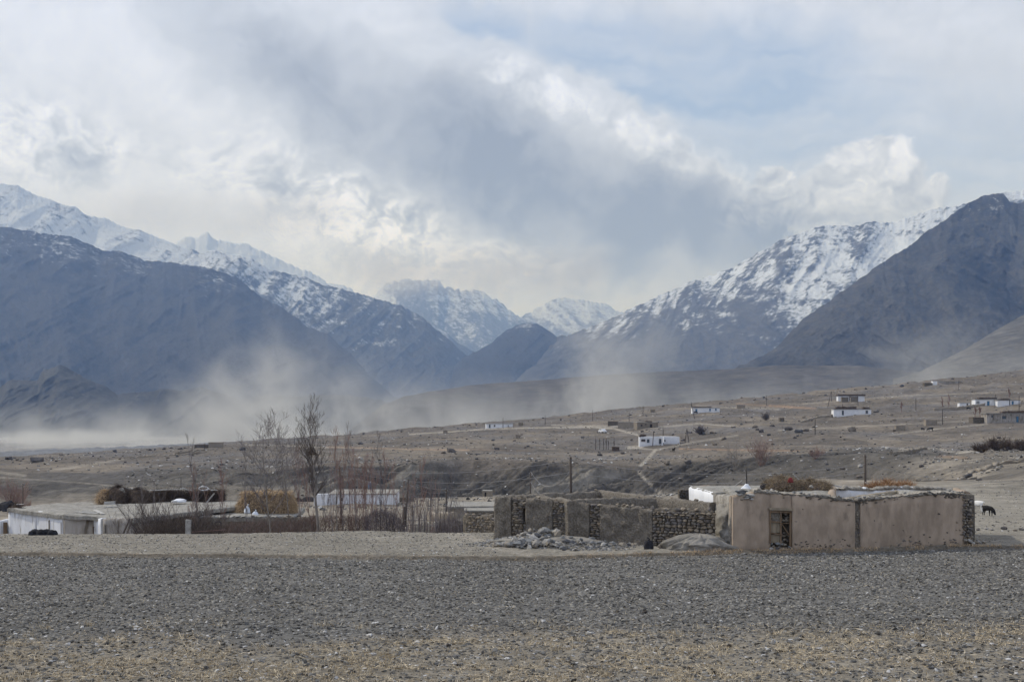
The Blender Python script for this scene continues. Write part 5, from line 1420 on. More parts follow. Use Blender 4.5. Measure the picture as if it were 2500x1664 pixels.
# the golden haystack
c_ = at(655, 1258, 95.5)
t = thing('haystack', 'big golden brown haystack on the low shed roof, two white sacks before it', 'haystack', c_)
_, hv = heap_core('hay_core', M['brush'], tuple(c_), 1.72, 1.5, 1.62, t, 40, 3.6, 44, .07)
heap_fibres('hay', M['hay'], hv, (c_.x, c_.y, c_.z + .3), 17000, .34, .013, t, 41, .7)
c2 = at(592, 1257, 94.6)
_, hv = heap_core('hay_core', M['brush'], tuple(c2), .55, .7, .75, t, 43, 2.0, 24, .15)
heap_fibres('hay', M['hay'], hv, (c2.x, c2.y, c2.z), 3600, .32, .013, t, 44, .7)
rg = np.random.default_rng(9); n = 4200
top_pts = np.stack([c_.x + rg.uniform(-1.6, 1.6, n), c_.y + rg.uniform(-1.3, .2, n), np.full(n, c_.z + 1.55) + rg.uniform(-.1, .12, n)], -1)
fibres('hay', M['hay'], top_pts, rg.normal(size=(n, 3)) * [1, 1, .25] + [0, -.6, -.3], rg.uniform(.25, .55, n), .016, t, 'stuff', 10)
def sack(X, Yb, d, w_, h_, lean, label):
    b = at(X, Yb, d)
    s = thing('sack', label, 'sack', b, 'white sacks by the haystack')
    heap_core('bag', M['sack'], tuple(b), w_, w_ * .8, h_ * .82, s, int(X), 1.9, 16, .12)
    MB().tube([(lean * .6, 0, h_ * .66), (lean, 0, h_ * .95), (lean * 1.2, 0, h_ * 1.05)], [.09, .035, .06], 8).build('neck', M['sack'], s, True)
sack(604, 1248, 93.6, .22, .46, .05, 'upper left of the two white sacks, set high against the haystack')
sack(623, 1259, 92.9, .25, .40, .04, 'lower right of the two white sacks, on the stone edge before the haystack')

# ================================================================== garden: trees, bushes, stakes
bare_tree('poplar_tree', 'tallest bare poplar with a dense dark upswept crown, right of the haystack', [(776, 1300), (772, 1240), (770, 1180), (762, 1130), (757, 1080), (756, 1040), (755, 1004)], 80, .13, .42, 34, 1.7, 3, M['bark'], M['barkd'], .46, .22, 3, None, .010, .0042, 'tree', .55)
bare_tree('willow_tree', 'bare slender tree with a wide pale fan crown before the haystack', [(660, 1305), (656, 1260), (648, 1180), (643, 1120), (641, 1085), (640, 1050)], 81, .085, .34, 22, 2.6, 3, M['bark'], M['barkg'], .55, .16, 8, None, .010, .0048, 'tree', .5)
bare_tree('willow_tree', 'thin bare tree with a small pale crown between the fan tree and the tall poplar', [(712, 1300), (700, 1220), (694, 1160), (686, 1100), (680, 1070), (678, 1045)], 83, .055, .45, 18, 1.5, 2, M['bark'], M['barkg'], .5, .2, 9, None, .010, .0048, 'tree', .5)
n_ = thing('bird_nest', 'dark round nest of twigs in the fork of the tallest poplar', 'nest', at(761, 1100, 79.9))
_, nv = heap_core('nest_core', M['brush'], tuple(at(761, 1104, 79.9)), .17, .17, .2, n_, 3, 2, 12, .3)
heap_fibres('twigs', M['twig'], nv, tuple(at(761, 1102, 79.9)), 300, .22, .014, n_, 3, 0)
SAP = [(795, 790, 1140, 82, 'g'), (822, 818, 1052, 79, 'r'), (834, 846, 1075, 81, 'r'), (852, 848, 1041, 84, 'g'), (868, 865, 1110, 80, 'r'), (884, 888, 1140, 79, 'r'), (897, 890, 1120, 82, 'r'), (915, 902, 1130, 80, 'r'),
       (930, 925, 1058, 81, 'g'), (944, 938, 1110, 83, 'r'), (958, 962, 1150, 80, 'r'), (905, 921, 1160, 78, 'r'), (978, 985, 1168, 79, 'r'), (1000, 1012, 1150, 80, 'r'), (1022, 1032, 1128, 81, 'r'), (1050, 1048, 1120, 80, 'g'), (1066, 1078, 1150, 82, 'g'), (1090, 1112, 1140, 80, 'g'),
       (812, 800, 1165, 78, 'g'), (760, 740, 1130, 81, 'r'), (735, 728, 1090, 85, 'r'), (604, 600, 1110, 84, 'g'), (545, 540, 1130, 86, 'r'), (487, 455, 1062, 84, 'g'), (505, 500, 1150, 88, 'r'), (478, 486, 1180, 88, 'r'), (470, 474, 1140, 86, 'r'), (352, 346, 1160, 92, 'g'), (380, 376, 1168, 92, 'g'),
       (1034, 1050, 1170, 78, 'g'), (1010, 996, 1185, 79, 'g'), (874, 860, 1175, 79, 'g'), (948, 930, 1180, 78, 'g'), (1082, 1100, 1190, 79, 'g'), (840, 822, 1180, 79, 'g')]
names = {'r': 'rust red', 'g': 'grey'}
for i, (xb, xt, yt, d, c_) in enumerate(SAP):
    hgt = 'tall' if yt < 1090 else ('middling' if yt < 1145 else 'short')
    where = ('left of the haystack' if xb < 560 else 'before the haystack' if xb < 720 else 'just left of the tall power pole' if xb < 822 else
             'in front of the middle white house' if xb < 920 else 'between the white house and the leaning pole' if xb < 1000 else 'in the stake fence left of the stone ruin')
    lean = 'leaning left' if xt < xb - 7 else ('leaning right' if xt > xb + 7 else 'upright')
    col_ = M['barkr'] if c_ == 'r' else M['barkg']
    xm = (xb + xt) / 2 + random.uniform(-4, 4)
    bare_tree('sapling', f'{hgt} {names[c_]} bare sapling, {lean}, {where}', [(xb, 1303), (xm, (1303 + yt) / 2), (xt, yt)], d, .035 if yt < 1130 else .026, .36 if c_ == 'r' else .3,
              22 if c_ == 'r' else 15, .95 if yt < 1150 else .6, 2 if yt < 1150 else 1, M['barkg'] if c_ == 'g' else M['bark'], col_, .34, .34, 50 + i, 'bare saplings in the garden', .006, .0045, 'sapling', .45, (3, 4))
# broad dark bush by the left house
def bush(name, label, X, Yb, d, stems, L, spread, mat, seed, depth=2, r=.02, group=None, up=.2, cat='bush', tw=.006):
    rr = random.Random(seed)
    b = at(X, Yb, d); b.z = gz(b.x, b.y)
    t = thing(name, label, cat, b, group)
    mb = MB()
    for k in range(stems):
        a = rr.uniform(0, 6.28); s = spread * rr.uniform(.2, 1)
        dv = Vector((math.cos(a) * s, math.sin(a) * s * .6, 1 - s * .6)).normalized()
        grow(mb, b + Vector((rr.uniform(-.3, .3) * L * .4, rr.uniform(-.2, .2), 0)), dv, L * rr.uniform(.6, 1.1), r, depth, rr, up, .4, (3, 5), tw)
    build_local(mb, 'branches', mat, t)
    return t
bush('bare_bush', 'big dark bare bush with arching twigs beside the left house', 425, 1300, 82, 24, 2.9, 1.1, M['barkd'], 5, 3, .035)
bush('bare_bush', 'smaller dark bare bush right of the big arching one', 500, 1300, 84, 14, 2.1, .9, M['barkd'], 6, 3, .03)
def thicket(name, label, X0, X1, Ytop, Ybot, d, n, mat, seed, ln=.4, wid=.012, cat='hedge', upk=1.0):
    """a band of fine upright twigs between two columns"""
    rg = np.random.default_rng(seed)
    X = rg.uniform(X0, X1, n)
    dd = d + rg.uniform(-1.2, 1.2, n)
    tops = np.interp(X, [p[0] for p in Ytop], [p[1] for p in Ytop])
    gzv = terr(X, dd)
    ztop_ = EYE + (HOR - tops) / F * dd
    z = gzv + (np.maximum(ztop_ - gzv, .3)) * rg.random(n) ** .8 - .1
    p = np.stack([(X - 1250) / F * dd, dd, z], -1)
    dv = rg.normal(size=(n, 3)) * [.55, .4, .3] + [0, 0, upk]
    c = at((X0 + X1) / 2, Ybot, d); c.z = gz(c.x, c.y)
    t = thing(name, label, cat, c)
    fibres('twigs', mat, p, dv, rg.uniform(.5, 1.3, n) * ln, wid, t, 'stuff', seed, .35)
    return t
thicket('hedge', 'reddish brown hedge of fine twigs along the low shed wall, below the haystack', 520, 760, [(520, 1285), (600, 1272), (700, 1270), (760, 1262)], 1300, 82, 8000, M['twigr'], 61)
thicket('hedge', 'dark red twig hedge in front of the tall power pole', 760, 900, [(760, 1265), (820, 1258), (900, 1262)], 1300, 81, 6500, M['twigr'], 62)
thicket('hedge', 'round purple grey thicket right of the dark red hedge', 890, 990, [(890, 1262), (915, 1243), (945, 1246), (975, 1262), (990, 1290)], 1300, 79, 8500, M['twigp'], 63, .32)
thicket('hedge', 'dark hedge of dry stalks below the big bare bush', 330, 540, [(330, 1292), (400, 1268), (470, 1262), (540, 1282)], 1300, 80, 6500, M['twig'], 64)
thicket('hedge', 'purple brown twigs massed behind the stake fence left of the ruin', 1065, 1150, [(1065, 1275), (1100, 1268), (1150, 1272)], 1300, 78, 3500, M['twigp'], 65)
def crownband(label, X0, X1, Y0, Y1, d, n, mat, seed, name='twig_crowns'):
    """red haze of sapling tips: fine upright twigs on thin stems"""
    rr = random.Random(seed)
    c = ground((X0 + X1) / 2, d=d)
    t = thing('osier_clump', label, 'osiers', c)
    mb = MB()
    for k in range(n):
        X = rr.uniform(X0, X1); dd = d + rr.uniform(-1.5, 1.5); yt = rr.uniform(Y0, Y1)
        b = ground(X + rr.uniform(-8, 8), d=dd); tp_ = at(X, yt, dd)
        mid = b.lerp(tp_, .5) + Vector((rr.uniform(-.15, .15), 0, 0))
        mb.tube([b, mid, tp_], [.014, .009, .004], 3, cap=False)
        for q in range(9):
            u = rr.uniform(.35, 1)
            s0 = mid.lerp(tp_, u) if u > .5 else b.lerp(tp_, u)
            a = rr.uniform(0, 6.28)
            e_ = s0 + Vector((math.cos(a) * .22, math.sin(a) * .22, rr.uniform(.25, .6)))
            mb.tube([s0, s0.lerp(e_, .5) + Vector((0, 0, -.03)), e_], [.006, .005, .004], 3, cap=False)
    build_local(mb, 'stems', mat, t)
crownband('rust red osier stems massed around the tall power pole', 800, 870, 1085, 1190, 82, 22, M['barkr'], 71)
crownband('rust red osier stems rising before the middle white house', 870, 970, 1115, 1200, 83, 20, M['barkr'], 72)
crownband('sparse rust red osier stems between the leaning pole and the ruin', 970, 1080, 1150, 1215, 82, 16, M['barkr'], 73)
crownband('low grey stems among the stakes left of the stone wall', 960, 1140, 1200, 1260, 78, 26, M['barkg'], 74)
# stake fence, stake by stake
rr = random.Random(4)
sf = thing('stake_fence', 'row of crooked stakes of uneven height left of the dry stone wall', 'fence', ground(1060, d=77))
k = 0
for X in np.arange(985, 1142, 3.6):
    d = 76.5 + rr.uniform(-.6, .6)
    b = ground(X, d=d); yt = rr.uniform(1238, 1275)
    e_ = at(X + rr.uniform(-9, 9), yt, d)
    m_ = b.lerp(e_, .5) + Vector((rr.uniform(-.04, .04), 0, 0))
    build_local(MB().tube([b + Vector((0, 0, -.1)), m_, e_], [.026, .022, .012], 5), 'stake', M['barkg'] if k % 3 else M['barkd'], sf)
    k += 1
for Y0, Y1 in ((1283, 1279), (1268, 1266)):
    build_local(MB().tube([at(985 + q * 31, Y0 + (Y1 - Y0) * q / 5 + rr.uniform(-2, 2), 76.2) for q in range(6)], .014, 4), 'rail', M['barkg'], sf)
o = MB().box((0, 0, 0), (.28, .18, 1.1), jit=.02).build('concrete_post', M['plank']); p = ground(460, d=80); p.z += 1.05; o.location = at(460, 1292, 79); tag(o, 'pale square post before the low shed wall, under the dark bushes', 'post')
plank('thin rusty rail standing across the gap right of the pale post', 468, 1298, 550, 1292, 79, 79, .03, .03, 'barkr', 'rail', 'rail')
lb = at(300, 1301, 83.5)
for i, (X0, X1) in enumerate(((300, 316), (309, 323))):
    plank(('dark ladder beam leaning on the left house wall, the left one', 'dark ladder beam leaning on the left house wall, the right one')[i], X0, 1304, X1, 1266, 83.0, 84.0, .07, .07, 'pole', 'leaning_beam', 'beam')

# black tarp on the field edge
tpos = ground(104, d=70.2)
t = thing('black_bundle', 'long black bundle of cloth lying on the field edge before the left house', 'bundle', tpos)
for i, (X, rx, h_) in enumerate([(76, .16, .05), (86, .28, .14), (100, .30, .13), (114, .30, .14), (126, .22, .10), (134, .14, .08)]):
    heap_core('fold', M['black'], tuple(at(X, 1302, 70.2 + .1 * (i % 2))), rx, .22, h_ + .1, t, 70 + i, 2.0, 12, .2)

# dry stone wall between the stakes and the ruin
sw = thing('dry_stone_wall', 'dry stone wall joining the stake fence to the stone ruin', 'wall', ground(1175, d=75))
a, b = XYd(1138, 75.3), XYd(1212, 73.6)
sww = slab([a, b], [ztop(1258, 75.3), ztop(1254, 73.6)], [gz(*a) - .3] * 2, .45, M['core'], 'wall', sw, seed=95, rough=.06, toprough=.1)
fill_stones((a[0], a[1] - .24), (b[0], b[1] - .24), ztop(1312, 75), lambda t: ztop(1256, 75), sww, (0, -1), sz=(.22, .11), depth=.12, seed=96)
for i in range(14):
    X = rr.uniform(1140, 1205); s = rr.uniform(.08, .16)
    put_rock('wallstone', M['stone'], at(X, 1255, 74.6), (s * 1.3, s, s * .6), sww, 'stone')

# ================================================================== generic small houses
def simple_house(name, label, cat, X0, X1, Yt, Yb, d, deep=5.0, wall='whitefar', roof='mudroof', ang=-6, group=None, over=.25, brush=None, doors=(), wins=(), rim=None, ground_z=None, roof_th=.22):
    """box house whose front runs from column X0 to X1 (top row Yt, foot row Yb) at distance d.
    brush: [(X0, X1, h)], doors/wins: [(X0, X1, Yt, Yb, material)]"""
    xm = (X0 + X1) / 2
    hit = ground(xm, Yb)
    if 0.62 * d < hit.y < 1.6 * d: d = hit.y + (0.5 if d < 200 else 0)
    b = at(xm, Yb, d)
    gz0 = gz(b.x, b.y)
    W_ = (X1 - X0) / F * d; H_ = (Yb - Yt) / F * d
    base = min(b.z, gz0)
    root = thing(name, label, cat, (b.x, b.y, b.z), group)
    root.rotation_euler = (0, 0, math.radians(ang))
    mb = MB(); z0 = min(base, gz0) - b.z - .8
    mb.box((0, deep / 2, (H_ + z0) / 2), (W_, deep, H_ - z0), jit=.04 * min(H_, 3) / 2)
    mb.build('wall', M[wall], root)
    r_ = MB(); r_.box((0, deep / 2, H_ + roof_th / 2), (W_ + over * 2, deep + over * 2, roof_th), jit=.05); r_.build('roof', M[roof], root)
    def front_x(X): return ((X - 1250) / F * d - b.x)
    for (a0, a1, y0, y1, mt_) in list(doors) + [tuple(w_) for w_ in wins]:
        isd = (a0, a1, y0, y1, mt_) in doors
        ww = (a1 - a0) / F * d; hh = (y1 - y0) / F * d
        o = MB().box((0, 0, 0), (ww, .08, hh)).build('door' if isd else 'window', M[mt_], root)
        o.location = (front_x((a0 + a1) / 2), -.03, (Yb - (y0 + y1) / 2) / F * d)
        if ww > .5:
            f = MB(); f.box((-ww / 2 - .03, -.02, 0), (.06, .1, hh + .12)); f.box((ww / 2 + .03, -.02, 0), (.06, .1, hh + .12)); f.box((0, -.023, hh / 2 + .04), (ww - .01, .1, .07))
            f.build('frame', M['wood'], o)
    if brush:
        for q, (a0, a1, bh) in enumerate(brush):
            ww = (a1 - a0) / F * d
            v = []
            n = max(60, int(ww * 45))
            c = Vector((front_x((a0 + a1) / 2), deep * .22, H_ + roof_th)); bh = bh * 1.35
            rg = np.random.default_rng(int(a0))
            mbb = MB(); m_ = max(3, int(ww / 1.2))
            for i in range(m_):
                mbb.box((c.x + (i + .5 - m_ / 2) * ww / m_, c.y, c.z + bh * rg.uniform(.3, .5)), (ww / m_ * 1.15, deep * .45, bh * rg.uniform(.6, 1.0)), jit=.12)
            co = mbb.build('brush_pile', M['brush'], root)
            P_ = np.stack([c.x + rg.uniform(-.52, .52, n) * ww, c.y + rg.uniform(-.25, .25, n) * deep, c.z + rg.uniform(0, 1, n) * bh], -1)
            f_ = fibres('brush', M['twig'], P_, rg.normal(size=(n, 3)) * [1, 1, .5], rg.uniform(.3, .9, n), .05, None, 'stuff', int(a0))
            f_.parent = co
    return root

# middle white house with the blue barrel
mh = simple_house('white_house', 'long low white terrace house behind the saplings, blue barrel on its roof', 'house', 803, 966, 1206, 1229, 258, 13.0, 'whitefar', 'mudroof', 2, over=.1, brush=None, wins=[(833, 836, 1214, 1222, 'dark')], doors=[(820, 823, 1211, 1229, 'dark')], roof_th=.12)
mb = MB(); mb.box((-6.6 + .05, -.35, .72), (2.6, 1.2, 1.9), jit=.05); mb.build('porch', M['whitefar'], mh)
mb = MB()
for i, (x, y, s) in enumerate([(-3.2, 6, .5), (-2.4, 5.4, .42), (-1.7, 6.4, .4), (-.9, 6, .45)]): pass
for i, (X, Y, lb) in enumerate([(861, 1191, 'leftmost dark bundle on the middle white house roof'), (869, 1190, 'second dark bundle on the middle white house roof'), (891, 1190, 'brown bundle just left of the blue barrel'), (880, 1190, 'white bundle between the dark bundles and the blue barrel')]):
    o = put_rock('rub3', M['black'] if i < 3 else M['sack'], at(X, Y, 268) + Vector((0, 0, .1)), (.5, .4, .35 if i < 3 else .22), None, 'roof_bundle', count=4, n=18)
    tag(o, lb, 'bundle')
bt = thing('blue_barrel', 'pale blue water barrel standing on the middle white house roof', 'barrel', at(903, 1193, 262))
p = at(903, 1193, 262)
build_local(MB().tube([(p.x, p.y, p.z - .2), (p.x, p.y, p.z + .45), (p.x, p.y, p.z + .5), (p.x, p.y, p.z + 1.15)], [.33, .33, .30, .28], 10), 'drum', M['bluep'], bt, True)
build_local(MB().tube([(p.x, p.y, p.z + 1.15), (p.x, p.y, p.z + 1.35)], [.16, .14], 8), 'cap', M['sack'], bt, True)
w_ = slab([XYd(955, 252), XYd(1008, 250)], [ztop(1212, 252), ztop(1213, 250)], [gz(*XYd(980, 251)) - .3] * 2, .9, M['core'], 'low_wall', None, seed=5, step=.5, rough=.2, toprough=.3)
tag(w_, 'low dark stone wall running right from the middle white house', 'wall')
w_ = slab([XYd(716, 262), XYd(766, 262)], [ztop(1212, 262)] * 2, [gz(*XYd(740, 262)) - .3] * 2, 1.2, M['boulder'], 'low_wall', None, seed=6, step=.5, rough=.3, toprough=.5)
tag(w_, 'low dark stone wall left of the middle white house', 'wall')

# huts at the foot of the bank and beside the ruin
simple_house('mud_hut', 'tiny tan mud hut with a dark doorway at the foot of the gullied bank', 'hut', 1177, 1200, 1198, 1211, 268, 2.5, 'adobe', 'mudroof', -4, over=.05, doors=[(1183, 1187, 1201, 1211, 'dark')], roof_th=.1)
simple_house('mud_hut', 'low mud hut with a broad flat roof just left of the stone ruin', 'hut', 1093, 1215, 1239, 1262, 112, 9.0, 'adobe', 'mudroof', 3, over=.1, roof_th=.18)
simple_house('mud_hut', 'lower flat roofed mud building right behind the dry stone wall', 'hut', 1138, 1225, 1249, 1275, 92, 4.0, 'daub', 'mudroof', 2, over=.15, roof_th=.16)
w_ = slab([XYd(1046, 105), XYd(1112, 103)], [ztop(1252, 105), ztop(1248, 103)], [gz(*XYd(1080, 104)) - .3] * 2, .5, M['adobe'], 'low_wall', None, seed=7, step=.3, rough=.1, toprough=.12)
tag(w_, 'crumbling mud wall behind the stake fence', 'wall')
w_ = slab([XYd(1008, 88), XYd(1138, 86)], [ztop(1275, 88), ztop(1270, 86)], [gz(*XYd(1080, 87)) - .3] * 2, .4, M['mudrim'], 'low_wall', None, seed=8, step=.3, rough=.1, toprough=.12)
tag(w_, 'pale broken earth wall between the stakes, in front of the crumbling mud wall', 'wall')

def car(name, label, X, Yb, d, body, facing=0.3, L=3.9):
    b = ground(X, d=d) if Yb is None else at(X, Yb, d)
    b.z = gz(b.x, b.y)
    r = thing(name, label, 'car', b)
    r.rotation_euler = (0, 0, facing)
    prof = [(-L / 2, .45), (-L / 2, .95), (-L * .30, 1.05), (-L * .17, 1.6), (L * .32, 1.6), (L * .42, 1.05), (L / 2, .95), (L / 2, .4)]
    m = MB(); n = len(prof)
    for y in (-.82, .82):
        for (x, z) in prof: m.v.append((x, y * (0.88 if z > 1.2 else 1), z))
    m.f.append(tuple(range(n))); m.f.append(tuple(range(n, 2 * n))[::-1])
    for i in range(n):
        j = (i + 1) % n; m.f.append((i, i + n, j + n, j))
    m.build('body', body, r)
    for s in (-1, 1):
        MB().prism([(-L * .14, s * .775), (L * .29, s * .775), (L * .29, s * .80), (-L * .14, s * .80)], 1.1, 1.5).build('side_window', M['glassy'], r)
        for x in (-L * .31, L * .3):
            MB().tube([(x, s * .72, .33), (x, s * .86, .33)], .33, 12).build('wheel', M['black'], r)
    MB().prism([(-L * .27, -.66), (-L * .27, .66), (-L * .19, .66), (-L * .19, -.66)], 1.14, [1.14, 1.14, 1.5, 1.5]).build('windscreen', M['glassy'], r)
    return r
car('parked_car', 'small white hatchback parked at the left end of the brown compound on the slope', 1471, 1040, 560, M['whitefar'], 2.0)
o = put_rock('rub3', M['sack'], ground(1196, 1229) + Vector((0, 0, .3)), (.45, .35, .5), None, 'white_bundle', count=4, n=18)
tag(o, 'upright white bundle on the terrace just left of the ruin corner', 'bundle')
for i, (X, Y) in enumerate([(1141, 1220), (1158, 1221)]):
    o = put_rock('rub3', M['sack'], ground(X, Y) + Vector((0, 0, .15)), (.3, .22, .2), None, 'white_sack', count=4, n=18)
    tag(o, ('left of two white sacks on the terrace left of the white car', 'right of two white sacks on the terrace left of the white car')[i], 'sack')
# left margin: white things under a red bush
bush('red_bush', 'rust red bush above white sheets at the left edge of the view', 30, 1215, 215, 40, 3.4, .9, M['barkr'], 21, 2, .02, tw=.010)
bush('red_bush', 'low pink brown bush right of the rust red one', 60, 1225, 205, 22, 1.6, .9, M['barkr'], 22, 2, .02, tw=.010)
for i, (X, Y, s) in enumerate([(5, 1212, 1.0), (20, 1214, 1.3), (38, 1216, 1.0)]):
    o = put_rock('rub3', M['whitefar'], ground(X, d=212) + Vector((0, 0, .8)), (s * 1.6, s, s * .9), None, 'white_heap', count=4, n=18)
    tag(o, ('white heap at the very left edge, on the terrace', 'biggest white heap below the rust red bush', 'white heap right of the big one below the red bush')[i], 'heap')

# ================================================================== houses on the slope
simple_house('white_house', 'white slope house with a dark thatch band and two brown sheds before it', 'house', 2047, 2110, 966, 979, 700, 7, roof='brush', roof_th=.75, over=.4, doors=[(2073, 2077, 967, 978, 'glassy')], ang=-5)
simple_house('shed', 'left brown shed before the thatched white house', 'shed', 2055, 2071, 970, 981.5, 688, 3, 'daub', 'brush', -4, over=.1)
simple_house('shed', 'right brown shed before the thatched white house', 'shed', 2077, 2095, 969, 980.5, 688, 3, 'daub', 'brush', -4, over=.1)
simple_house('white_house', 'long white house with brush heaps on its left half, just below the thatched one', 'house', 2036, 2126, 999, 1013, 620, 7, brush=[(2042, 2090, .8), (2106, 2122, .6)], doors=[(2056, 2060, 1002, 1013, 'glassy'), (2113, 2118, 1002, 1009, 'glassy')], ang=-5)
simple_house('white_house', 'right edge white house with brush roof, blue door and slits in its gable', 'house', 2382, 2435, 975, 990, 620, 7, brush=[(2391, 2433, .6)], doors=[(2410, 2415, 979, 990, 'bluep')], wins=[(2385, 2387, 979, 985, 'dark'), (2389, 2391, 979, 985, 'dark')], ang=-5)
simple_house('white_house', 'low white wing running right from the brush roofed house at the right edge', 'house', 2436, 2490, 977, 989, 621, 6, brush=[(2442, 2466, .4)], doors=[(2470, 2474, 979, 988, 'bluep'), (2464, 2466, 975, 988, 'dark')], ang=-5)
simple_house('white_hut', 'small white hut on the long dark wall, left of the right edge white house', 'hut', 2343, 2368, 982.5, 994, 612, 4, doors=[(2360, 2363, 985, 992, 'glassy')], ang=-4)
simple_house('grey_house', 'grey and pale patched house with dark brush roof cut by the right edge', 'house', 2410, 2520, 1010, 1032, 505, 7, 'tanwall', 'mudroof', -3, brush=[(2448, 2520, .7)], doors=[(2481, 2486, 1016, 1030, 'bluep')], wins=[(2421, 2425, 1013, 1019, 'glassy'), (2447, 2456, 1015, 1022, 'glassy')])
simple_house('stone_hut', 'square dark stone enclosure left of the grey house at the right edge', 'hut', 2376, 2412, 1020, 1033, 498, 6, 'core', 'brush', -4, over=0)
simple_house('mud_hut', 'brown cube hut below and left of the right edge houses', 'hut', 2261, 2288, 1026, 1038, 480, 3.5, 'adobe', 'adobe', -3, over=0, group='cube huts on the slope')
simple_house('mud_hut', 'smaller brown cube hut farther down left of the larger cube hut', 'hut', 2188, 2209, 1040, 1051, 445, 2.8, 'adobe', 'adobe', -3, over=0, group='cube huts on the slope')
simple_house('white_hut', 'round cornered white end of the long grey building near the skyline', 'hut', 2278, 2288, 931, 940, 860, 4, 'whitefar', 'whitefar', 0, over=0)
simple_house('long_building', 'long low grey building near the right skyline', 'building', 2288, 2351, 931, 937, 862, 5, 'tanwall', 'mudroof', 9, over=0)
simple_house('stone_hut', 'dark little hut at the left end of the long grey building', 'hut', 2257, 2276, 935, 941, 855, 4, 'core', 'brush', 0, over=0)
simple_house('white_house', 'white mid slope house with blue doors, tripod pole at its left corner', 'house', 1690, 1757, 995, 1006, 650, 6, brush=[(1693, 1736, .3)], doors=[(1698, 1702, 998, 1006, 'bluep'), (1732, 1735, 997, 1003, 'bluep'), (1746, 1749, 997, 1002, 'bluep')], ang=-2)
simple_house('mud_hut', 'long brown hut right of the white house in the middle of the slope', 'hut', 1799, 1819, 989, 997, 700, 4, 'adobe', 'mudroof', -5, over=.1, group='brown huts near the skyline')
simple_house('mud_hut', 'brown box hut near the skyline above the brown compound', 'hut', 1588, 1599, 1000, 1007, 690, 3, 'adobe', 'adobe', 0, over=.1, group='brown huts near the skyline')
cp = simple_house('mud_compound', 'left block of the brown mud compound beside the parked hatchback', 'house', 1508, 1554, 1031, 1044, 560, 8, 'adobe', 'mudroof', -16, over=.1)
simple_house('mud_compound', 'right block of the brown mud compound with small dark windows', 'house', 1555, 1607, 1031, 1044, 566, 8, 'adobe', 'mudroof', 5, over=.1, doors=[(1587, 1592, 1035, 1043, 'dark')], wins=[(1564, 1568, 1036, 1040, 'dark'), (1575, 1578, 1034, 1037, 'dark')], brush=[(1578, 1592, .3)])
simple_house('shed', 'low dark shed behind the left end of the brown compound', 'shed', 1484, 1508, 1029, 1038, 580, 5, 'core', 'brush', -6, over=0)
gh = simple_house('white_house', 'nearest white slope house with dark yard wall and dark heap on its corner', 'house', 1561, 1619, 1066, 1087, 455, 6.5, ang=-3, brush=[(1562, 1577, .55)], wins=[(1566, 1575, 1072, 1075, 'dark'), (1566, 1575, 1076, 1077.5, 'dark'), (1580, 1585, 1072, 1080, 'glassy')], doors=[(1609, 1614, 1071, 1083, 'glassy')], roof='whitefar', over=0, roof_th=.08)
simple_house('white_house', 'white gabled wing right of the nearest white slope house', 'house', 1620, 1659, 1066, 1084, 457, 6, ang=3, roof='whitefar', over=0, roof_th=.08, wins=[(1622, 1624.5, 1073, 1077, 'dark')])
w_ = slab([XYd(1564, 449), XYd(1620, 450)], [ztop(1080.5, 449), ztop(1079.5, 450)], [ztop(1093, 449)] * 2, .7, M['core'], 'yard_wall', None, seed=15, step=.4, rough=.12, toprough=.15)
tag(w_, 'dark stone yard wall in front of the nearest white slope house', 'wall')
simple_house('stone_hut', 'dark brushwood pen beside the row of thin posts, left of the nearest white slope house', 'pen', 1495, 1512, 1092, 1101, 430, 3, 'brush', 'brush', 0, over=.05)
simple_house('white_house', 'distant long white house on the left skyline of the slope', 'house', 1187, 1252, 1034, 1044, 700, 7, ang=4, roof='mudroof', wins=[(1206, 1209, 1037, 1041, 'dark')], doors=[(1194, 1197, 1036, 1044, 'glassy'), (1240, 1242, 1037, 1042, 'glassy')])
for X0, X1, Y0, Y1, d, lb in [(1082, 1092, 1051, 1058, 640, 'straw coloured box hut left of the distant white house'), (1266, 1277, 1032, 1039, 720, 'grey box hut right of the distant white house'), (1259, 1270, 1062, 1070, 560, 'brown box hut below the distant white house')]:
    simple_house('mud_hut', lb, 'hut', X0, X1, Y0, Y1, d, 2.5, 'adobe', 'adobe', 0, over=.05, group='small box huts')
simple_house('mud_hut', 'tan adobe hut on the left skyline with a dark wing', 'hut', 509, 541, 1080.5, 1092, 560, 5, 'adobe', 'adobe', 2, over=0)
simple_house('stone_hut', 'dark low wing left of the tan adobe hut', 'hut', 475, 509, 1086, 1092, 560, 5, 'core', 'brush', 2, over=0)
def low_wall(label, pts, h_px, mat='adobe', th=.6, seed=1):
    """pts: [(X, Y of the foot, d)]"""
    P_ = [XYd(X, d) for X, Y, d in pts]
    zs = [gz(*p) for p in P_]
    o = slab(P_, [z + h_px / F * pts[0][2] for z in zs], [z - .5 for z in zs], th, M[mat], 'low_wall', None, step=.9, rough=.25, toprough=.3, seed=seed)
    return tag(o, label, 'wall')
low_wall('long dark stone wall running down left from the brush heaped white house', [(1955, 0, 560), (2000, 0, 580), (2050, 0, 605)], 5, seed=1)
low_wall('short dark wall above the long one left of the brush heaped white house', [(1960, 0, 600), (2000, 0, 610)], 4, seed=2)
low_wall('long straight dark wall below the white hut at the right', [(2280, 0, 590), (2340, 0, 594), (2404, 0, 600)], 8, seed=3)
low_wall('low dark wall left of the adobe hut on the left part of the slope', [(300, 0, 470), (360, 0, 480), (430, 0, 500), (505, 0, 510)], 4, seed=4)
low_wall('short pale topped wall above the low dark one on the left slope', [(425, 0, 520), (500, 0, 530)], 5, 'adobe', seed=5)
low_wall('stone terrace wall below the gully head on the right', [(2175, 0, 272), (2210, 0, 295), (2260, 0, 325)], 7, seed=6)
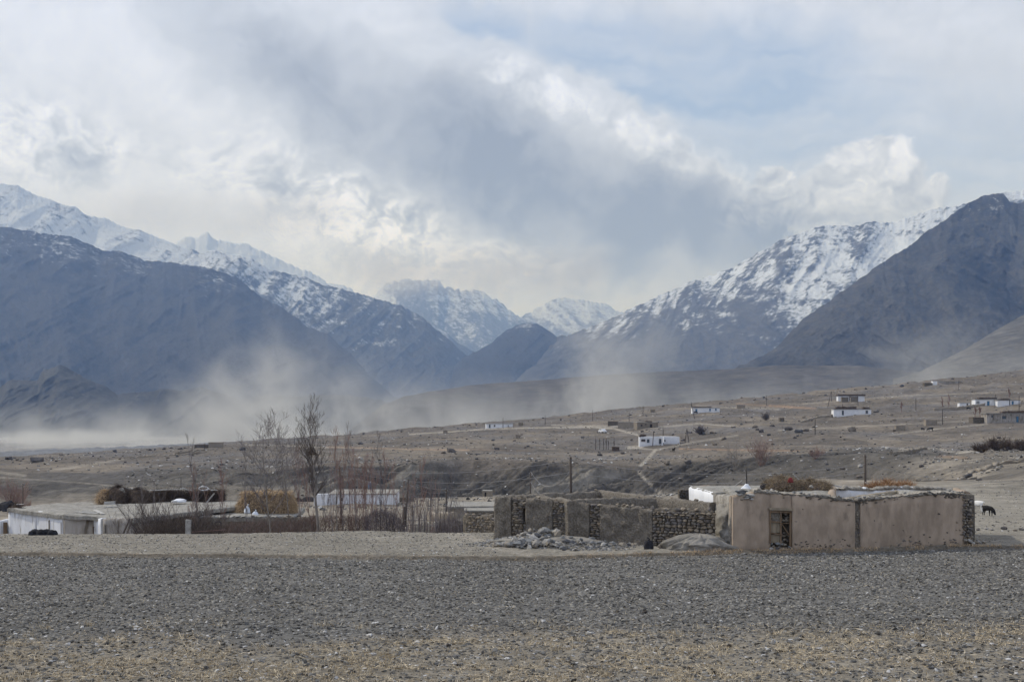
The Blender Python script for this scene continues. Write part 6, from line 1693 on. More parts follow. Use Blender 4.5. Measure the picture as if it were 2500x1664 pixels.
low_wall('crumbled enclosure wall on the rise right of the mud house', [(2232, 0, 185), (2262, 0, 186), (2300, 0, 191), (2330, 0, 189), (2380, 0, 192)], 6, 'adobe', seed=7)
low_wall('dark ditch bank wall at the right above the goats', [(2345, 0, 210), (2380, 0, 216), (2400, 0, 213), (2440, 0, 222), (2500, 0, 220)], 7, 'adobe', seed=8)
low_wall('ring wall of earth behind the power pole right', [(2112, 0, 225), (2160, 0, 235), (2205, 0, 228)], 8, 'adobe', seed=9)
for i, (x0, x1, d, lb) in enumerate([(1904, 1915, 560, 'dark stone hut at the left end of the long dark wall')]):
    simple_house('stone_hut', lb, 'hut', x0, x1, 1021, 1029, d, 3, 'core', 'brush', 0, over=0)

# bushes on the slope
for i, (X, d, n_, L, lb) in enumerate([(2398, 282, 46, 1.7, 'left lobe of the dark scrub at the right edge below the houses'), (2432, 288, 60, 2.2, 'tall middle lobe of the dark scrub at the right edge'), (2462, 284, 46, 1.7, 'low dark scrub between the middle lobe and the frame edge'), (2494, 280, 50, 1.9, 'dark scrub bush cut by the right frame edge')]):
    bush('scrub_bush', lb, X, 1140, d, n_, L, 1.25, M['brush'], 130 + i, 2, .03, tw=.022, up=.05)
bush('grey_bush', 'round grey bush on the slope right of the middle white house', 1870, 1008, 600, 40, 2.2, 1.0, M['barkg'], 31, 2, .04, tw=.035)
bush('grey_bush', 'purple grey bush behind the tripod pole above the nearest white house', 1709, 1060, 500, 40, 2.2, 1.0, M['barkg'], 32, 2, .05, tw=.04)
bush('red_bush', 'tall faint red osier bush behind the hay roof of the mud house', 1860, 1185, 285, 34, 4.4, .7, M['barkr'], 33, 2, .02, tw=.010)
bush('red_bush', 'yellowish upright osier clump left of the faint red bush', 1796, 1188, 285, 14, 4.6, .3, M['bark'], 34, 2, .02, tw=.010)
bush('red_bush', 'small red scrub on the gully rim right of the roof hay', 1990, 1150, 280, 26, 1.7, .9, M['barkr'], 35, 2, .02, tw=.010)
for i, (X, yt, yb) in enumerate([(1454, 1070, 1095), (1464, 1072, 1095), (1474, 1070, 1094), (1480, 1073, 1094), (1485, 1076, 1098), (1499, 1070, 1094)]):
    bare_tree('thin_tree', f'{("first", "second", "third", "fourth", "fifth", "last")[i]} thin bare tree from the left in the row near the white slope house', [(X, yb), (X, (yt + yb) / 2), (X, yt)], 430, .12, .3, 8, 1.0, 1, M['barkd'], M['barkd'], .3, .3, 90 + i, 'row of thin bare trees', .05, .03)
for i, (X, yt, yb, d) in enumerate([(2316, 965, 992, 600), (2300, 972, 992, 600), (2380, 996, 1018, 520), (2392, 998, 1018, 520), (2463, 950, 985, 640), (2200, 985, 1008, 600)]):
    bare_tree('thin_tree', ('bare red brown tree above the long straight wall on the right', 'smaller bare tree left of it above the long straight wall', 'left bare tree over the square stone enclosure', 'right bare tree over the square stone enclosure', 'bare reddish tree behind the white wing at the right edge', 'lone thin bare tree in the open slope right of the brush heaped house')[i],
              [(X, yb), (X + 1, (yt + yb) / 2), (X, yt)], d, .14, .25, 14, 1.6, 2, M['barkr'], M['barkr'], .35, .3, 190 + i, None, .05, .035)

# ================================================================== power poles and wires
POLES = {}
def pole(key, label, Xb, Xt, Yt, d, w0=.10, w1=.075, group='power poles', arm=False, foot=None):
    b = ground(Xb, d=d)
    if foot: b = at(Xb, foot, d)
    tp_ = at(Xt, Yt, d)
    t = thing('power_pole', label, 'pole', b, group)
    build_local(MB().tube([b + Vector((0, 0, -.4)), b.lerp(tp_, .5), tp_], [w0, (w0 + w1) / 2, w1], 8), 'shaft', M['pole'], t, True)
    ins = 'insulator'
    for q in range(2):
        p = b.lerp(tp_, .97 - .045 * q)
        build_local(MB().tube([p, p + Vector((.12 * (1 if q else -1), -.05, .02)), p + Vector((.13 * (1 if q else -1), -.05, .10))], [.014, .014, .03], 5), ins, M['plank'], t)
    POLES[key] = (b, tp_)
    return t
pole('A', 'tall dark pole in the garden in front of the middle white house', 834, 829, 1136, 150, .12, .09)
pole('B', 'leaning pole with a stub brace right of the middle white house', 989, 997, 1170, 130, .11, .08)
build_local(MB().tube([ground(986, d=129.7), at(987, 1236, 129.7)], [.13, .11], 7), 'brace', M['pole'], [o for o in bpy.data.objects if o.get('label', '').startswith('leaning pole')][0], True)
pole('C', 'short thin pole between the leaning pole and the ruin', 1090, 1090, 1191, 150, .09, .07)
pole('D', 'thick pole rising right behind the stone ruin', 1395, 1393, 1115, 120, .12, .10)
pole('E', 'thin pole with looping cables left of the thick one behind the ruin', 1295, 1295, 1152, 150, .085, .07)
pole('F', 'pole rising behind the twig pile of the mud house', 2113, 2112, 1110, 110, .10, .085)
pole('G', 'lone pole beside the red bush on the far left terrace', 56, 56, 1180, 150, .07, .05)
pole('H', 'slim dark pole behind the twig shed', 442, 442, 1166, 130, .04, .03)
FARP = [(1447, 1001, 1027, 640, 'pole on the skyline left of the brown compound'), (1536, 1007, 1030, 600, 'pole standing behind the left block of the brown compound'), (1570, 990, 1015, 680, 'pole left of the brown box hut on the skyline'),
        (1688, 981, 1006, 650, 'pole at the left corner of the middle slope white house'), (1871, 965, 990, 760, 'pole on the skyline right of the long brown hut'), (1593, 1053, 1089, 446, 'pole before the nearest white slope house'),
        (1619, 1048, 1066, 470, 'slim pole behind the nearest white slope house'), (2030, 955, 979, 700, 'upright pole left of the thatched white house'), (2095, 961, 990, 660, 'leaning pole in front of the thatched white house'),
        (2056, 986, 1015, 612, 'pole at the front of the brush heaped white house'), (1990, 1024, 1061, 420, 'pole on the slope below the long dark wall'), (2236, 972, 1003, 620, 'pole in the middle of the open right slope'),
        (2301, 1000, 1036, 470, 'pole just right of the larger cube hut'), (2341, 927, 951, 820, 'pole before the long grey building on the skyline'), (2431, 962, 989, 618, 'pole at the front of the right edge white house'),
        (2488, 966, 1004, 560, 'tall pole near the right edge'), (1331, 1013, 1036, 700, 'pole on the skyline right of the grey box hut'), (1228, 1019, 1044, 690, 'pole in front of the distant white house'), (719, 1064, 1086, 620, 'pole on the left skyline behind the tall poplar'),
        (500, 1082, 1099, 520, 'small pole by the adobe hut on the left')]
for i, (X, Yt, Yb, d, lb) in enumerate(FARP):
    lean = {8: -3, 9: 2, 5: 4}.get(i, 0)
    hit = ground(X, Yb)
    if 0.62 * d < hit.y < 1.6 * d: d = hit.y
    b = ground(X, d=d); H_ = (Yb - Yt) / F * d
    t = thing('power_pole', lb, 'pole', b, 'poles on the slope')
    tp_ = b + Vector((lean * H_ * .02, 0, H_))
    m_ = MB().tube([b + Vector((0, 0, -.5)), tp_], [.14, .11], 6); build_local(m_, 'shaft', M['pole'], t)
    POLES[f'f{i}'] = (b, tp_)
for key, Xa, Xb_, Xt, Yt, d, lb in [('t1', 1672, 1682, 1677, 1046, 455, 'tripod of poles right of the nearest white slope house'), ('t2', 2021, 2029, 2029, 956, 702, 'slanting strut beside the upright pole left of the thatched white house'), ('t3', 1696, 1690, 1688, 984, 648, 'strut pole at the left corner of the middle slope white house')]:
    t = thing('pole_tripod', lb, 'pole', ground(Xt, d=d))
    tp_ = at(Xt, Yt, d)
    for X in ((Xa, Xb_) if key == 't1' else (Xa,)):
        build_local(MB().tube([ground(X, d=d) + Vector((0, 0, -.3)), tp_], [.15, .11], 6), 'leg', M['pole'], t)
def wire(a, b, sag, r, label, n=14):
    pts = [a.lerp(b, i / n) + Vector((0, 0, -4 * sag * (i / n) * (1 - i / n))) for i in range(n + 1)]
    o = MB().tube(pts, r, 4, cap=False).build('power_line', M['wire'])
    return tag(o, label, 'wire', 'power lines')
tp = lambda k, dz=0.0: POLES[k][1] + Vector((0, -.08, -dz))
wire(tp('A', .1), tp('D', .25), .9, .014, 'upper wire from the tall garden pole to the thick pole behind the ruin')
wire(tp('A', .5), tp('D', 1.3), 1.1, .014, 'lower wire from the tall garden pole to the thick pole behind the ruin')
wire(tp('B', .05), tp('C', .05), .35, .014, 'wire from the leaning pole to the short thin pole')
wire(tp('B', .4), tp('C', .4), .4, .014, 'second wire from the leaning pole to the short thin pole')
wire(tp('C', .05), tp('E', .2), .6, .014, 'wire from the short thin pole to the cable pole')
wire(tp('E', -.1), tp('D', 1.1), 1.5, .016, 'upper looping cable between the two poles behind the ruin')
wire(tp('E', 1.0), tp('D', 2.2), 1.5, .016, 'lower looping cable between the two poles behind the ruin')
wire(tp('D', .25), tp('F', .7), 1.0, .013, 'upper wire from the thick pole to the pole behind the mud house')
wire(tp('D', 1.3), tp('F', 1.3), .9, .013, 'lower wire from the thick pole to the pole behind the mud house')
wire(tp('F', .7), at(2600, 1158, 130), 1.0, .013, 'wire from the pole behind the mud house off to the right')
wire(tp('H', .1), tp('A', .4), 1.5, .012, 'wire from the slim pole behind the twig shed to the tall garden pole')
wire(tp('f19', .2), tp('f18', .2), 2.0, .03, 'wire over the left slope between two small poles')
wire(tp('f1', .2), tp('f3', .2), 2.5, .03, 'wire above the brown compound to the middle slope white house')

# ================================================================== animals
def skin_body(name, mat, pts, edges, radii, parent, sub=1):
    me = bpy.data.meshes.new(name); me.from_pydata(pts, edges, [])
    o = link(name, me, parent, mat)
    sk = o.modifiers.new('skin', 'SKIN')
    for i, r in enumerate(radii):
        me.skin_vertices[0].data[i].radius = r if isinstance(r, tuple) else (r, r)
    me.skin_vertices[0].data[0].use_root = True
    ss = o.modifiers.new('sub', 'SUBSURF'); ss.levels = sub; ss.render_levels = sub
    dg = bpy.context.evaluated_depsgraph_get()
    m2 = bpy.data.meshes.new_from_object(o.evaluated_get(dg))
    o.modifiers.clear(); o.data = m2
    if not m2.materials: m2.materials.append(mat)
    m2.polygons.foreach_set('use_smooth', [True] * len(m2.polygons))
    return o
def goat(label, loc, s, rz, mat, grazing=True, horns=True, name='goat', cat='goat', group=None):
    r = thing(name, label, cat, loc, group)
    hz0 = .16 if grazing else .78
    V = [(-.28, 0, .52), (0, 0, .50), (.25, 0, .53), (.40, 0, .60 if not grazing else .46), (.50 if grazing else .52, 0, .74 if not grazing else .32), (.55 if grazing else .60, 0, .80 if not grazing else .21), (.62 if grazing else .74, 0, .74 if not grazing else .10)]
    E = [(0, 1), (1, 2), (2, 3), (3, 4), (4, 5), (5, 6)]
    R = [(.16, .17), (.19, .20), (.17, .18), .12, .09, .08, .045]
    def leg(root, x, y, hind):
        i = len(V)
        if hind: pts_ = [(x, y, .42), (x + .03, y, .30), (x - .05, y, .18), (x - .02, y, .03)]
        else: pts_ = [(x, y, .40), (x, y, .24), (x + .01, y, .13), (x, y, .03)]
        V.extend(pts_); R.extend([.075 if hind else .06, .045, .028, .03])
        E.append((root, i)); E.extend([(i, i + 1), (i + 1, i + 2), (i + 2, i + 3)])
    leg(0, -.30, .09, True); leg(0, -.26, -.09, True); leg(2, .27, .08, False); leg(2, .22, -.08, False)
    i = len(V); V.append((-.42, 0, .60)); R.append(.03); E.append((0, i)); V.append((-.47, 0, .52)); R.append(.018); E.append((i, i + 1))
    V = [tuple(c * s for c in v) for v in V]; R = [tuple(q * s for q in r_) if isinstance(r_, tuple) else r_ * s for r_ in R]
    body = skin_body('body', mat, V, E, R, r)
    hx, hz1 = (.55 if grazing else .60) * s, (.80 if not grazing else .21) * s
    for sg in (-1, 1):
        MB().tube([(hx, sg * .05 * s, hz1 + .03 * s), (hx - .03 * s, sg * .13 * s, hz1 + .02 * s)], [.03 * s, .012 * s], 5).build('ear', mat, r)
        if horns: MB().tube([(hx - .02 * s, sg * .03 * s, hz1 + .06 * s), (hx - .08 * s, sg * .06 * s, hz1 + .14 * s), (hx - .15 * s, sg * .08 * s, hz1 + .12 * s)], [.02 * s, .014 * s, .006 * s], 5).build('horn', M['pole'], r)
    r.rotation_euler = (0, 0, rz)
    return r
goat('white goat grazing in the pale field right of the mud house', ground(2385, 1250), 1.1, 2.3, M['wool'])
goat('black goat grazing beside the white one in the pale field', ground(2411, 1259), .95, -1.05, M['blackhide'])
goat('black and white cow seen from behind on the terrace right of the middle white house', ground(962, 1230), 1.7, 1.35, M['blackhide'], False, True, 'cow', 'cow')
goat('dark cow grazing on the slope below the larger cube hut', ground(2272, 1053), 2.0, 2.9, M['blackhide'], True, False, 'cow', 'cow', 'cattle on the slope')
goat('dark calf on the slope left of the grazing cow', ground(2252, 1050), 1.3, .2, M['blackhide'], True, False, 'cow', 'cow', 'cattle on the slope')
goat('black cow below the small white hut on the right slope', ground(2364, 1001), 1.9, 0, M['blackhide'], True, False, 'cow', 'cow', 'cattle on the slope')
goat('small dark cow on the track right of the nearest white slope house', ground(1644, 1103), 1.5, -1.2, M['blackhide'], False, False, 'cow', 'cow', 'cattle on the slope')
goat('brown goat on the slope below the long dark wall, the left one', ground(1951, 1030), 1.2, .3, M['barkd'], True, False, group='goats below the long dark wall')
goat('brown goat on the slope below the long dark wall, the right one', ground(1982, 1029), 1.2, .9, M['barkd'], False, False, group='goats below the long dark wall')
goat('dark donkey in front of the middle slope white house', ground(1698, 1010), 1.9, 0, M['blackhide'], True, False, 'donkey', 'donkey')

# ================================================================== boulders strewn over the slope
LM = [(90, 1118, 'the big boulder at the far left'), (360, 1115, 'the low dark wall on the left slope'), (525, 1088, 'the adobe hut'), (760, 1100, 'the crown of the tallest poplar'), (1085, 1055, 'the straw coloured box hut'),
      (1220, 1040, 'the distant white house'), (1265, 1066, 'the brown box hut'), (1480, 1085, 'the row of thin trees'), (1550, 1037, 'the brown compound'), (1610, 1078, 'the nearest white slope house'),
      (1720, 1000, 'the middle slope white house'), (1870, 1005, 'the round grey bush'), (2080, 970, 'the thatched white house'), (2080, 1006, 'the brush heaped white house'), (1990, 1045, 'the pole below the long dark wall'),
      (2198, 1046, 'the smaller cube hut'), (2274, 1032, 'the larger cube hut'), (2430, 983, 'the right edge white house'), (2320, 935, 'the long grey building'), (2395, 1027, 'the square stone enclosure'), (2240, 1100, 'the gully head'), (1565, 1150, 'the footpath down the bank'), (2440, 1120, 'the dark scrub patch')]
def near_label(X, Y, size, colr, what):
    lx_, ly_, nm = min(LM, key=lambda q: math.hypot((q[0] - X), (q[1] - Y) * 2.2))
    dx_, dy_ = X - lx_, Y - ly_
    if abs(dx_) > abs(dy_) * 1.6: rel = ('right of' if dx_ > 0 else 'left of')
    else: rel = ('below' if dy_ > 0 else 'above')
    far_ = 'close' if math.hypot(dx_, dy_ * 2) < 45 else ('some way' if math.hypot(dx_, dy_ * 2) < 110 else 'far')
    return f'{size} {colr} {what} {far_} {rel} {nm}'
BIG = [(90, 1127, 34, 'b'), (22, 1121, 20, 'b'), (43, 1124, 12, 'b'), (150, 1112, 14, 'b'), (280, 1103, 14, 'b'), (366, 1099, 12, 'b'), (400, 1097, 11, 'b'), (418, 1094, 12, 'p'), (440, 1096, 11, 'b'), (592, 1098, 18, 'b'), (541, 1135, 11, 'b'), (880, 1084, 14, 'b'), (912, 1080, 10, 'b'),
       (1100, 1104, 24, 'b'), (1083, 1106, 14, 'b'), (1213, 1097, 13, 'b'), (1256, 1077, 9, 'b'), (1289, 1090, 9, 'b'), (1464, 1112, 14, 'b'), (1520, 1108, 14, 'b'), (1561, 1107, 10, 'b'), (1541, 1122, 11, 'b'), (1422, 1121, 9, 'p'), (1629, 1133, 19, 'b'), (1680, 1130, 20, 'b'), (1606, 1111, 10, 'p'),
       (1740, 1058, 14, 'b'), (1684, 1057, 12, 'b'), (1718, 1060, 14, 'b'), (1668, 1076, 13, 'b'), (1843, 1044, 16, 'b'), (1886, 1041, 14, 'b'), (1925, 1050, 22, 'b'), (1950, 1056, 24, 'b'), (1968, 1052, 18, 'b'), (1860, 1055, 17, 'b'), (1848, 1050, 13, 'b'), (1877, 1063, 13, 'b'), (1767, 1073, 18, 'b'), (1745, 1086, 14, 'b'), (1887, 1085, 9, 'b'),
       (2078, 1053, 28, 'b'), (2183, 1052, 12, 'b'), (2176, 1014, 11, 'b'), (2184, 1027, 14, 'b'), (2010, 1073, 8, 'b'), (2155, 1094, 15, 'p'), (2166, 1096, 16, 'p'), (2100, 1140, 16, 'p'), (2028, 1100, 10, 'b'), (1980, 1103, 9, 'b'), (2440, 1070, 12, 'b'), (2250, 1140, 14, 'b'), (2208, 1140, 10, 'b'), (2056, 1145, 16, 'b'), (2022, 1148, 12, 'b'), (2098, 1165, 15, 'b'), (2365, 1165, 24, 'b'), (2390, 1172, 16, 'b'),
       (2201, 944, 13, 'b'), (2114, 950, 9, 'b'), (2140, 1006, 16, 'b'), (1986, 1043, 12, 'b'), (1940, 1070, 12, 'b'), (1948, 1065, 10, 'b'), (2355, 1123, 0, 'b'), (1810, 1037, 10, 'b'), (1790, 1044, 12, 'b')]
rr = random.Random(77)
cnt = 0
SEEN_L = set()
def strew(X, Y, px, kind):
    global cnt
    p = ground(X, Y)
    d = p.y
    s = px / 2 / F * d
    mat, key = (M['boulder'], 'bould') if kind == 'b' else (M['palerock'], 'pale')
    o = put_rock(key, mat, p + Vector((0, 0, s * .25)), (s * rr.uniform(1.0, 1.3), s, s * rr.uniform(.65, .95)), None, 'boulder', rot=(rr.uniform(-.2, .2), rr.uniform(-.2, .2), rr.uniform(0, 6.28)), count=14, n=22, flat=.85, rounder=.05)
    size = 'big' if px >= 17 else ('middling' if px >= 10 else 'small')
    r_ = o.scale[0] / o.scale[2]
    lb = near_label(X, Y, size, ('flat ' if r_ > 1.55 else 'blocky ' if r_ < 1.22 else '') + ('dark' if kind == 'b' else 'pale'), 'boulder' if px >= 10 else 'stone')
    if lb in SEEN_L and px < 10: lb = lb.replace('small', ('tiny', 'smallish')[px > 5])
    SEEN_L.add(lb)
    tag(o, lb, 'boulder', 'boulders strewn over the slope')
    cnt += 1
for X, Y, px, k_ in BIG:
    if px: strew(X, Y, px, k_)
for i in range(225):
    X = rr.uniform(0, 2500)
    ys = float(np.interp(X, sorted(SKYL), [SKYL[q] for q in sorted(SKYL)]))
    if rr.random() < .3: Y = ys + rr.uniform(1, 12)
    else: Y = ys + 6 + rr.random() ** 1.2 * (1165 - ys if X > 1600 else 1128 - ys)
    if Y < ys + 1: continue
    strew(X, Y, rr.choice((4, 5, 5, 6, 6, 7, 8, 9, 10)) * (0.8 if Y < ys + 15 else 1), 'p' if rr.random() < .16 else 'b')
# stones by the goats
for i, (X, Y, px, k_) in enumerate([(2388, 1294, 14, 'b'), (2408, 1292, 13, 'p'), (2421, 1294, 13, 'p'), (2452, 1292, 22, 'b'), (2478, 1296, 12, 'b'), (2494, 1294, 16, 'b'), (2462, 1273, 8, 'b'), (2376, 1210, 7, 'b')]):
    p = ground(X, Y); s = px / 2 / F * p.y
    o = put_rock('bould' if k_ == 'b' else 'pale', M['boulder'] if k_ == 'b' else M['palerock'], p + Vector((0, 0, s * .3)), (s * 1.2, s * .8, s * .6), None, 'field_rock', rot=(.1, .2, rr.uniform(0, 6)), count=14, n=22)
    tag(o, ('dark rock nearest the crumbling house corner', 'left of two pale rocks behind the house shadow', 'right of two pale rocks behind the house shadow', 'long dark rock behind the house shadow', 'small dark rock right of the long dark one', 'dark flat rock at the right edge of the pale field', 'lone small rock between the goats and the rock row', 'tiny rock above the white goat')[i], 'rock')

# ================================================================== the stony field
def far_enough(): pass
srcs = []
FS = [(393, 1644, 12), (1010, 1575, 9), (1390, 1616, 9), (1573, 1496, 20), (1780, 1578, 21), (1655, 1565, 16), (1503, 1575, 14), (2455, 1630, 22), (2120, 1645, 17), (1878, 1542, 14), (197, 1580, 13), (318, 1645, 16), (458, 1570, 14), (1118, 1624, 12), (2105, 1588, 10), (1950, 1541, 13),
      (1775, 1438, 12), (2338, 1448, 9), (2345, 1515, 14), (2020, 1500, 10), (1870, 1600, 12), (1600, 1590, 10), (2445, 1570, 14), (2238, 1512, 12), (2250, 1565, 12), (740, 1560, 9), (1330, 1535, 10), (850, 1612, 12), (1200, 1640, 12), (560, 1655, 14), (2390, 1642, 10), (1720, 1606, 9), (90, 1610, 8), (1035, 1560, 10), (1900, 1640, 11)]
rr = random.Random(31)
def fstone(X, Y, px, dark, label):
    p = ground(X, Y); s = px / 2 / F * p.y
    o = put_rock('clod' if dark else 'fieldstone', M['clod'] if dark else M['gravel'], p + Vector((0, 0, s * .25)), (s * rr.uniform(1.0, 1.3), s, s * rr.uniform(.5, .85)), None, 'field_clod' if dark else 'field_stone', rot=(rr.uniform(-.3, .3), rr.uniform(-.3, .3), rr.uniform(0, 6.28)), count=10, n=20, flat=.8)
    tag(o, label, 'clod' if dark else 'stone', 'larger stones and clods on the field')
    return o
def flabel(X, Y, px, dark):
    band = 'in the straw' if Y > 1560 else 'in the ploughed strip'
    fb = 'nearest us' if Y > 1625 else ('low down' if Y > 1590 else ('high up' if 1545 < Y <= 1590 else ('far side' if Y < 1420 else 'midway')))
    s_ = 'large' if px > 14 else ('middling' if px > 9 else 'small')
    lm = [(0, 'the left edge'), (350, 'the left house'), (650, 'the haystack'), (900, 'the middle white house'), (1210, 'the ruin corner'), (1360, 'the rubble heap'), (1600, 'the bare stone wall'), (1780, 'the mud house corner'), (1905, 'the window'), (2090, 'the wall crack'), (2250, 'the blank right wall'), (2480, 'the house shadow')]
    nm = min(lm, key=lambda q: abs(q[0] - X))[1]
    return f'{s_} {"dark clod" if dark else "grey stone"} {band}, {fb}, below {nm}'
for X, Y, px in FS: fstone(X, Y, px, True, flabel(X, Y, px, True))
for i in range(150):
    Y = 1380 + 280 * rr.random() ** .8; X = rr.uniform(5, 2495); px = rr.uniform(8, 14) * (.7 + .5 * (Y - 1380) / 280)
    dk_ = rr.random() < .3
    fstone(X, Y, px, dk_, flabel(X, Y, px, dk_))
srcs = [o for o in bpy.data.objects if o.name.startswith('field_stone')][:6]
csrc = []
for i, (X, Y) in enumerate([(300, 1480), (700, 1520), (1150, 1440), (1650, 1500), (2050, 1460), (2380, 1530)]):
    pp_ = ground(X, Y); s = .07
    o = put_rock('soilclod', M['soilclod'], pp_ + Vector((0, 0, .02)), (s * 1.3, s, s * .6), None, 'soil_clod', count=8, n=24, flat=.8)
    tag(o, flabel(X, Y, 12, False).replace('grey stone', 'grey crumbly clod'), 'clod', 'larger stones and clods on the field')
    csrc.append(o)

def scatter(name, label, pts, scl, rot, sources, kind='stuff'):
    me = bpy.data.meshes.new(name)
    me.vertices.add(len(pts)); me.vertices.foreach_set('co', pts.reshape(-1).astype(np.float32))
    a = me.attributes.new('scl', 'FLOAT_VECTOR', 'POINT'); a.data.foreach_set('vector', scl.reshape(-1).astype(np.float32))
    a = me.attributes.new('rotv', 'FLOAT_VECTOR', 'POINT'); a.data.foreach_set('vector', rot.reshape(-1).astype(np.float32))
    o = link(name, me)
    ng = bpy.data.node_groups.new(name, 'GeometryNodeTree')
    ng.interface.new_socket('Geometry', in_out='INPUT', socket_type='NodeSocketGeometry')
    ng.interface.new_socket('Geometry', in_out='OUTPUT', socket_type='NodeSocketGeometry')
    gi = ng.nodes.new('NodeGroupInput'); go_ = ng.nodes.new('NodeGroupOutput')
    iop = ng.nodes.new('GeometryNodeInstanceOnPoints')
    g2i = ng.nodes.new('GeometryNodeGeometryToInstance')
    for s_ in reversed(sources):
        oi = ng.nodes.new('GeometryNodeObjectInfo'); oi.inputs['Object'].default_value = s_; oi.transform_space = 'ORIGINAL'
        ng.links.new(oi.outputs['Geometry'], g2i.inputs[0])
    ng.links.new(gi.outputs[0], iop.inputs['Points']); ng.links.new(g2i.outputs[0], iop.inputs['Instance'])
    iop.inputs['Pick Instance'].default_value = True
    sa = ng.nodes.new('GeometryNodeInputNamedAttribute'); sa.data_type = 'FLOAT_VECTOR'; sa.inputs['Name'].default_value = 'scl'
    ra = ng.nodes.new('GeometryNodeInputNamedAttribute'); ra.data_type = 'FLOAT_VECTOR'; ra.inputs['Name'].default_value = 'rotv'
    e2 = ng.nodes.new('FunctionNodeEulerToRotation')
    ng.links.new(ra.outputs[0], e2.inputs[0]); ng.links.new(e2.outputs[0], iop.inputs['Rotation'])
    ng.links.new(sa.outputs[0], iop.inputs['Scale'])
    ng.links.new(iop.outputs[0], go_.inputs[0])
    md = o.modifiers.new('scatter', 'NODES'); md.node_group = ng
    tag(o, label, kind=kind)
    return o
rg = np.random.default_rng(5)
def field_pts(n, d0, d1, pw=1.0, margin=780):
    n = int(n * (2500 + 2 * margin) / 2620)
    u = rg.random(n)
    d = np.sqrt(d0 ** 2 + (d1 ** 2 - d0 ** 2) * u) if pw == 1 else d0 + (d1 - d0) * u ** pw
    X = rg.uniform(-margin, 2500 + margin, n)
    return X, d
def scat(name, n, d0, d1, s0, s1, flat=(.35, .8), skew=3.0, mask=None, sink=.15, pw=1.0, tilt=.35, src=None):
    X, d = field_pts(n, d0, d1, pw)
    if mask is not None:
        k = mask(X, d); X, d = X[k], d[k]
    m = len(X)
    s = s0 + (s1 - s0) * rg.random(m) ** skew
    z = terr(X, d) + s * sink
    P_ = np.stack([(X - 1250) / F * d, d, z], -1)
    S_ = np.stack([s * rg.uniform(1, 1.7, m), s * rg.uniform(.7, 1.1, m), s * rg.uniform(flat[0], flat[1], m)], -1)
    R_ = np.stack([rg.normal(0, tilt, m), rg.normal(0, tilt, m), rg.uniform(0, 6.28, m)], -1)
    scatter(name, None, P_, S_, R_, src or srcs)
lipd = lambda X: np.interp(X, sorted(LIP), [LIP[k] for k in sorted(LIP)])
scat('gravel', 60000, 26.5, 63, .012, .064, mask=lambda X, d: (d < lipd(X) - .1) & (rg.random(len(X)) < .25 + sstep(.36, .62, fbm((X - 1250) / F * d / 3.2, d / 1.1, 4, 330))), skew=2.8, flat=(.22, .6))
scat('gravel', 20000, 58, 74.5, .012, .05, mask=lambda X, d: (d > lipd(X) + .4) & (X < 1215), skew=3.0)
scat('gravel', 12000, 60, 130, .02, .08, mask=lambda X, d: (d > lipd(X) + 1) & (X > 2380), skew=3.0)
scat('gravel', 3200, 26.5, 41, .035, .10, skew=2.5)
scat('soil_clods', 150000, 26.5, 63, .018, .085, mask=lambda X, d: (d < lipd(X) - .05) & (rg.random(len(X)) < .38 + .62 * sstep(37.5, 41.0, d + (X - 1250) / 2500)) & (rg.random(len(X)) < .45 + .6 * sstep(.35, .6, fbm((X - 1250) / F * d / 2.4, d / .9, 4, 340))), skew=2.0, flat=(.3, .75), sink=-.05, src=csrc)
scat('slope_stones', 15000, 330, 900, .10, .5, skew=4.0, pw=1.0)
scat('bank_stones', 7000, 200, 340, .08, .4, skew=3.0, mask=lambda X, d: X > 300)
# small rubble between the heaped stones
nn_ = 1500
XR = np.where(rg.random(nn_) < .4, rg.normal(1360, 50, nn_), rg.uniform(1212, 1585, nn_)); XR = np.clip(XR, 1212, 1585)
offr = rg.uniform(0.05, 3.6, nn_)
PR = np.array([list(rpt(x) + rout * o_) for x, o_ in zip(XR, offr)]); PR[:, 1] = np.maximum(PR[:, 1], 60.5 + rg.random(nn_))
hh_ = np.array([max(0, heapz(x) * (1 - abs(o_ - 1.3) / 2.3)) for x, o_ in zip(XR, offr)])
zr = terr(1250 + PR[:, 0] / PR[:, 1] * F, PR[:, 1]) + hh_ * rg.uniform(.3, 1, nn_)
sr = .02 + .06 * rg.random(nn_) ** 2
scatter('small_rubble', None, np.stack([PR[:, 0], PR[:, 1], zr], -1), np.stack([sr * 1.4, sr, sr * .8], -1), rg.uniform(-.6, .6, (nn_, 3)) + np.stack([0 * sr, 0 * sr, rg.uniform(0, 6, nn_)], -1), [o for o in bpy.data.objects if o.name.startswith('rubble_stone')][:5])
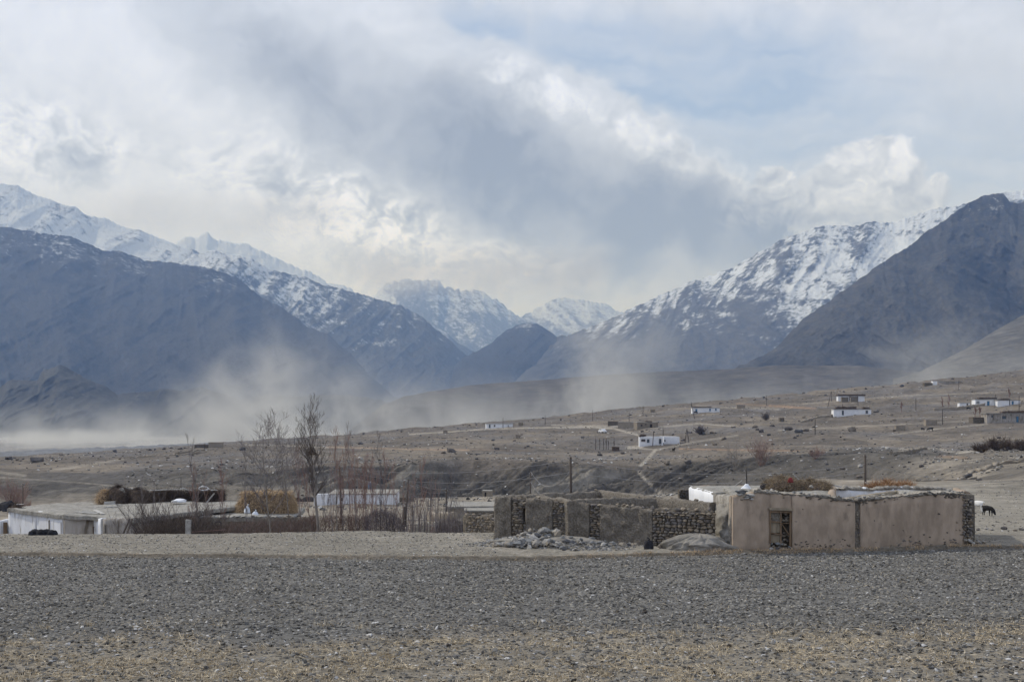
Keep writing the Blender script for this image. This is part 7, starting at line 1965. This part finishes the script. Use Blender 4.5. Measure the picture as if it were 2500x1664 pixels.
# straw: cut stalks lying about, and standing stubble
n = 140000
X = rg.uniform(-780, 3280, n); d = 27.0 + 15.5 * rg.random(n) ** .9
x_ = (X - 1250) / F * d
clump = fbm(x_ / .9, d / .9, 3, 301) * .6 + fbm(x_ / 4, d / 3, 3, 302) * .4
edge_ = 39.4 + (fbm(x_ / 6, d * 0 + 2, 4, 71) - .5) * 9
k = (rg.random(n) < sstep(.40, .60, clump) * .95 + .06) & (d < edge_ + rg.normal(0, 1.0, n))
X, d, x_ = X[k], d[k], x_[k]; m = len(X)
P_ = np.stack([x_, d, terr(X, d) + rg.uniform(0, .05, m)], -1)
up_ = rg.random(m) < .38
D_ = np.stack([rg.normal(0, 1, m), rg.normal(0, 1, m), np.where(up_, rg.uniform(1.0, 3.0, m), rg.uniform(0, .22, m))], -1)
so_ = fibres('straw', M['straw'], P_, D_, np.where(up_, rg.uniform(.04, .13, m), rg.uniform(.05, .22, m)), .014, None, 'stuff', 6, .25)
n = 13500
X = rg.uniform(-780, 3280, n); d = 40 + 20 * rg.random(n)
x_ = (X - 1250) / F * d
P_ = np.stack([x_, d, terr(X, d) + .01], -1)
fibres('straw', M['straw'], P_, np.stack([rg.normal(0, 1, n), rg.normal(0, 1, n), rg.uniform(0, .6, n)], -1), rg.uniform(.05, .18, n), .012, None, 'stuff', 7, .25)
# dry grass on the lip between the strips
n = 24000
X = rg.uniform(-780, 3280, n); d = lipd(X) + rg.uniform(-.05, .35, n)
k = rg.random(n) < (.05 + .6 * sstep(1300, 1700, X)) * sstep(.3, .55, fbm(X / 30, d * 0, 4, 310))
X, d = X[k], d[k]; m = len(X)
P_ = np.stack([(X - 1250) / F * d, d, terr(X, d)], -1)
fibres('dry_grass', M['hay'], P_, np.stack([rg.normal(0, .5, m), rg.normal(0, .5, m), rg.uniform(.4, 1.2, m)], -1), rg.uniform(.05, .16, m), .014, None, 'stuff', 8, .3)

# tufts of standing stubble
nt_ = 100
Xt = rg.uniform(-500, 3000, nt_); dt = 28 + 12.5 * rg.random(nt_) ** .8
PX_, DX_, LX_ = [], [], []
for x0, d0 in zip(Xt, dt):
    m = int(rg.integers(14, 40))
    xs = (x0 - 1250) / F * d0 + rg.normal(0, .12, m); ds = d0 + rg.normal(0, .12, m)
    PX_.append(np.stack([xs, ds, terr(1250 + xs / ds * F, ds)], -1))
    DX_.append(np.stack([rg.normal(0, .35, m), rg.normal(0, .35, m), np.ones(m)], -1)); LX_.append(rg.uniform(.08, .24, m))
fibres('stubble', M['straw'], np.concatenate(PX_), np.concatenate(DX_), np.concatenate(LX_), .012, None, 'stuff', 9, .3)
